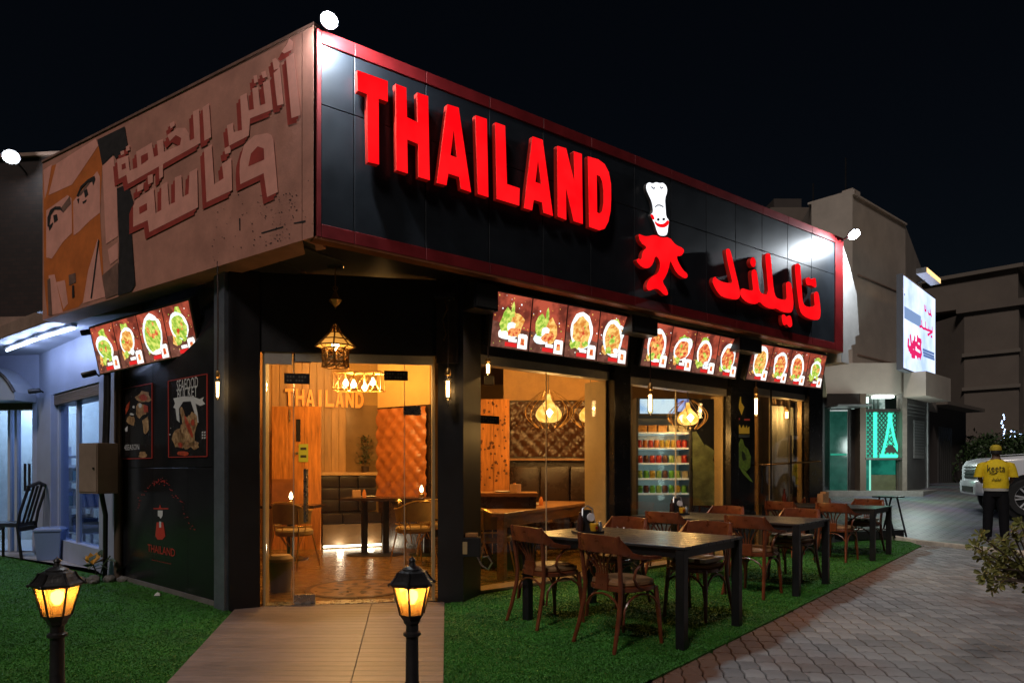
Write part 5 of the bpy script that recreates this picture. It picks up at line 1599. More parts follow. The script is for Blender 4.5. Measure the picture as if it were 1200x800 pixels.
# wire globe pendants seen through the windows
ONION = glow2('amber_onion_glass', (1.0, .40, .05), (1.0, .62, .16), 1.5, 12)
def wire_pendant(label, u, v, Y, s, watts):
    p = at(u, v, Y)
    t = thing('wire_pendant', label, 'hanging lamp', p, 0, 'amber wire globe pendants over the window tables')
    MB().tube([(0, 0, s * .6), (0, 0, zc - p.z)], .006, 5).build('cord', IRON, t)
    MB().lathe([(.02, s * .62), (.028, s * .50), (s * .13, s * .36), (s * .25, s * .22), (s * .37, s * .10), (s * .46, -s * .04), (s * .49, -s * .16), (s * .46, -s * .28), (s * .37, -s * .37), (s * .22, -s * .43), (0, -s * .45)], 28).build('glass_shade', ONION, t, smooth=True)
    MB().lathe([(0, .05), (.05, 0), (0, -.07)], 10, (0, -s * .47, -s * .1)).build('bulb', BULBW, t, smooth=True)
    m = MB()
    for k in range(12):
        a = R(30 * k)
        m.tube([((.08 + .82 * math.sin(math.pi * (.06 + .80 * q_ / 10))) * s * math.cos(a + .05 * q_), (.08 + .82 * math.sin(math.pi * (.06 + .80 * q_ / 10))) * s * math.sin(a + .05 * q_), s * (.72 - 1.35 * q_ / 10)) for q_ in range(11)], .0045, 4)
    m.build('wire_cage', BRASS, t)
    lamp('lamp', (0, 0, -s * .75), watts, (1, .53, .15), .06, t)
wire_pendant('amber wire globe pendant in the middle of the first window', 643, 481, 8.9, .36, 34)
wire_pendant('amber wire globe pendant near the right casing of the first window', 692, 483, 9.6, .34, 34)
wire_pendant('amber wire globe pendant in the fridge window', 806, 487, 9.3, .30, 18)
# recessed ceiling lights out of view, added to warm the interior
for lab, x, y in (('unseen recessed ceiling light added above the entrance', -1.5, 7.7), ('unseen recessed ceiling light added over the booth', -2.6, 10.0), ('unseen recessed ceiling light added over the oak table', .4, 9.4), ('unseen recessed ceiling light added by the fridge', 2.3, 10.6)):
    t = thing('added_ceiling_light', lab, 'ceiling light', (x, y, zc - .003), 0, 'added recessed ceiling lights out of view')
    MB().lathe([(.07, 0), (.09, 0), (.09, -.01), (.07, -.012)], 20).build('rim', CHROME, t)
    MB().lathe([(0, -.004), (.068, -.004), (.068, -.002), (0, -.002)], 20).build('lens', BULB, t)
    lamp('lamp', (0, 0, -.08), 70, (1, .53, .15), .07, t)
sb = thing('wall_speaker', 'small black speaker on the beige wall inside the first window', 'speaker', at(575, 446, 9.55))
MB().box(-.09, .05, -.08, .08, -.06, .06).build('cabinet', BLK, sb, bevel=.008)
MB().tube([(0, .05, 0), (0, .2, .02)], .015, 6).build('bracket', IRON, sb)

# drinks fridge with its rows of products
FG = Fr(at(748, 550, 9.75), (1, .02))
fw_ = FG.a(808)
fz1 = FG.uv(770, 466)[1]
fc = FG.p(fw_ / 2, 0, -.25)
fg = thing('drinks_fridge', 'lit open drinks fridge with shelves of packets behind the second window', 'fridge', fc)
FRM = M('fridge_black', (.03, .03, .032), .35)
FIN = M('fridge_inner', (.38, .42, .42), .4)
for a0, a1, z0, z1, o0, o1, nm, mt in ((-.03, 0, .02, fz1, -.6, 0, 'side', FRM), (fw_, fw_ + .03, .02, fz1, -.6, 0, 'side', FRM), (0, fw_, .02, fz1, -.6, -.57, 'back_panel', FIN), (0, fw_, .02, .16, -.57, 0, 'base', FRM)):
    rel(MB().fbox(FG, a0, a1, z0, z1, o0, o1), fc).build(nm, mt, fg)
hz0 = FG.uv(770, 487)[1]
hd = rel(MB().fbox(FG, 0.002, fw_ - .002, hz0, fz1, -.57, .02), fc).build('header', FRM, fg)
rel(MB().fbox(FG, .02, fw_ * .70, hz0 + .03, fz1 - .02, .021, .026), fc).build('lit_panel', glow2('fridge_blue_light', (.10, .38, .85), (.75, .92, 1.0), 1.0, 3, (.35, .55)), hd)
rel(MB().fbox(FG, fw_ * .76, fw_ - .02, hz0 + .06, fz1 - .02, .021, .026), fc).build('lit_panel', glow2('fridge_violet_light', (.12, .2, .65), (.5, .6, .95), 1.0, 4), hd)
SHF = M('white_shelf_edge', (.6, .66, .66), .3, emit=.16, ecol=(.7, .95, .95))
shv = [507, 525, 543, 561, 578.5]
szs = [FG.uv(770, v)[1] for v in shv]
for z in szs:
    rel(MB().fbox(FG, .004, fw_ - .004, z - .012, z + .012, -.55, -.02), fc).build('shelf', SHF, fg)
    lamp('lamp', FG.p(fw_ / 2, z - .05, -.10) - fc, .55, (.72, 1, .93), .05, fg)
PC = {'red': (.32, .02, .012), 'yellow': (.38, .24, .02), 'green': (.10, .30, .04), 'orange': (.4, .12, .015), 'dark brown': (.09, .03, .02), 'pale green': (.20, .30, .08), 'cream': (.34, .32, .24), 'tan carton': (.42, .22, .07)}
PCM = {k: M('product_' + k.replace(' ', '_'), v, .35, var=.35, scale=25) for k, v in PC.items()}
rows_ = [('top', szs[0], ['tan carton', 'tan carton', 'tan carton', 'cream', 'cream']), ('first', szs[1], ['red', 'orange', 'red', 'orange', 'yellow', 'yellow', 'yellow', 'red', 'red']),
         ('second', szs[2], ['red', 'dark brown', 'red', 'red', 'dark brown', 'pale green', 'cream', 'red']), ('third', szs[3], ['pale green', 'green', 'yellow', 'pale green', 'dark brown', 'green', 'pale green', 'cream']), ('fourth', szs[4], ['green', 'dark brown', 'green', 'pale green', 'dark brown', 'green', 'yellow', 'green'])]
bm_ = {}
for rn0, z, cols in rows_:
    n = len(cols)
    for k, cn_ in enumerate(cols):
        rn = rn0
        wd = fw_ / n * .84
        key = (cn_, n, rn == 'top')
        if key not in bm_:
            hgt = .13
            m = MB()
            if rn == 'top' or cn_ in ('cream', 'tan carton'):
                m.box(-wd / 2, wd / 2, -.06, .06, 0, .105)
            else:
                m.lathe([(wd * .50, 0), (wd * .56, .015), (wd * .56, .085), (wd * .48, .098), (wd * .48, .112), (0, .114)], 10)
            o = m.build('product', PCM[cn_], None, smooth=rn != 'top', bevel=.004 if rn == 'top' else 0)
            bm_[key] = o.data
        else:
            o = bpy.data.objects.new('product', bm_[key]); COL.objects.link(o)
        o.name = 'drink_carton' if rn == 'top' else 'drink_jar'
        o.location = FG.p((k + .5) * fw_ / n, z + .0125, -.12)
        tag(o, None, 'carton' if rn == 'top' else 'jar', 'packets on the fridge shelves')
        prev = cols[k - 1] if k else None
        nm = 'on the fridge top shelf' if rn == 'top' else f'on the {rn} white fridge shelf'
        place = ['at the left end', 'second from the left', 'third from the left', 'fourth from the left', 'fifth from the left', 'third from the right', 'second from the right', 'at the right end'][k] if n == 8 else (['at the left end', 'second from the left', 'third from the left', 'fourth from the left', 'in the middle', 'fourth from the right', 'third from the right', 'second from the right', 'at the right end'][k] if n == 9 else ['at the left end', 'second from the left', 'in the middle', 'second from the right', 'at the right end'][k])
        kind_ = 'carton' if rn == 'top' else 'jar'
        colw = cn_.replace(' carton', '')
        rn = {'first': 'second', 'second': 'middle', 'third': 'fourth', 'fourth': 'lowest'}.get(rn, rn)
        nm = f'on the {rn} fridge shelf'
        o['label'] = f'{colw} {kind_} {nm}, {place}'
# dark cabinet beside the fridge with a pale leaf print
KB = Fr(at(811, 550, 9.9), (1, .02))
kw = KB.a(856)
kz = KB.uv(830, 467)[1]
kc = KB.p(kw / 2, 0, -.25)
kb = thing('black_cabinet', 'tall black cabinet with a pale leaf print beside the fridge', 'cabinet', kc)
rel(MB().fbox(KB, 0, kw, .02, kz, -.5, 0), kc).build('body', BLKG, kb, bevel=.006)
LPR = M('pale_leaf_print', (.16, .20, .11), .5, var=.5, scale=9)
for pts in ([(811, 506), (816, 505), (836, 540), (848, 575), (842, 592), (812, 592)], [(826, 520), (838, 528), (834, 545), (826, 535)]):
    rel(MB().poly([KB.p(*KB.uv(u, v, .003), .003) for u, v in pts]), kc).build('leaf_print', LPR, kb, fix=False)
# stickers on the black panel
pst = thing('panel_sticker', 'crown, ornament and lime stickers on the black panel between windows', 'sticker', WA.p(WA.a(873), 0))
psc = pst.location.copy()
def sp(name, polys, mat, o=-.006):
    m = MB()
    for p_ in polys: m.poly([WA.p(*WA.uv(845 + x / 5.714, 440 + y / 5.714, o), o) - psc for x, y in p_])
    return m.build(name, mat, pst, fix=False)
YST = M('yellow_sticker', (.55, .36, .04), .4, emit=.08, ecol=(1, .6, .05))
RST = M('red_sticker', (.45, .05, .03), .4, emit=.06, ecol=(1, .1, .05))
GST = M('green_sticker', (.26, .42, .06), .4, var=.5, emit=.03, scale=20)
sp('ornament', [[(128, 140), (133, 140), (136, 180), (156, 210), (138, 265), (117, 212)]], YST)
sp('crown', [[(88, 335), (100, 350), (103, 318), (115, 350), (125, 325), (135, 352), (150, 328), (160, 352), (172, 330), (176, 352), (190, 338), (190, 388), (90, 388)]], YST)
sp('caption', [[(95, 394), (192, 396), (190, 412), (97, 414)]], M('blue_grey_sticker', (.14, .2, .28), .4))
sp('mark', [[(70, 125), (90, 120), (96, 140), (92, 165), (72, 160)], [(86, 285), (102, 282), (105, 262), (115, 262), (116, 284), (126, 284), (126, 296), (86, 298)], [(155, 288), (193, 288), (193, 300), (155, 300)]], RST)
sp('lime', [[(132, 420), (146, 428), (158, 470), (180, 490), (200, 540), (196, 610), (170, 640), (150, 620), (200, 690), (215, 715), (190, 700), (150, 660), (120, 610), (106, 540), (112, 470)]], GST)
sp('lime_highlight', [[(140, 500), (160, 520), (168, 560), (150, 570), (138, 540)]], M('pale_lime_sticker', (.05, .09, .05), .4), -.005)
# curtain and stands behind the last window
ct = thing('curtain', 'pale folded curtain behind the last window', 'curtain', WA.p(WA.a(915, -.4), 0, -.4))
cz = WA.uv(915, 476, -.4)[1]
def cur(u0, u1, z0, z1, mat, name, o=-.4):
    a0, a1 = WA.a(u0, o), WA.a(u1, o)
    m = MB(); n = 40
    for k in range(n + 1):
        a = a0 + (a1 - a0) * k / n
        for z in (z0, z1):
            m.v.append(WA.p(a, z, o + .035 * math.sin(k * 1.1) + .02 * math.sin(k * .5 + z)) - ct.location)
    for k in range(n):
        m.f.append((2 * k, 2 * k + 2, 2 * k + 3, 2 * k + 1)); m.m.append(0)
    return m.build(name, mat, ct, smooth=True, fix=False)
cur(901, 943, .06, cz, M('pale_curtain', (.50, .52, .44), .8, var=.12, scale=4), 'drape')
cur(886, 900, .06, cz + .2, M('tan_curtain', (.42, .27, .12), .8, var=.15), 'drape', -.3)
cur(886, 946, cz + .005, 2.9, M('tan_header', (.40, .28, .15), .7), 'header', -.5)
rl = thing('brass_rail', 'thin brass rail with ornaments across the last window', 'rail', WA.p(WA.a(915), 0, .08))
rm = MB().tube([WA.p(WA.a(886), WA.uv(886, 545, .08)[1], .08) - rl.location, WA.p(WA.a(956), WA.uv(956, 540, .08)[1], .08) - rl.location], .012, 6)
rm.build('bar', BRASS, rl)
for u_, v0, v1 in ((893, 545, 578), (903.5, 452, 585), (927, 510, 578)):
    MB().tube([WA.p(WA.a(u_, .1), WA.uv(u_, v0, .1)[1], .1) - rl.location, WA.p(WA.a(u_, .1), WA.uv(u_, v1, .1)[1], .1) - rl.location], .014, 6).build('upright', IRON, rl)

# ------------------------------------------------------------------ posters and logo print on the black side wall
def text_polys(s, size=1.0):
    c = bpy.data.curves.new('t', 'FONT'); c.body = s; c.size = size; c.resolution_u = 2
    o = bpy.data.objects.new('t', c)
    me = o.to_mesh()
    vs = [v.co.copy() for v in me.vertices]; fs = [tuple(p.vertices) for p in me.polygons]
    o.to_mesh_clear(); bpy.data.objects.remove(o); bpy.data.curves.remove(c)
    x0 = min(v.x for v in vs); x1 = max(v.x for v in vs); y0 = min(v.y for v in vs); y1 = max(v.y for v in vs)
    return [((v.x - x0) / (x1 - x0), (v.y - y0) / (y1 - y0)) for v in vs], fs
def text_on(fr, s, u0, v0, u1, v1, o, name, mat, parent, c, slant=0.0):
    """fits the words between two corners; a runs away from the left on planes that run right-to-left"""
    vs, fs = text_polys(s)
    a0, zt = fr.uv(u0, v0, o); a1, zb_ = fr.uv(u1, v1, o)
    m = MB().add([fr.p(a0 + (a1 - a0) * x, zb_ + (zt - zb_) * y, o) - c for x, y in vs], fs)
    return m.build(name, mat, parent, fix=False)
PO = .004
PST = M('poster_black', (.018, .016, .016), .25, var=.3)
PRD = M('poster_red_line', (.5, .05, .04), .4)
PWH = M('poster_pale', (.75, .75, .75), .4)
PFO = M('poster_food_brown', (.42, .15, .045), .4, var=.6, scale=22, col2=(.75, .48, .24))
PFR = M('poster_food_red', (.5, .07, .03), .4, var=.5, scale=20)
def poster(label, tl, tr, br, bl_):
    c = WB.p(WB.a((tl[0] + tr[0]) / 2), 0)
    t = thing('wall_poster', label, 'poster', c)
    Q = [WB.p(*WB.uv(u, v, PO), PO) - c for u, v in (tl, tr, br, bl_)]
    MB().prism(Q, WB.n * -.003).build('sheet', PST, t)
    m = MB()
    for i in range(4):
        m.tube([Q[i] + WB.n * .002, Q[(i + 1) % 4] + WB.n * .002], .006, 4)
    m.build('border', PRD, t)
    def prt(name, polys, mat, o):
        m = MB()
        for p_ in polys: m.poly([WB.p(*WB.uv(130 + x / 6.154, 430 + y / 6.154, PO + o), PO + o) - c for x, y in p_])
        return m.build(name, mat, t, fix=False)
    return t, prt, c
def blob(cx, cy, rx, ry, n, seed, wob=.25, rot=0):
    r_ = random.Random(seed); o = []
    for i in range(n):
        a = 6.2832 * i / n; k = 1 + r_.uniform(-wob, wob)
        x, y = rx * k * math.cos(a), ry * k * math.sin(a)
        o.append((cx + x * math.cos(rot) - y * math.sin(rot), cy + x * math.sin(rot) + y * math.cos(rot)))
    return o
t, prt, c = poster('narrow black seafood poster with red border on the left', (142.5, 456), (178.5, 449), (178.5, 536.5), (142.5, 537.5))
prt('food_print', [blob(235, 215, 55, 40, 14, 1), blob(215, 310, 35, 55, 14, 2), blob(250, 420, 25, 60, 12, 3), blob(150, 390, 30, 40, 12, 4, .4), blob(230, 630, 30, 20, 12, 5)], PFO, .002)
prt('food_print', [blob(230, 220, 30, 24, 9, 6), blob(120, 290, 12, 50, 9, 7, .3, .3), blob(250, 300, 20, 30, 9, 8)], PFR, .003)
prt('splash_print', [blob(163, 287, 9, 9, 8, 1), blob(150, 340, 14, 9, 8, 2), blob(112, 445, 10, 22, 8, 3, .4), blob(210, 280, 14, 16, 9, 4)], PWH, .004)
text_on(WB, '4SEASON', 145.5, 521, 163, 526.5, PO + .004, 'lettering', PWH, t, c)
t, prt, c = poster('larger black SEAFOOD BUCKET poster with red border beside the bulb', (197.5, 446.5), (243, 438), (243, 534.5), (198, 535.5))
text_on(WB, 'SEAFOOD', 207, 445.5, 232, 454.5, PO + .004, 'lettering', PWH, t, c)
text_on(WB, 'BUCKET', 208, 455.5, 231, 464.5, PO + .004, 'lettering', PWH, t, c)
prt('splash_print', [[(450, 225), (520, 210), (600, 215), (640, 230), (670, 215), (660, 240), (680, 265), (645, 280), (610, 262), (625, 330), (632, 400), (612, 400), (600, 320), (575, 245), (520, 250), (490, 300), (495, 400), (475, 380), (465, 300), (450, 290), (462, 262)]], PWH, .002)
prt('food_print', [blob(545, 480, 60, 110, 18, 11), blob(490, 520, 45, 75, 14, 12), blob(590, 380, 35, 60, 14, 13), blob(600, 560, 35, 30, 12, 14), blob(520, 360, 14, 70, 10, 15, .2, -.2)], PFO, .003)
prt('food_print', [blob(560, 430, 14, 90, 9, 16, .2, -.35), blob(520, 620, 40, 18, 10, 17), blob(590, 400, 16, 26, 9, 18), blob(500, 560, 16, 22, 9, 19)], PFR, .004)
prt('code_dots', [[(655 + 16 * i, 465 + 20 * j), (666 + 16 * i, 463 + 20 * j), (666 + 16 * i, 474 + 20 * j), (655 + 16 * i, 476 + 20 * j)] for i in range(2) for j in range(3)] + [blob(425, 485, 6, 6, 7, 3), blob(430, 440, 4, 4, 6, 4)], PWH, .003)
# logo on the lower wall
wl = thing('wall_logo', 'red THAILAND logo with a pagoda roof and lamp on the lower black wall', 'logo', WB.p(WB.a(190), 0))
c = wl.location.copy()
WRED = M('wall_logo_red', (.62, .05, .035), .4)
text_on(WB, 'THAILAND', 173, 637, 205, 652, PO, 'lettering', WRED, wl, c)
text_on(WB, 'RESTAURANT', 178, 655, 201, 661, PO, 'lettering', WRED, wl, c)
def wpr(name, polys, mat, o=PO):
    m = MB()
    for p_ in polys: m.poly([WB.p(*WB.uv(140 + x / 6.15, 540 + y / 6.15, o), o) - c for x, y in p_])
    return m.build(name, mat, wl, fix=False)
wpr('lamp_shape', [[(268, 440), (284, 440), (284, 478), (300, 478), (300, 440), (316, 440), (330, 540), (310, 565), (275, 565), (258, 540)], [(245, 338), (285, 338), (292, 310), (300, 338), (352, 338), (352, 346), (245, 346)]], WRED)
wpr('lamp_white', [[(276, 355), (312, 355), (310, 395), (296, 415), (288, 400), (276, 395)], [(286, 435), (300, 435), (300, 478), (286, 478)]], PWH, PO + .001)
rr = random.Random(9); dots = []
path = [(130, 350), (160, 250), (235, 160), (295, 130), (345, 160), (380, 230), (450, 285), (500, 440), (545, 500)]
for i in range(len(path) - 1):
    for k in range(7):
        f_ = k / 7
        x = path[i][0] * (1 - f_) + path[i + 1][0] * f_ + rr.gauss(0, 9); y = path[i][1] * (1 - f_) + path[i + 1][1] * f_ + rr.gauss(0, 9)
        s_ = rr.uniform(3, 9)
        dots.append([(x - s_, y), (x, y - s_ * .5), (x + s_, y + s_ * .3), (x, y + s_ * .6)])
for ctr in ((295, 150), (270, 160), (320, 155)):
    dots += [blob(ctr[0] + rr.gauss(0, 14), ctr[1] + rr.gauss(0, 10), 5, 5, 6, _) for _ in range(5)]
wpr('roof_tracery', dots, M('wall_tracery_red', (.40, .035, .028), .4))

# ------------------------------------------------------------------ the shop next door, at the left
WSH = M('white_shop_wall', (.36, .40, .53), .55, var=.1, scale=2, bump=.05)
p0, p1 = gp(137, 678.5), gp(46, 649)
SL = Fr(p0, (p1 - p0)[:2]); sl = (p1 - p0).xy.length
SLL = Fr(p1, (-1, .10))
shop = thing('corner_shop', 'white fronted shop lit by tube lights left of the black wall', 'shop')
zt = 3.07
zh = SL.uv(80, 457)[1]
wu0, wu1 = SL.a(119), SL.a(62)
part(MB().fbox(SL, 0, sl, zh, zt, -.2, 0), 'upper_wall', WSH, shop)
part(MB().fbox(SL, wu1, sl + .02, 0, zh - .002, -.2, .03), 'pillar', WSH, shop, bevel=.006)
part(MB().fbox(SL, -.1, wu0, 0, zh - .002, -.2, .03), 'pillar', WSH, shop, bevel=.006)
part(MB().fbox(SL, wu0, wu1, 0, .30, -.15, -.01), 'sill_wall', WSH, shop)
part(MB().fbox(SL, wu0, wu1, zh - .16, zh - .004, -.25, -.03), 'shutter_box', M('brown_shutter', (.12, .085, .06), .5), shop)
ss = MB()
for k in range(5):
    z = zh - .155 + .028 * k
    part(MB().fbox(SL, wu0 + .01, wu1 - .01, z, z + .022, -.03, -.012), 'shutter_slat', M('brown_slat', (.16, .11, .07), .5) if k == 0 else bpy.data.materials['brown_slat'], shop)
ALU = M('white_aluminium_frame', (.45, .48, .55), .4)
for a0, a1 in ((wu0, wu0 + .04), ((wu0 + wu1) / 2 + .15, (wu0 + wu1) / 2 + .19), (wu1 - .04, wu1)):
    part(MB().fbox(SL, a0, a1, .302, zh - .162, -.12, -.06), 'window_frame', ALU, shop)
for a0, a1 in ((wu0 + .042, (wu0 + wu1) / 2 + .148), ((wu0 + wu1) / 2 + .192, wu1 - .042)):
    part(MB().fbox(SL, a0, a1, .303, zh - .163, -.10, -.09), 'pane', GLASSB, shop)
# door bay
du0, du1 = SLL.a(39), SLL.a(-60)
dzh = SLL.uv(20, 472)[1]
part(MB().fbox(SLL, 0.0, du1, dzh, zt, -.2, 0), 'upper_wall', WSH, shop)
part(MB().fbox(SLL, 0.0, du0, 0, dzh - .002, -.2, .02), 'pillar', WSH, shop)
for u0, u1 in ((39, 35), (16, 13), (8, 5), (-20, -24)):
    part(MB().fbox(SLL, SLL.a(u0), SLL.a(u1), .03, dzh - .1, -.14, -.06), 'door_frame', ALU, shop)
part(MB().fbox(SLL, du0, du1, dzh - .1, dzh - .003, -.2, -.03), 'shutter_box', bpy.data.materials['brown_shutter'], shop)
for u0, u1 in ((34.9, 16.1), (12.9, 8.1), (4.9, -19.9)):
    part(MB().fbox(SLL, SLL.a(u0), SLL.a(u1), .04, dzh - .11, -.105, -.095), 'pane', GLASSB, shop)
hd_ = MB()
for u_ in (33.5, 38.5):
    hd_.tube([SLL.p(SLL.a(u_ - 1), SLL.uv(u_, 575)[1], .05), SLL.p(SLL.a(u_ - 1), SLL.uv(u_, 543)[1], .05)], .018, 6)
part(hd_, 'door_handle', IRON, shop)
am = MB(); n = 14; aw0, aw1 = SLL.a(44), SLL.a(-40)
def arch(t_): return SLL.p(aw0 + (aw1 - aw0) * t_, dzh + .02 + .52 * math.sin(math.pi * min(t_ * .95 + .02, 1)) ** .6, 0)
q = [arch(k / n) for k in range(n + 1)]
q = [SLL.p(aw0, dzh, 0)] + q + [SLL.p(aw1, dzh, 0)]
part(MB().prism([p_ + SLL.n * .42 for p_ in q], SLL.n * -.40), 'arched_pelmet', M('silver_pelmet', (.5, .54, .6), .35, metal=.4), shop)
part(MB().tube([p_ + SLL.n * .43 for p_ in q[1:-1]], .022, 6), 'pelmet_edge', IRON, shop)
# shop inside
sif = [SL.p(-.05, 0, -.15), SL.p(sl, 0, -.2), SLL.p(du1, 0, -.2), Vector((-16, 12.3, 0)), Vector((-7.1, 12.3, 0))]
part(MB().prism([Vector((p_.x, p_.y, .03)) for p_ in sif], Vector((0, 0, -.05))), 'floor', M('pale_tile', (.45, .45, .46), .3), shop)
part(MB().prism([Vector((p_.x, p_.y, 2.9)) for p_ in sif], Vector((0, 0, .1))), 'ceiling', WSH, shop)
part(MB().box(-16, -6.95, 12.1, 12.3, 0, 2.9), 'back_wall', M('pale_shop_wall', (.50, .54, .53), .6, var=.1), shop)
pw0 = SL.p(-.05, 0, -.15)
pr_ = [pw0, pw0 + Vector((.12, .0, 0)), Vector((-6.85, 12.1, 0)), Vector((-6.97, 12.1, 0))]
part(MB().prism([Vector((p_.x, p_.y, 2.89)) for p_ in pr_], Vector((0, 0, -2.89))), 'party_wall', WSH, shop)
# shelves inside with boxes
for i, (pt_, lab) in enumerate(((at(100, 550, 10.6), 'steel shelf rack standing inside the shop window'), (at(74, 550, 11.3), 'second steel shelf rack deeper left in the shop window'))):
    a_ = (pt_ - SL.o).xy.to_3d().dot(SL.x); oo_ = (pt_ - SL.o).xy.to_3d().dot(SL.n)
    c = SL.p(a_, 0.03, oo_)
    rk = thing('shelf_rack', lab, 'shelf', c)
    for x in (-.4, .4):
        for o_ in (oo_ - .2, oo_ + .2):
            rel(MB().fbox(SL, a_ + x - .02, a_ + x + .02, .03, 1.7, o_ - .02, o_ + .02), c).build('post', CHROME, rk)
    for z in (.3, .7, 1.1, 1.5):
        rel(MB().fbox(SL, a_ - .42, a_ + .42, z, z + .02, oo_ - .22, oo_ + .22), c).build('shelf', CHROME, rk)
    for k, z in enumerate((.32, .72, 1.12)):
        for j in range(3):
            b = MB().fbox(SL, a_ - .36 + j * .25, a_ - .16 + j * .25, z + .001, z + .16 + .05 * ((k + j) % 3), oo_ - .15, oo_ + .15)
            cc_ = SL.p(a_ - .26 + j * .25, z, oo_)
            o = rel(b, cc_).build('stock_box', M(f'stock_box_{(k + j) % 4}', [(.35, .3, .2), (.15, .22, .4), (.5, .5, .48), (.12, .3, .3)][(k + j) % 4], .5), bevel=.005)
            o.location = cc_
            tag(o, ['tan', 'blue', 'white', 'teal'][(k + j) % 4] + ' stock box on the ' + ['low', 'middle', 'upper'][k] + ' board of the ' + ('near' if i == 0 else 'deeper') + ' shop rack, ' + ['right', 'centre', 'left'][j], 'box', 'stock boxes on the shop racks')
lamp('lamp', at(88, 400, 10.4).xy.to_3d() + Vector((0, 0, 2.6)), 60, (.72, .83, 1.0), .15, shop)
lamp('lamp', at(10, 395, 11.4).xy.to_3d() + Vector((0, 0, 2.6)), 90, (.80, .93, 1.0), .15, shop)
# step in front of the shop
STP = M('grey_shop_step', (.36, .34, .33), .5, var=.15, scale=6)
sst = [gp(137, 679), gp(105, 668), gp(0, 652), gp(-70, 648), SLL.p(du1, 0, 0), p1, SL.p(0, 0, 0)]
structure(MB().prism([Vector((p_.x, p_.y, .026)) for p_ in sst], Vector((0, 0, -.06))).build('shop_step', STP))
# canopy slab and dark brick wall over it
CON = M('brown_concrete', (.34, .22, .17), .8, var=.25, scale=4, bump=.3)
F1, F2 = Vector((-6.94, 9.02, 0)), Vector((-5.66, 8.05, 0))
ff = (F2 - F1).normalized()
slabp = [F1 - ff * 5, F2 + ff * .05, SB.p(LBn - .3, 0, -.30), SB.p(LBn - 1.7, 0, -.62), SL.p(-.1, 0, -.05), SL.p(sl, 0, -.05), SLL.p(du1, 0, -.05)]
cn_ = thing('concrete_canopy', 'brown concrete canopy slab over the white shop front', 'canopy')
MB().prism([Vector((p_.x, p_.y, zt + .17)) for p_ in slabp], Vector((0, 0, -.16))).build('slab', CON, cn_)
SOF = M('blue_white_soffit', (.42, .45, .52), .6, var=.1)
cx_ = [Vector((p_.x, p_.y, zt + .008)) for p_ in slabp]
mid = sum(cx_, Vector()) / len(cx_)
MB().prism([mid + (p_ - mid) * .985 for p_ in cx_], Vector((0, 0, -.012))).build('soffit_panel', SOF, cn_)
BRK = bpy.data.materials.new('dark_brick')
BRK.use_nodes = True
_n, _l = BRK.node_tree.nodes, BRK.node_tree.links
_br = _n.new('ShaderNodeTexBrick'); _tc = _n.new('ShaderNodeTexCoord'); _mp = _n.new('ShaderNodeMapping')
_mp.inputs['Rotation'].default_value = (R(90), 0, 0)
_br.inputs['Scale'].default_value = 4; _br.inputs['Color1'].default_value = (.035, .018, .014, 1); _br.inputs['Color2'].default_value = (.022, .012, .010, 1); _br.inputs['Mortar'].default_value = (.015, .012, .012, 1)
_l.new(_tc.outputs['Object'], _mp.inputs[0]); _l.new(_mp.outputs[0], _br.inputs['Vector']); _l.new(_br.outputs[0], _n['Principled BSDF'].inputs['Base Color']); _n['Principled BSDF'].inputs['Roughness'].default_value = .8
bw = thing('brick_building', 'dark brick upper wall behind the billboard at the left', 'building')
wf = Fr(at(56, 550, 9.6), (-1, .1))
MB().fbox(wf, -1.2, 8, zt + .18, wf.uv(10, 186, 0)[1], -6, 0).build('wall', BRK, bw)
MB().fbox(wf, -1.22, 8, wf.uv(10, 186, 0)[1] + .002, wf.uv(10, 182, 0)[1], -6.05, .05).build('coping', CON, bw)
MB().fbox(wf, -.4, 8, zt + .182, zt + .36, .002, .35).build('ledge', CON, bw)
# tube lights
TUBE = glow('tube_light_glow', (.72, .83, 1.0), 3.0)
def tube_light(label, a, b, wts):
    d = (b - a); c = (a + b) / 2
    t = thing('tube_light', label, 'tube light', c, 0, 'tube lights under the shop canopy')
    dn = d.normalized(); side = Vector((-dn.y, dn.x, 0)) * .035
    m = MB(); h = Vector((0, 0, .03))
    m.hexa([a - c - side, b - c - side, b - c + side, a - c + side], [a - c - side + h, b - c - side + h, b - c + side + h, a - c + side + h])
    m.build('fitting', ALU, t)
    MB().tube([a - c - Vector((0, 0, .022)), b - c - Vector((0, 0, .022))], .017, 8).build('tube', TUBE, t, smooth=True)
    for f_ in (.25, .75):
        lamp('lamp', (a - c) * (1 - f_) + (b - c) * f_ - Vector((0, 0, .07)), wts, (.50, .62, 1.0), .08, t)
zz = zt - .042
pp = lambda u, v: at(u, v, (zz - H) * F / (HZ - v))
tube_light('lit white tube light farther left under the shop canopy', pp(8, 409), pp(44, 395.5), 8)
tube_light('lit white tube light nearer the billboard under the shop canopy', pp(46, 394.5), pp(87, 382.5), 8)
# small cameras
def camera_(label, p, d):
    t = thing('security_camera', label, 'camera', p)
    q = Vector(d).normalized().to_track_quat('Z', 'Y').to_matrix().to_4x4()
    MB().lathe([(.03, -.08), (.035, -.06), (.035, .06), (.028, .075), (0, .07)], 12, M=q).build('body', IRON, t, smooth=True)
    MB().tube([(0, 0, 0), (.02, .08, .03), (.02, .16, .0)], .012, 6).build('mount', IRON, t)
camera_('black security camera fixed below the corner of the left menu screen', at(104, 438, 7.75), (-.7, -.5, -.3))
camera_('black security camera on the white pillar by the arched pelmet', at(40, 458, 9.85), (-.8, -.5, -.2))
camera_('black security camera under the canopy beside the left menu screen', at(103, 389, 7.9), (-.8, -.4, -.25))

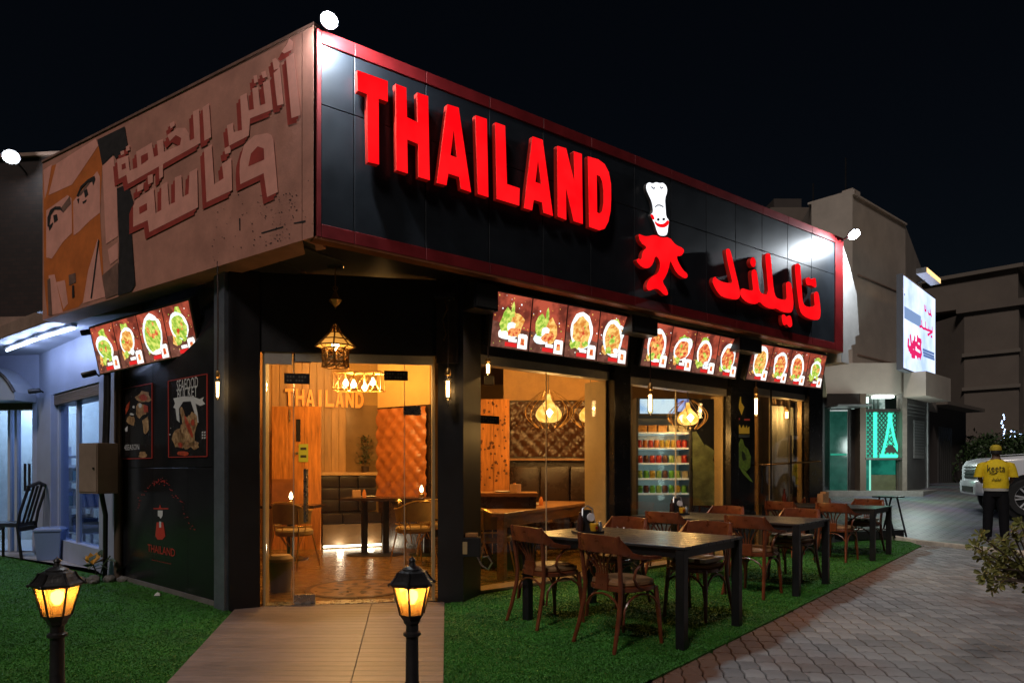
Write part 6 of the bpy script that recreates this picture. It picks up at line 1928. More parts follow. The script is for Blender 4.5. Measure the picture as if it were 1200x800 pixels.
# ------------------------------------------------------------------ things in front of the shop
MBX = M('beige_meter_box', (.30, .215, .17), .55, var=.15, scale=5)
mb_p = at(112, 550, 7.55)
mtr = thing('meter_box', 'beige electric meter box on a conduit in front of the black wall', 'meter box', (mb_p.x, mb_p.y, 0), R(-28))
zA, zB = H + (550 - 578) / F * 7.5, H + (550 - 519) / F * 7.5
MB().box(-.16, .19, -.09, .14, zA, zB).build('cabinet', MBX, mtr, bevel=.006)
MB().box(-.15, .18, -.098, -.091, zA + .02, zB - .02).build('door', MBX, mtr, bevel=.003)
MB().lathe([(0, 0), (.012, 0), (.012, .012), (0, .014)], 8, (.14, -.1, (zA + zB) / 2), M=Matrix.Rotation(R(90), 4, 'X')).build('lock', IRON, mtr)
MB().tube([(.06, .03, zA), (.02, .10, zA - .25), (-.12, .18, .25), (-.2, .22, .0)], .026, 8).build('conduit', IRON, mtr, smooth=True)
for x in (.03, .085):
    MB().tube([(x, .08, zB), (x + .01, .09, 2.1), (x, .10, 2.75)], .022, 8).build('conduit', IRON, mtr, smooth=True)
MB().tube([(.0, .26, 0), (.0, .26, 2.6)], .045, 10).build('post', M('brown_pipe', (.10, .07, .05), .5), mtr, smooth=True)
# dining chair, black
bc_ = gp(16, 655)
dch = thing('dining_chair', 'black high backed dining chair on the lawn edge facing the shop', 'chair', (bc_.x - .05, bc_.y, .012), R(96))
s_ = 1.12
def bx(x0, x1, y0, y1, z0, z1, n_, mt=IRON, bv=.006): return MB().box(x0 * s_, x1 * s_, y0 * s_, y1 * s_, z0 * s_, z1 * s_).build(n_, mt, dch, bevel=bv)
bx(-.21, .21, -.2, .23, .42, .475, 'seat', M('dark_seat_pad', (.03, .035, .05), .35), .015)
for x in (-.19, .19):
    MB().tube([(x * s_, .2 * s_, .42 * s_), (x * s_, .2 * s_, 0)], .022, 6).build('leg', IRON, dch)
    MB().tube([(x * s_, -.25 * s_, 0), (x * s_, -.2 * s_, .42 * s_), (x * s_, -.23 * s_, .6 * s_), (x * s_, -.34 * s_, .95 * s_)], .022, 6).build('back_leg', IRON, dch)
MB().tube([(-.2 * s_, -.335 * s_, .93 * s_), (0, -.35 * s_, .98 * s_), (.2 * s_, -.335 * s_, .93 * s_)], .028, 6).build('crest_rail', IRON, dch)
for x in (-.08, 0, .08):
    MB().tube([(x * s_, -.2 * s_, .46 * s_), (x * s_, -.335 * s_, .94 * s_)], .018, 5).build('back_slat', IRON, dch)
for y in (-.2, .2):
    bx(-.19, .19, y - .012, y + .012, .36, .42, 'apron')
# bin
b_ = gp(66, 656)
tb = thing('waste_bin', 'pale blue square waste bin with lid on the shop step', 'bin', (b_.x, b_.y - .12, .027), R(18))
BL = M('blue_plastic_bin', (.22, .30, .50), .4)
def taper(z0, z1, a, b): return MB().hexa([Vector((x * a, y * a * .8, z0)) for x, y in ((-1, -1), (1, -1), (1, 1), (-1, 1))], [Vector((x * b, y * b * .8, z1)) for x, y in ((-1, -1), (1, -1), (1, 1), (-1, 1))])
taper(0, .40, .135, .165).build('body', BL, tb, bevel=.015)
taper(.402, .43, .178, .178).build('rim', BL, tb, bevel=.008)
taper(.432, .46, .172, .14).build('lid', BL, tb, bevel=.01)
# yellow flower and rocks
fp_ = gp(112, 682)
pl_ = thing('flowering_plant', 'low plant with a yellow bloom and dark leaves beside the rocks', 'plant', (fp_.x, fp_.y + .05, 0))
YF = M('yellow_petal', (.75, .38, .04), .6, island=.3)
LF = M('broad_dark_leaf', (.05, .08, .035), .5, island=.4)
rs = random.Random(8)
for k in range(11):
    a = rs.uniform(0, 6.28); ti = rs.uniform(.3, 1.2)
    d = Vector((math.cos(a) * math.cos(ti), math.sin(a) * math.cos(ti), math.sin(ti))) * .15
    sd = d.cross(Vector((0, 0, 1))).normalized() * .06
    b0 = Vector((-.06, 0, .20))
    MB().add([b0, b0 + d * .5 + sd, b0 + d, b0 + d * .5 - sd], [(0, 1, 2), (0, 2, 3)]).build('petal', YF, pl_, fix=False)
for k in range(16):
    a = rs.uniform(0, 6.28); ti = rs.uniform(.0, 1.1)
    b0 = Vector((rs.uniform(-.15, .2), rs.uniform(-.1, .1), rs.uniform(.04, .30)))
    d = Vector((math.cos(a) * math.cos(ti), math.sin(a) * math.cos(ti), math.sin(ti))) * rs.uniform(.12, .2)
    sd = d.cross(Vector((0, 0, 1))).normalized() * .05
    MB().add([b0, b0 + d * .4 + sd, b0 + d - Vector((0, 0, .03)), b0 + d * .4 - sd], [(0, 1, 2), (0, 2, 3)]).build('leaf', LF, pl_, fix=False)
MB().tube([(0, 0, 0), (-.03, 0, .12), (-.06, 0, .2)], .008, 5).build('stem', LF, pl_)
MB().tube([(0, 0, 0), (.06, 0, .2), (.14, 0, .3)], .008, 5).build('stem', LF, pl_)
ROCK = M('grey_rock', (.16, .15, .14), .8, var=.4, scale=14, bump=.6, bscale=25)
for k, (dx, dy, r0_, lab) in enumerate(((-.15, -.04, .06, 'small grey rock left of the yellow bloom'), (.02, -.08, .075, 'grey rock under the yellow bloom'), (.17, -.02, .07, 'grey rock under the dark leaves'), (.31, .0, .06, 'grey rock nearest the black wall'), (.08, -.16, .045, 'little grey rock in front of the others'))):
    bm = bmesh.new(); bmesh.ops.create_icosphere(bm, subdivisions=2, radius=r0_)
    rr_ = random.Random(k)
    for v in bm.verts: v.co *= rr_.uniform(.8, 1.12); v.co.z *= .75
    me = bpy.data.meshes.new('rock'); bm.to_mesh(me); bm.free(); me.materials.append(ROCK)
    o = bpy.data.objects.new('rock', me); COL.objects.link(o)
    o.location = (fp_.x + dx, fp_.y + dy, r0_ * .55)
    tag(o, lab, 'rock', 'rocks round the low plant')

lp_ = gp(185, 699.5)
li = tag(MB().hexa([Vector(q) for q in ((-.03, -.02, 0), (.03, -.015, 0), (.025, .02, 0), (-.02, .02, 0))], [Vector(q) for q in ((-.02, -.01, .02), (.02, -.01, .03), (.02, .012, .022), (-.015, .015, .028))]).build('paper_scrap', M('white_paper', (.7, .7, .68), .8)), 'small crumpled white paper scrap on the left lawn by the black wall', 'paper scrap')
li.location = (lp_.x, lp_.y, .02)

# ------------------------------------------------------------------ neighbouring tower, its shop and lit billboard
TOWM = M('pale_tower_render', (.52, .45, .38), .8, var=.16, scale=.9, bump=.1, bscale=8)
tw = thing('tower_building', 'pale plain tower block beyond the far end of the long sign', 'building')
tc_ = at(999, 550, 19.0); tr_ = at(1061, 550, 21.4); tl__ = at(951, 550, 19.66)
tz = H + 328 / F * 19.0
tz2 = H + (550 - 233) / F * 19.3
back_ = [Vector((16, 26, 0)), Vector((10.5, 27, 0))]
def pr(pts, z0, z1, name, mat, parent, **k): return MB().prism([Vector((p_.x, p_.y, z1)) for p_ in pts], Vector((0, 0, z0 - z1))).build(name, mat, parent, **k)
pr([tc_, tr_] + back_ + [tl__], 3.36, tz2, 'wall', TOWM, tw)
TF2 = Fr(tc_, (tl__ - tc_)[:2])
TR2 = Fr(tc_, (tr_ - tc_)[:2])
MB().hexa([TF2.p(-.05, tz2 + .002, 0), TF2.p(1.2, tz2 + .002, 0), TF2.p(1.2, tz2 + .002, -.25), TF2.p(-.05, tz2 + .002, -.25)], [TF2.p(-.05, tz, 0), TF2.p(1.2, tz2 + .06, 0), TF2.p(1.2, tz2 + .06, -.25), TF2.p(-.05, tz, -.25)]).build('parapet', TOWM, tw)
MB().fbox(TR2, .02, .5, tz2 + .002, tz2 + .20, -.3, 0).build('parapet', TOWM, tw)
MB().fbox(TR2, .0, 3.8, tz2 - .001, tz2 + .05, -.2, .05).build('coping', TOWM, tw)
for z in (4.6, 6.9):
    MB().fbox(TR2, .3, 3.78, z, z + .03, .001, .02).build('render_joint', CON, tw)
for u_, v0, v1, Y_ in ((991, 185, 224, 19.4), (953, 215, 236, 19.8)):
    t = thing('roof_antenna', 'thin antenna pole standing on the tower roof' if u_ == 991 else 'short antenna stub at the left edge of the tower roof', 'antenna', at(u_, v1, Y_))
    MB().tube([(0, 0, -.1), (0, 0, (v1 - v0) / F * Y_)], .022, 5).build('pole', IRON, t)
# white stepped return wall by the end of the sign
rt = thing('return_wall', 'white stepped wall end lit by the floodlight at the far end of the sign', 'wall', SA.p(LA + .1, 0, -.5))
ro = -.06
pts = [(985.5, 281), (988, 287), (996, 312), (1004, 345), (1007, 392), (1002.5, 394), (1002.5, 403), (998, 404.5), (998, 409), (994, 410), (995, 426), (986, 424)]
rel(MB().prism([SA.p(*SA.uv(u, v, ro), ro) for u, v in pts], SA.n * -.8), SA.p(LA + .1, 0, -.5)).build('wall', M('white_painted_wall', (.62, .62, .60), .6, var=.08), rt)
# lower block with the shop
lb = thing('green_lit_shop', 'small shop with a green glowing window and dark side panel below the tower', 'shop')
sfr = at(1062, 550, 18.4); sre = at(1089, 550, 19.75)
SH_ = Fr(sfr, (-1, .02)); SR_ = Fr(sfr, (sre - sfr)[:2])
zz0 = .60
zB1 = SH_.uv(1010, 461)[1]
A_ = lambda u, o=0: SH_.a(u, o)
Z_ = lambda v, o=0: SH_.uv(1030, v, o)[1]
def sb_(u0, u1, v0, v1, o0, o1, name, mat, **k): return MB().fbox(SH_, A_(u0), A_(u1), Z_(v1), Z_(v0), o0, o1).build(name, mat, lb, **k)
DKF = M('dark_shop_frame', (.05, .042, .036), .45, var=.2)
DGRY = M('dark_grey_panel', (.075, .072, .07), .5, var=.25, scale=2)
OLV = M('olive_panel', (.10, .11, .055), .5, var=.2)
up = [sfr, sre] + [Vector((16, 25, 0)), Vector((8, 25, 0))] + [SH_.p(A_(940), 0)]
pr(up, zB1, H + (550 - 425) / F * 18.4, 'upper_wall', TOWM, lb)
MB().fbox(SR_, -.25, (sre - sfr).xy.length, zB1 - .12, H + (550 - 438) / F * 18.4, .01, .55).build('projecting_box', TOWM, lb)
pr([SH_.p(A_(1014), 0, -1.6), SR_.p((sre - sfr).xy.length, 0, -.4), Vector((15, 25, 0)), Vector((8, 25, 0)), SH_.p(A_(940), 0, -1.6)], .3, zB1 - .002, 'back_block', DGRY, lb)
sb_(1063, 1057.5, 461, 579, -.3, .0, 'pillar', M('grey_brown_pillar', (.2, .17, .14), .6, var=.15))
sb_(1015, 1008, 461, 579, -.3, .0, 'pillar', M('brown_pillar', (.14, .10, .07), .6))
sb_(966, 960, 461, 585, -.3, .02, 'pillar', DGRY)
sb_(1008, 966, 460, 476, -.4, -.02, 'header', DKF)
sb_(1011, 972, 475.5, 477.5, -.2, .5, 'door_canopy', CHROME)
for u0, u1 in ((976, 974), (999, 997)): sb_(u1 + 2, u0, 479, 580, -.25, -.18, 'door_frame', CHROME)
sb_(997, 976, 479, 481, -.25, -.18, 'door_frame', CHROME)
GDK = M('green_dark_glass', (.02, .07, .055), .15, var=.5, scale=3, emit=.05, ecol=(.05, .5, .35))
sb_(997, 976, 481, 579, -.23, -.2, 'door', GDK)
sb_(996, 977, 531, 533, -.199, -.19, 'door_reflection', glow('green_reflection_bar', (.05, .55, .36), .5))  # green reflection on the door glass, painted as a glowing bar
sb_(1008, 999, 478, 580, -.5, -.3, 'door_panel', DKF)
# green window
GB = bpy.data.materials.new('green_backlight')
GB.use_nodes = True
_n, _l = GB.node_tree.nodes, GB.node_tree.links
_n.remove(_n['Principled BSDF']); _e = _n.new('ShaderNodeEmission')
_tc = _n.new('ShaderNodeTexCoord'); _no = _n.new('ShaderNodeTexNoise'); _no.inputs['Scale'].default_value = 2.5
_rp = _n.new('ShaderNodeValToRGB'); _rp.color_ramp.elements[0].color = (.02, .24, .16, 1); _rp.color_ramp.elements[1].color = (.08, .70, .46, 1)
_l.new(_tc.outputs['Object'], _no.inputs['Vector']); _l.new(_no.outputs['Fac'], _rp.inputs[0]); _l.new(_rp.outputs[0], _e.inputs[0]); _l.new(_e.outputs[0], _n['Material Output'].inputs['Surface'])
_e.inputs[1].default_value = .8
gw = sb_(1056.5, 1015.5, 482, 536, -.35, -.30, 'window', GB)
lat = MB()
for k in range(-9, 14):
    for s in (-1, 1):
        pts = []
        for f_ in (0, 1):
            u_ = 1016 + 4.5 * k + (54 * .8 * f_ if s > 0 else 54 * .8 * (1 - f_)); v_ = 482.5 + 53 * f_
            pts.append((u_, v_))
        (ua, va), (ub, vb) = pts
        lo, hi = 0.0, 1.0
        for lim, sg in ((1016, 1), (1056, -1)):
            da = (ua - lim) * sg; db = (ub - lim) * sg
            if da < 0 and db < 0: lo = 2
            elif da < 0: lo = max(lo, da / (da - db))
            elif db < 0: hi = min(hi, da / (da - db))
        if lo < hi:
            f = lambda t_: SH_.p(A_(ua + (ub - ua) * t_, -.28), Z_(va + (vb - va) * t_, -.28), -.28)
            lat.tube([f(lo), f(hi)], .016, 4)
lat.build('lattice', M('dark_green_lattice', (.02, .05, .04), .5), gw)
GLW = glow('green_led', (.06, .95, .58), 1.3)
def strip(pts, w_, name, o=-.26):
    MB().tube([SH_.p(A_(u, o), Z_(v, o), o) for u, v in pts], w_, 6).build(name, GLW, gw)
strip([(1042, 484), (1042, 494), (1039, 512), (1033.5, 534)], .035, 'tower_outline')
strip([(1044, 484), (1044, 494), (1047.5, 512), (1054, 534)], .035, 'tower_outline')
strip([(1031, 534), (1056, 534)], .05, 'tower_outline')
strip([(1037, 523), (1050, 523)], .02, 'tower_outline')
strip([(1025.5, 483), (1025.5, 536)], .05, 'light_tube')
for v_ in (489, 500, 510, 519): strip([(1042, v_), (1044.5, v_)], .02, 'tower_bar')
fl_ = MB()
fl_.poly([SH_.p(A_(u, -.27), Z_(v, -.27), -.27) for u, v in ((1042.2, 484), (1044, 484), (1045, 498), (1047.5, 512), (1053.5, 533), (1034, 533), (1039, 512), (1041.5, 498))])
fl_.build('tower_fill', glow('green_led_fill', (.06, .80, .50), .75), gw, fix=False)
dk = MB()
dk.poly([SH_.p(A_(u, -.24), Z_(v, -.24), -.24) for u, v in ((1037, 530), (1040, 522), (1046, 521), (1052, 530))])
dk.build('dark_base_print', DKF, gw, fix=False)
sb_(1057, 1014.5, 478.5, 481.8, -.36, -.1, 'window_rail', DKF)
sb_(1057, 1014.5, 536.2, 538.5, -.36, .02, 'window_rail', DKF)
sb_(1056.5, 1027, 538.6, 556, -.35, -.3, 'lower_pane', glow2('dim_green_glow', (.003, .05, .035), (.01, .13, .09), 1.0, 2))
sb_(1025, 1015.5, 538.6, 579, -.35, -.3, 'lower_pane', glow2('dim_green_glow_side', (.01, .10, .075), (.03, .25, .18), 1.0, 2))
sb_(1056.5, 1027, 556.2, 579, -.35, -.29, 'lower_panel', OLV)
sb_(1026.8, 1025.2, 538.6, 579, -.32, -.28, 'window_post', glow('green_edge_light', (.25, .8, .6), .9))
sb_(1056.5, 1016, 463, 478, -.9, -.85, 'transom', glow2('pale_transom', (.10, .16, .14), (.32, .42, .38), 1.0, 6))
for k in range(6):
    sb_(1020.5 + k * 4.5, 1018 + k * 4.5, 465, 478, -.6, -.55, 'blind_slat', M('blind_slat', (.05, .07, .06), .6) if k == 0 else bpy.data.materials['blind_slat'])
sb_(1055, 1032, 462, 464.5, -.5, -.3, 'ceiling_tube', glow('cold_tube', (.85, 1, .95), 4.0))
sb_(1022.5, 1020, 464, 471, -.3, -.2, 'lamp_block', glow('cold_block', (.75, 1, .9), 1.6))
lamp('lamp', SH_.p(A_(1040), Z_(520), 1.5), 75, (.85, 1, .95), .3, lb)
lr_ = (sre - sfr).xy.length
MB().fbox(SR_, .03, lr_ - .12, .62, zB1 - .13, -.2, -.03).build('side_panel', DGRY, lb)
MB().fbox(SR_, lr_ - .11, lr_, .62, zB1 - .13, -.2, 0).build('corner_post', CHROME, lb)
WS_ = M('pale_notice', (.22, .22, .215), .5, var=.2, scale=20)
for k in range(4):
    a0, z1 = SR_.uv(1065, 474 + k * 4, .0); a1, z0 = SR_.uv(1085, 476.5 + k * 4, .0)
    MB().fbox(SR_, a0, a1, z0, z1, -.028, -.02).build('notice_line', WS_, lb)
a0, z1 = SR_.uv(1072, 492, 0); a1, z0 = SR_.uv(1084, 537, 0)
nt2 = MB().fbox(SR_, a0, a1, z0, z1, -.028, -.015).build('notice_board', WS_, lb)
for k in range(12):
    z = z1 - (z1 - z0) * (k + .8) / 13
    MB().fbox(SR_, a0 + .04, a1 - .04, z, z + .02, -.0145, -.013).build('notice_row', DGRY, nt2)
MB().prism([Vector((p_.x, p_.y, .72)) for p_ in (SH_.p(A_(1068), 0, .55), SR_.p(lr_ + .3, 0, .35), SR_.p(lr_ + .3, 0, -.4), SH_.p(A_(958), 0, -.4), SH_.p(A_(958), 0, .55))], Vector((0, 0, -.5))).build('step', M('grey_step', (.24, .23, .21), .7, var=.2), lb)
wlp = thing('wall_lamp', 'small dim orange lamp under the projecting box', 'lamp', at(1095, 462, 19.9))
MB().box(-.2, .2, -.12, .12, -.1, .12).build('body', M('copper_lamp', (.35, .14, .06), .5, emit=.12, ecol=(1, .35, .12)), wlp, bevel=.03)
MB().tube([(0, 0, .1), (0, .1, .3)], .03, 6).build('bracket', IRON, wlp)
# lit billboard on the tower
b0_, b1_ = at(1059, 550, 17.5), at(1096, 550, 19.95)
BB = Fr(b0_, (b1_ - b0_)[:2]); bl2 = (b1_ - b0_).xy.length
bbz0, bbz1 = 3.98, 6.40
bb = thing('lit_billboard', 'glowing pale blue billboard with red Arabic lettering on the tower side', 'billboard', b0_)
rel(MB().fbox(BB, -.04, bl2 + .04, bbz0 - .05, bbz1 + .05, -.16, -.005), b0_).build('frame', M('billboard_frame', (.20, .22, .26), .4), bb)
BBM = glow2('billboard_sky_print', (.36, .48, .86), (.74, .82, 1.0), 1.35, .9, (.35, .65))
rel(MB().fbox(BB, 0, bl2, bbz0, bbz1, -.004, 0), b0_).build('lit_panel', BBM, bb)
BQ = lambda x, y: (1050 + x / 5.333, 310 + y / 5.333)
def bst(name, strokes, mat, w_, o=.004):
    m = MB()
    for s in strokes:
        ps_ = [BB.p(*BB.uv(*BQ(x, y), o), o) - b0_ for x, y in s]
        for i in range(len(ps_) - 1):
            d = (ps_[i + 1] - ps_[i]); n_ = BB.n.cross(d).normalized() * w_
            e_ = d.normalized() * w_ * .6
            m.add([ps_[i] - n_ - e_ + BB.n * .0004 * i, ps_[i] + n_ - e_ + BB.n * .0004 * i, ps_[i + 1] + n_ + e_ + BB.n * .0004 * i, ps_[i + 1] - n_ + e_ + BB.n * .0004 * i], [(0, 1, 2, 3)])
    return m.build(name, mat, bb, fix=False)
BRD_ = glow('billboard_red_print', (.72, .02, .13), 1.0)
BBL = glow('billboard_blue_print', (.10, .17, .36), 1.0)
bst('red_lettering', [[(178, 255), (180, 285), (188, 288), (186, 260)], [(200, 290), (204, 308), (216, 312), (222, 322)], [(214, 285), (220, 318)],
                      [(148, 388), (160, 385), (170, 398), (184, 402), (196, 408), (226, 418)], [(160, 350), (163, 392)], [(184, 360), (186, 402)], [(205, 392), (206, 412)], [(226, 392), (228, 420), (200, 438)], [(198, 436), (206, 440)], [(218, 448), (226, 452)]], BRD_, .035)
bst('red_logo', [[(78, 470), (76, 505), (90, 540), (120, 550), (150, 570)], [(90, 445), (96, 500), (120, 520)], [(118, 455), (112, 500), (100, 520), (80, 525)], [(135, 450), (132, 510), (150, 520), (156, 480), (140, 470)], [(152, 510), (158, 555), (150, 582)], [(98, 545), (100, 568), (116, 572), (118, 545)], [(130, 560), (138, 580)], [(105, 490), (135, 498)]], BRD_, .07)
bst('blue_band', [[(58, 300), (150, 355)]], glow('billboard_band_print', (.20, .30, .52), 1.0), .16, .002)
bst('blue_lettering', [[(168, 530), (238, 558)], [(170, 548), (238, 576)], [(172, 566), (240, 592)]], BBL, .035)
bst('dot_print', [[(52, 186), (55, 188)]], BBL, .03)
lt = thing('billboard_lamp', 'warm lit lamp bar on top of the glowing billboard', 'lamp', BB.p(bl2 * .42, bbz1 + .18, .3))
WG = glow('warm_lamp_panel', (1, .62, .25), 1.5)
mm = MB().fbox(BB, bl2 * .16, bl2 * .62, bbz1 + .12, bbz1 + .26, .16, .40); rel(mm, lt.location).build('housing', CHROME, lt)
mm = MB().fbox(BB, bl2 * .17, bl2 * .61, bbz1 + .13, bbz1 + .25, .401, .41); rel(mm, lt.location).build('lens', WG, lt)
mm = MB().tube([BB.p(bl2 * .4, bbz1 + .15, .2) - lt.location, BB.p(bl2 * .4, bbz1, -.2) - lt.location], .03, 5); mm.build('arm', IRON, lt)
lamp('lamp', BB.p(bl2 * .4, bbz1 + .05, .7) - lt.location, 10, (1, .6, .28), .1, lt)

# ------------------------------------------------------------------ dark apartment blocks far behind
APM = M('drab_apartment_wall', (.17, .14, .115), .85, var=.15, scale=.4)
APD = M('dark_apartment_wall', (.075, .062, .055), .85, var=.2, scale=.5)
BAND = M('pale_string_course', (.20, .17, .14), .8)
WIN = M('dark_window_pane', (.012, .013, .016), .15)
ab = thing('apartment_block', 'drab corner apartment block with pale string courses far right', 'building')
q0, q1, q2 = at(1130, 550, 43), at(1194, 550, 41), at(1260, 550, 52)
zt_ = H + 183 / F * 43
pr([q0, q1, q2, Vector((34, 62, 0)), Vector((28, 60, 0))], 0, zt_, 'wall', APM, ab)
AF = Fr(q0, (q1 - q0)[:2]); al = (q1 - q0).xy.length
AF2 = Fr(q1, (q2 - q1)[:2])
for v in (417, 457):
    z = H + (550 - v) / F * 42.5
    MB().fbox(AF, -.1, al + .1, z, z + .22, .001, .15).build('string_course', BAND, ab)
MB().fbox(AF, -.4, al + .3, zt_ + .002, zt_ + .42, -1, .22).build('cornice', APM, ab)
MB().fbox(AF2, .31, 14, zt_ + .002, zt_ + .42, -1, .22).build('cornice', APM, ab)
for k in range(3):
    z = 2.6 + k * 2.9
    f_ = MB().fbox(AF2, 1.2, 2.6, z, z + 1.6, .002, .05).build('window', BAND, ab)
    MB().fbox(AF2, 1.32, 2.48, z + .1, z + 1.5, .051, .07).build('pane', WIN, f_)
MB().fbox(AF, al - 5.5, al - .2, zt_ + .56, zt_ + 2.6, -6, -1.2).build('roof_room', APM, ab)
MB().fbox(AF, al - 5.8, al + .1, zt_ + 2.61, zt_ + 2.85, -6.2, -.9).build('roof_slab', BAND, ab)
ab2 = thing('apartment_block', 'darker apartment block with balconies behind the lit billboard', 'building')
r0_, r1_ = at(1086, 550, 52), at(1190, 550, 49)
zt2_ = H + 208 / F * 51
pr([r0_, r1_, Vector((44, 64, 0)), Vector((28, 66, 0))], 0, zt2_, 'wall', APD, ab2)
A2 = Fr(r0_, (r1_ - r0_)[:2])
MB().fbox(A2, -.3, (r1_ - r0_).xy.length + .2, zt2_ + .002, zt2_ + .5, -1, .3).build('cornice', APD, ab2)
for k in range(4):
    for j in range(2):
        z = 1.2 + k * 3.1; a0 = .5 + j * 2.0
        f_ = MB().fbox(A2, a0, a0 + 1.3, z, z + 1.8, .002, .08).build('window', APD, ab2)
        MB().fbox(A2, a0 + .1, a0 + 1.2, z + .1, z + 1.7, .081, .1).build('pane', WIN, f_)
    MB().fbox(A2, .2, 3.9, z - .35, z - .2, .002, 1.1).build('balcony_slab', APM, ab2)
    MB().fbox(A2, .2, 3.9, z - .19, z + .6, 1.0, 1.1).build('balcony_wall', APD, ab2)
for k, (a_, z, lab) in enumerate(((1.1, 7.2, 'boxy air conditioner on the dark apartment wall beside the lit billboard'), (2.9, 4.4, 'boxy air conditioner low on the dark apartment wall near the balconies'), (3.4, 10.4, 'boxy air conditioner high on the dark apartment wall under the cornice'))):
    c = A2.p(a_, z, 0)
    u_ = thing('air_conditioner', lab, 'air conditioner', c, 0, 'air conditioners on the dark apartments')
    rel(MB().fbox(A2, a_ - .45, a_ + .45, z - .3, z + .35, 1.12, 1.5), c).build('cabinet', BAND, u_, bevel=.03)
    rel(MB().fbox(A2, a_ - .3, a_ + .25, z - .22, z + .27, 1.501, 1.51), c).build('grille', WIN, u_)
    for x in (-.35, .35):
        rel(MB().fbox(A2, a_ + x - .03, a_ + x + .03, z - .36, z - .302, .1, 1.5), c).build('bracket', APD, u_)
ab3 = thing('dark_annex', 'low dark annex with a shuttered opening between the green shop and the apartments', 'building')
g0, g1 = at(1089, 550, 24), at(1132, 550, 27)
pr([g0, g1, Vector((22, 34, 0)), Vector((15, 33, 0))], .3, H + 75 / F * 24, 'wall', APD, ab3)
A3 = Fr(g0, (g1 - g0)[:2]); gl = (g1 - g0).xy.length
MB().fbox(A3, -.1, gl + .2, H + 75 / F * 24 + .002, H + 79 / F * 24, -2, .6).build('roof_edge', APM, ab3)
for k in range(7):
    MB().fbox(A3, gl * .2 + k * .24, gl * .2 + k * .24 + .21, .8, 2.9, .002, .04).build('shutter_slat', DGRY, ab3)
# roof line behind the long sign
rb = thing('rear_building', 'dim warm rooftop block peeping over the long sign', 'building')
w0, w1 = at(903, 550, 24), at(956, 550, 24)
pr([w0, w1, Vector((w1.x + 1, 28, 0)), Vector((w0.x, 28, 0))], 3, H + (550 - 243) / F * 24, 'wall', APM, rb)
MB().box(w0.x + .2, w0.x + 1.2, 24.2, 25.4, H + (550 - 243) / F * 24 + .002, H + (550 - 240) / F * 24 + .3).build('roof_room', APD, rb)

# hedge and string lights
def leaf_mass(name, label, cat, box, n, mat, seed, size, kind=None):
    rs = np.random.RandomState(seed)
    (x0, x1), (y0, y1), (z0, z1) = box
    t = thing(name, label, cat, ((x0 + x1) / 2, (y0 + y1) / 2, z0))
    V, Fc = [], []
    nb = max(4, int((x1 - x0) * 2.2))
    cs = [(rs.uniform(x0, x1), rs.uniform(y0, y1), rs.uniform(z0 + .3 * (z1 - z0), z1 - .2 * (z1 - z0)), rs.uniform(.25, .5) * (z1 - z0)) for _ in range(nb * 3)]
    for _ in range(n):
        c = cs[rs.randint(len(cs))]
        d = rs.normal(size=3); d /= np.linalg.norm(d)
        p = np.array(c[:3]) + d * c[3] * rs.uniform(.55, 1.0)
        if p[2] < z0: p[2] = z0 + rs.uniform(0, .3)
        a = rs.normal(size=3); a /= np.linalg.norm(a); b = np.cross(a, d); b /= (np.linalg.norm(b) + 1e-6)
        s = size * rs.uniform(.6, 1.3)
        k = len(V)
        p = p - np.array(t.location)
        V += [p, p + a * s * .5 + b * s * .25, p + a * s, p + a * s * .5 - b * s * .25]
        Fc.append((k, k + 1, k + 2, k + 3))
    m = MB(); m.v = [tuple(v) for v in V]; m.f = Fc; m.m = [0] * len(Fc)
    o = m.build('foliage', mat, t, fix=False); o['kind'] = 'stuff'
    st = MB()
    for c in cs[:12]:
        st.tube([(c[0] - t.location.x, c[1] - t.location.y, 0), (c[0] - t.location.x + .1, c[1] - t.location.y, c[2] - z0)], .03, 5)
    st.build('stem', M('hedge_stem', (.05, .035, .02), .8), t)
    return t
HDG = M('hedge_leaf', (.030, .060, .016), .55, island=.5)
leaf_mass('hedge', 'rounded dark green hedge behind the white vehicle', 'hedge', ((at(1128, 0, 26).x, at(1215, 0, 26).x), (25.4, 27.2), (.75, H + 40 / F * 26)), 7000, HDG, 4, .16)
slt = thing('string_lights', 'cluster of small blue white string lights over the hedge', 'string lights', at(1176, 500, 30))
SLM = glow('blue_white_string_light', (.45, .62, 1.0), 7.0)
rs = random.Random(12)
sc_ = 30 / F
for k in range(13):
    v = 486 + k * 2.4
    u = 1176 + rs.uniform(-2.5, 2.5)
    MB().lathe([(0, -.035), (.035, 0), (0, .035)], 6, ((u - 1176) * sc_, 0, (500 - v) * sc_)).build('bulb', SLM, slt)
for k in range(8):
    MB().lathe([(0, -.04), (.045, 0), (0, .04)], 6, ((1190 + rs.uniform(-6, 7) - 1176) * sc_, 0, (500 - 508 + rs.uniform(-4, 3)) * sc_)).build('bulb', SLM, slt)
MB().tube([(0, .02, 14 * sc_), (.05, .02, 0), (0, .02, -18 * sc_), (14 * sc_, .02, -8 * sc_)], .008, 4).build('wire', IRON, slt)

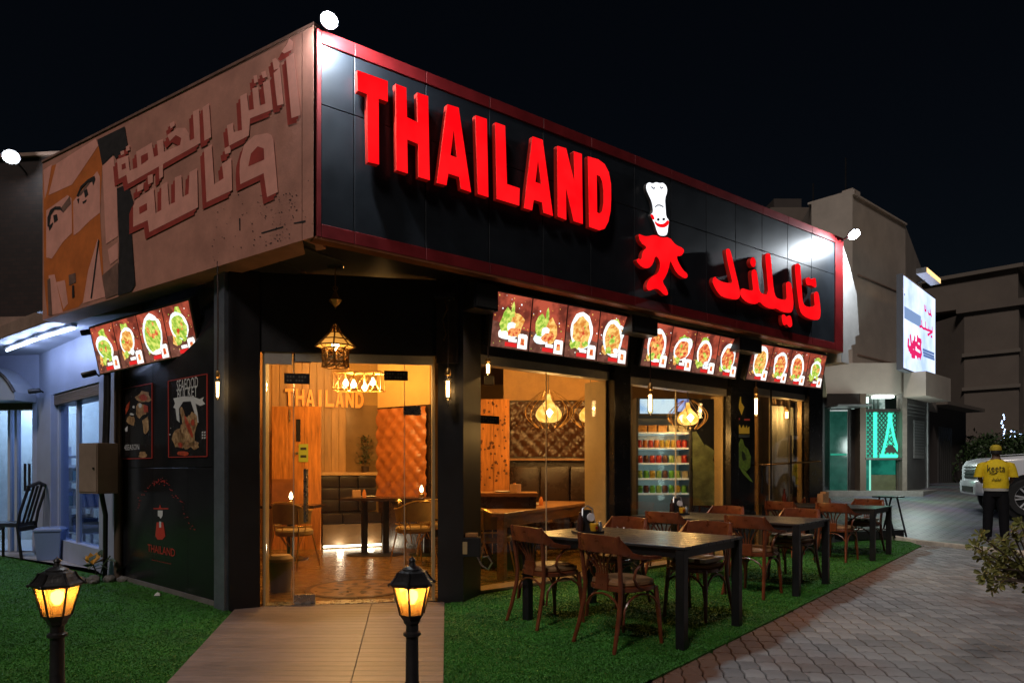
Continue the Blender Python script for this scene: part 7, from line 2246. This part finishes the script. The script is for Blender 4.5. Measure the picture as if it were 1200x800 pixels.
# ------------------------------------------------------------------ white off-road vehicle
CARW = M('white_car_paint', (.78, .80, .84), .25, var=.05, scale=1, coat=.6)
CARB = M('black_car_trim', (.012, .012, .013), .35)
CARG = M('tinted_car_glass', (.012, .014, .017), .06, spec=.8)
HLG = M('headlight_lens', (.10, .105, .115), .06, spec=.9, coat=.5)
TYR = M('tyre_rubber', (.014, .014, .014), .75)
ALY = M('alloy_rim', (.62, .63, .65), .35, metal=.3)
corner = at(1147, 550, 14.3)
fdir = Vector((-.92, .39, 0)).normalized(); pdir = Vector((.39, .92, 0)).normalized()
S_ = 1.06
HW = .96 * S_
origin = corner.xy.to_3d() + pdir * HW - fdir * .0
cz_ = gz(14.5) + .02
car = thing('parked_car', 'white off-road car parked beyond the kerb behind the person in yellow', 'car', (origin.x, origin.y, cz_), math.atan2(fdir.y, fdir.x))
# local: x back is negative, y left, z up
def section(x, hw, z0, z1, rnd=.12, n=5):
    """rounded box outline across the car at x"""
    pts = []
    for cy, cz, a0 in ((hw - rnd, z1 - rnd, 0), (-hw + rnd, z1 - rnd, 90), (-hw + rnd, z0 + rnd, 180), (hw - rnd, z0 + rnd, 270)):
        for k in range(n):
            a = R(a0 + 90 * k / (n - 1))
            pts.append(Vector((x, cy + rnd * math.cos(a), cz + rnd * math.sin(a))) * S_)
    return pts
def loft(secs, name, mat, parent, **k):
    m = MB(); n = len(secs[0])
    for s in secs: m.v += [tuple(p_) for p_ in s]
    for i in range(len(secs) - 1):
        for j in range(n):
            l = (j + 1) % n
            m.f.append((i * n + j, i * n + l, (i + 1) * n + l, (i + 1) * n + j)); m.m.append(0)
    m.f += [tuple(range(n)), tuple((len(secs) - 1) * n + j for j in range(n - 1, -1, -1))]; m.m += [0, 0]
    return m.build(name, mat, parent, smooth=True, **k)
loft([section(-.06, .80, .62, 1.06, .10), section(-.14, .90, .48, 1.16, .10), section(-.35, .94, .44, 1.22, .12), section(-.85, .955, .44, 1.26, .12), section(-1.45, .96, .44, 1.29, .10), section(-2.4, .965, .44, 1.27, .08), section(-3.8, .96, .44, 1.26, .08), section(-4.7, .93, .46, 1.24, .10), section(-4.9, .86, .55, 1.15, .12)], 'body', CARW, car)
loft([section(-1.40, .80, 1.20, 1.30, .05), section(-2.05, .76, 1.22, 1.86, .10), section(-2.6, .75, 1.22, 1.93, .10), section(-4.2, .74, 1.22, 1.91, .10), section(-4.75, .76, 1.22, 1.75, .12)], 'cabin', CARW, car)
for s in (-1, 1):
    MB().poly([Vector((x, s * (y + .006), z)) * S_ for x, y, z in ((-1.66, .815, 1.33), (-2.02, .775, 1.78), (-2.95, .765, 1.82), (-2.98, .80, 1.33))]).build('side_window', CARG, car, fix=False)
    MB().poly([Vector((x, s * (y + .006), z)) * S_ for x, y, z in ((-3.04, .80, 1.33), (-3.02, .765, 1.82), (-4.3, .765, 1.80), (-4.5, .80, 1.33))]).build('side_window', CARG, car, fix=False)
    mi = MB().box(-1.85 * S_, -1.70 * S_, s * .97 * S_ - .1, s * .97 * S_ + .1, 1.30 * S_, 1.50 * S_).build('mirror', CARW, car, bevel=.04, smooth=True)
    MB().hexa([Vector(q_) * S_ for q_ in ((-.10, s * .58, .92), (-.30, s * .945, .94), (-.34, s * .90, .94), (-.14, s * .54, .92))], [Vector(q_) * S_ for q_ in ((-.12, s * .58, 1.08), (-.34, s * .935, 1.12), (-.38, s * .90, 1.12), (-.16, s * .54, 1.08))]).build('headlight', HLG, car, bevel=.015)
    MB().lathe([(0, 0), (.07, 0), (.08, .02), (0, .03)], 16, (-.10 * S_, s * .66 * S_, .60 * S_), M=Matrix.Rotation(R(90), 4, 'Y')).build('fog_lamp', HLG, car, smooth=True)
    for x in (-.84, -3.75):
        c_ = Vector((x, s * .80, .41)) * S_
        ar = MB().lathe([(.0, 0), (.50, 0), (.52, .02), (.50, .19), (0, .19)], 28, c_ - Vector((0, 0.02 * s, 0)), M=Matrix.Rotation(R(-90 * s), 4, 'X'))
        ar.build('wheel_arch', CARB, car, smooth=True)
        wh = thing('wheel', None, None, c_ + Vector((0, s * .10, -.0)))
        wh.parent = car
        Mx = Matrix.Rotation(R(-90 * s), 4, 'X')
        MB().lathe([(.27, -.13), (.38, -.13), (.41, -.09), (.415, 0), (.41, .09), (.38, .125), (.27, .12), (.26, 0), (.27, -.13)], 32, M=Mx, caps=False).build('tyre', TYR, wh, smooth=True)
        rm = MB().lathe([(.275, -.12), (.28, .10), (.265, .118), (.25, .09), (.25, -.1)], 32, M=Mx, caps=False)
        rm.lathe([(.25, -.02), (.0, -.02)], 32, M=Mx, caps=False)
        for k in range(6):
            for dk_ in (-.13, .13):
                a = R(60 * k) + dk_
                rm.tube([Mx @ Vector((.05 * math.cos(a), .05 * math.sin(a), .09)), Mx @ Vector((.262 * math.cos(R(60 * k) + dk_ * 1.2), .262 * math.sin(R(60 * k) + dk_ * 1.2), .085))], .02, 5)
        rm.lathe([(0, .075), (.07, .08), (.06, .105), (0, .11)], 14, M=Mx)
        rm.build('rim', ALY, wh, smooth=True)
gr_ = MB().hexa([Vector(q_) * S_ for q_ in ((-.05, -.52, .78), (-.05, .52, .78), (-.12, .52, .78), (-.12, -.52, .78))], [Vector(q_) * S_ for q_ in ((-.07, -.52, 1.08), (-.07, .52, 1.08), (-.14, .52, 1.08), (-.14, -.52, 1.08))]).build('grille', CARB, car, bevel=.01)
for k in range(4):
    MB().box(-.065 * S_, -.035 * S_, -.50 * S_, .50 * S_, (.81 + .07 * k) * S_, (.835 + .07 * k) * S_)  .build('grille_bar', IRON, gr_, bevel=.004)
loft([section(.0, .72, .46, .74, .10), section(-.08, .88, .44, .76, .12), section(-.30, .965, .44, .76, .12), section(-.42, .97, .46, .74, .10)], 'bumper', CARW, car)
MB().box(-.01 * S_, .012 * S_, -.46 * S_, .46 * S_, .50 * S_, .62 * S_).build('lower_grille', CARB, car, bevel=.01)
MB().poly([Vector(q_) * S_ for q_ in ((-1.44, -.74, 1.315), (-1.44, .74, 1.315), (-2.0, .70, 1.83), (-2.0, -.70, 1.83))]).build('windscreen', CARG, car, fix=False)
MB().tube([Vector((-.4, .5, 1.262)) * S_, Vector((-1.35, .55, 1.318)) * S_], .008, 4).build('bonnet_crease', CARW, car)

# ------------------------------------------------------------------ the person in yellow, seen from behind
pp0 = gr(1167, 632.5)
man = thing('person', 'person in yellow printed t-shirt, black trousers and yellow cap, back turned to us', 'person', (pp0.x, pp0.y, gz(pp0.y)), R(-33))
K = 1.735 / 1.75
SKIN = M('brown_skin', (.16, .085, .05), .55)
YEL = M('yellow_shirt', (.85, .60, .010), .8, var=.12, scale=7, bump=1.0, bscale=9)
CAPM = M('yellow_cap', (.50, .36, .02), .8, var=.15, scale=20)
TRO = M('black_trousers', (.007, .007, .009), .85, spec=.2, bump=1.0, bscale=10)
WHT = M('white_hem', (.45, .44, .40), .8)
def lo(secs, name, mat, parent, n=20, cap=True):
    m = MB()
    for c, rx, ry in secs:
        for k in range(n):
            a = 6.2832 * k / n
            fo_ = 1 + (.022 * math.sin(5 * a + 31 * c[2]) + .016 * math.sin(9 * a - 47 * c[2] + 7 * c[0]) if mat in (YEL, TRO) else 0)
            m.v.append((c[0] * K + rx * fo_ * K * math.cos(a), c[1] * K + ry * fo_ * K * math.sin(a), c[2] * K))
    for i in range(len(secs) - 1):
        for k in range(n):
            l = (k + 1) % n
            m.f.append((i * n + k, i * n + l, (i + 1) * n + l, (i + 1) * n + k)); m.m.append(0)
    if cap:
        m.f += [tuple(range(n - 1, -1, -1)), tuple((len(secs) - 1) * n + k for k in range(n))]; m.m += [0, 0]
    return m.build(name, mat, parent, smooth=True)
# continuous body by a skin surface: pelvis rooted
vsk = [((0, 0, .95), .14, .11), ((0, 0, 1.15), .135, .10), ((0, .0, 1.36), .15, .10), ((0, .0, 1.47), .06, .06), ((0, .02, 1.56), .062, .07), ((0, .03, 1.64), .085, .10), ((0, .025, 1.72), .06, .07),
       ((-.19, 0, 1.40), .055, .055), ((-.245, .02, 1.14), .042, .042), ((-.20, .22, 1.06), .034, .034), ((-.16, .30, 1.08), .022, .035), ((.19, 0, 1.40), .055, .055), ((.25, .02, 1.14), .042, .042), ((.21, .20, 1.04), .034, .034), ((.17, .28, 1.07), .022, .035),
       ((-.10, 0, .88), .085, .09), ((-.12, .01, .50), .06, .06), ((-.13, -.02, .10), .04, .04), ((-.135, .09, .05), .035, .03), ((.10, 0, .88), .085, .09), ((.12, .01, .50), .06, .06), ((.14, -.02, .10), .04, .04), ((.15, .09, .05), .035, .03)]
esk = [(0, 1), (1, 2), (2, 3), (3, 4), (4, 5), (5, 6), (2, 7), (7, 8), (8, 9), (9, 10), (2, 11), (11, 12), (12, 13), (13, 14), (0, 15), (15, 16), (16, 17), (17, 18), (0, 19), (19, 20), (20, 21), (21, 22)]
fi = 0
for hs, base in ((10, (-.16, .30, 1.08)), (14, (.17, .28, 1.07))):
    sg = -1 if hs == 10 else 1
    for k in range(5):
        i0 = len(vsk)
        off = (k - 2) * .018
        if k == 4:
            p1_, p2_ = (base[0] - sg * .035, base[1] + .015, base[2] + .02), (base[0] - sg * .05, base[1] + .05, base[2] + .03)
        else:
            L_ = (.042, .05, .046, .036)[k]
            p1_, p2_ = (base[0] - sg * .015, base[1] + .05, base[2] + off), (base[0] - sg * .035, base[1] + .05 + L_ * .6, base[2] + off + .004)
        vsk += [(p1_, .0095, .0095), (p2_, .008, .008)]
        esk += [(hs, i0), (i0, i0 + 1)]
me = bpy.data.meshes.new('body')
me.from_pydata([Vector(p_) * K for p_, _, _ in vsk], esk, [])
bo = bpy.data.objects.new('body', me); COL.objects.link(bo); bo.parent = man
sk = bo.modifiers.new('skin', 'SKIN'); sk.use_smooth_shade = True
for i, (_, rx, ry) in enumerate(vsk):
    me.skin_vertices[0].data[i].radius = (rx * K, ry * K)
me.skin_vertices[0].data[0].use_root = True
sd = bo.modifiers.new('smooth', 'SUBSURF'); sd.levels = 1; sd.render_levels = 2
me.materials.append(SKIN)
shirt = lo([((0, 0, .955), .195, .145), ((0, 0, 1.02), .198, .148), ((0, -.005, 1.15), .192, .14), ((0, -.01, 1.28), .205, .145), ((0, -.01, 1.36), .212, .138), ((0, 0, 1.42), .185, .115), ((0, .005, 1.465), .115, .085), ((0, .01, 1.49), .075, .072)], 'shirt', YEL, man, 28)
for s in (-1, 1):
    lo([((s * .155, 0, 1.435), .05, .075), ((s * .20, 0, 1.41), .075, .082), ((s * .225, .005, 1.33), .078, .082), ((s * .248, .01, 1.22), .078, .082), ((s * .258, .015, 1.16), .080, .084)], 'sleeve', YEL, man)
lo([((0, 0, .905), .19, .142), ((0, 0, .96), .192, .142)], 'shirt_hem', WHT, man, 28)
lo([((0, 0, .95), .182, .135), ((0, 0, .90), .185, .135), ((0, 0, .84), .185, .13), ((0, 0, .80), .17, .12)], 'trousers', TRO, man, 28)
for s in (-1, 1):
    lo([((s * .088, 0, .86), .10, .118), ((s * .10, 0, .74), .102, .112), ((s * .115, .005, .52), .082, .09), ((s * .122, -.01, .30), .078, .085), ((s * .13, -.015, .10), .07, .078), ((s * .132, -.01, .06), .072, .08)], 'trouser_leg', TRO, man)
    lo([((s * .14, .04, .0), .05, .14), ((s * .14, .04, .045), .052, .142), ((s * .138, .02, .085), .042, .09)], 'shoe', CARB, man)
cap_ = lo([((0, .02, 1.645), .090, .108), ((0, .02, 1.68), .092, .110), ((0, .02, 1.72), .082, .098), ((0, .02, 1.75), .05, .06), ((0, .02, 1.757), .01, .012)], 'cap', CAPM, man, 24)
MB().prism([Vector((-.085 * K - .05 * math.sin(t * .3) * 0 + .17 * K * t / 8, (.10 + .11 * math.sin(math.pi * t / 8)) * K, 1.66 * K)) for t in range(9)], Vector((0, 0, -.012))).build('cap_peak', CAPM, cap_)
lo([((0, -.01, 1.58), .078, .09), ((0, -.01, 1.62), .088, .10), ((0, .0, 1.648), .089, .104)], 'hair', M('black_hair', (.012, .01, .009), .7), man, 18)
PRT = M('black_shirt_print', (.018, .016, .012), .6)
vs, fs = text_polys('keeta')
def on_back(x, z):                                          # wrap on the back of the shirt
    xx = max(-.19, min(.19, x))
    return Vector((xx * K, -(.148 * math.sqrt(max(0, 1 - (xx / .212) ** 2)) + .019) * K, z * K))
MB().add([on_back(-.135 + .265 * x, 1.255 + .13 * y) for x, y in vs], fs).build('shirt_lettering', PRT, shirt, fix=False)
MB().tube([on_back(-.10 + .11 * k / 6, 1.245 - .022 * math.sin(math.pi * k / 6)) for k in range(7)], .007, 5).build('smile_print', PRT, shirt)
am_ = MB()
for st_ in ([(.07, 1.135), (.055, 1.11), (.03, 1.11), (.03, 1.125)], [(.03, 1.11), (.0, 1.11), (.0, 1.128)], [(.0, 1.11), (-.03, 1.11), (-.03, 1.125)], [(-.045, 1.14), (-.045, 1.11), (-.07, 1.11)], [(.012, 1.142), (.02, 1.142)], [(-.018, 1.095), (-.01, 1.095)]):
    am_.tube([on_back(x, z) for x, z in st_], .0065, 4)
am_.build('small_lettering', PRT, shirt)

# ------------------------------------------------------------------ shrub at the right edge of the frame
SHR = M('olive_shrub_leaf', (.17, .175, .045), .45, island=.45, var=.3, scale=8)
SHS = M('shrub_branch', (.13, .095, .07), .75, var=.3, scale=20)
shb = Vector((3.62, 4.35, 0))
sh_ = thing('shrub', 'olive leaved shrub with rosettes reaching in over the pavers at the right edge', 'shrub', shb)
rs = random.Random(21)
tips = [(1148, 626), (1163, 640), (1150, 652), (1142, 640), (1160, 665), (1152, 672), (1170, 668), (1178, 660), (1163, 690), (1185, 682), (1190, 650), (1195, 630), (1182, 640), (1176, 650), (1188, 668), (1199, 675), (1196, 612), (1206, 640), (1210, 660), (1208, 690), (1172, 682), (1158, 658), (1212, 620), (1220, 650), (1225, 680), (1186, 622), (1167, 656), (1180, 672), (1174, 632), (1195, 660), (1156, 680), (1240, 640), (1235, 610), (1250, 670)]
stm = MB(); fol = MB()
hub = [Vector((-.05, 0, .30)), Vector((-.12, -.05, .45)), Vector((-.2, .05, .55)), Vector((-.08, .1, .6))]
stm.tube([(0, 0, 0), (-.02, 0, .15), (-.05, 0, .3)], [.028, .024, .02], 7)
for h_ in hub[1:]:
    stm.tube([hub[0], (hub[0] + h_) / 2 + Vector((0, 0, .02)), h_], .014, 6)
for i, (u, v) in enumerate(tips):
    p_ = at(u, v, 4.2 + rs.uniform(-.28, .35)) - shb
    h_ = min(hub, key=lambda q_: (q_ - p_).length)
    md = (h_ + p_) / 2 + Vector((rs.uniform(-.03, .03), rs.uniform(-.03, .03), rs.uniform(.0, .05)))
    stm.tube([h_, md, p_], [.008, .006, .004], 5)
    ax = (p_ - md).normalized()
    for rr_, cnt, ln in ((p_, 12, .044), (p_ * .86 + md * .14, 7, .040), (p_ * .7 + md * .3, 3, .036)):
        for k in range(cnt):
            a = rs.uniform(0, 6.28)
            e1 = ax.orthogonal().normalized(); e2 = ax.cross(e1)
            d = (e1 * math.cos(a) + e2 * math.sin(a) + ax * rs.uniform(-.1, 1.0)).normalized()
            L_ = ln * rs.uniform(.7, 1.25); W_ = L_ * .20
            sd_ = d.cross(ax + Vector((.01, .02, .03))).normalized()
            up_ = sd_.cross(d)
            b_ = rr_ + d * .004
            fol.add([b_, b_ + d * L_ * .55 + sd_ * W_ + up_ * .004, b_ + d * L_ * .9 + sd_ * W_ * .7, b_ + d * L_ + up_ * -.003, b_ + d * L_ * .9 - sd_ * W_ * .7, b_ + d * L_ * .55 - sd_ * W_ + up_ * .004], [(0, 1, 2, 3), (0, 3, 4, 5)])
stm.build('branch', SHS, sh_, smooth=True)
fo = fol.build('foliage', SHR, sh_, fix=False)
fo['kind'] = 'stuff'
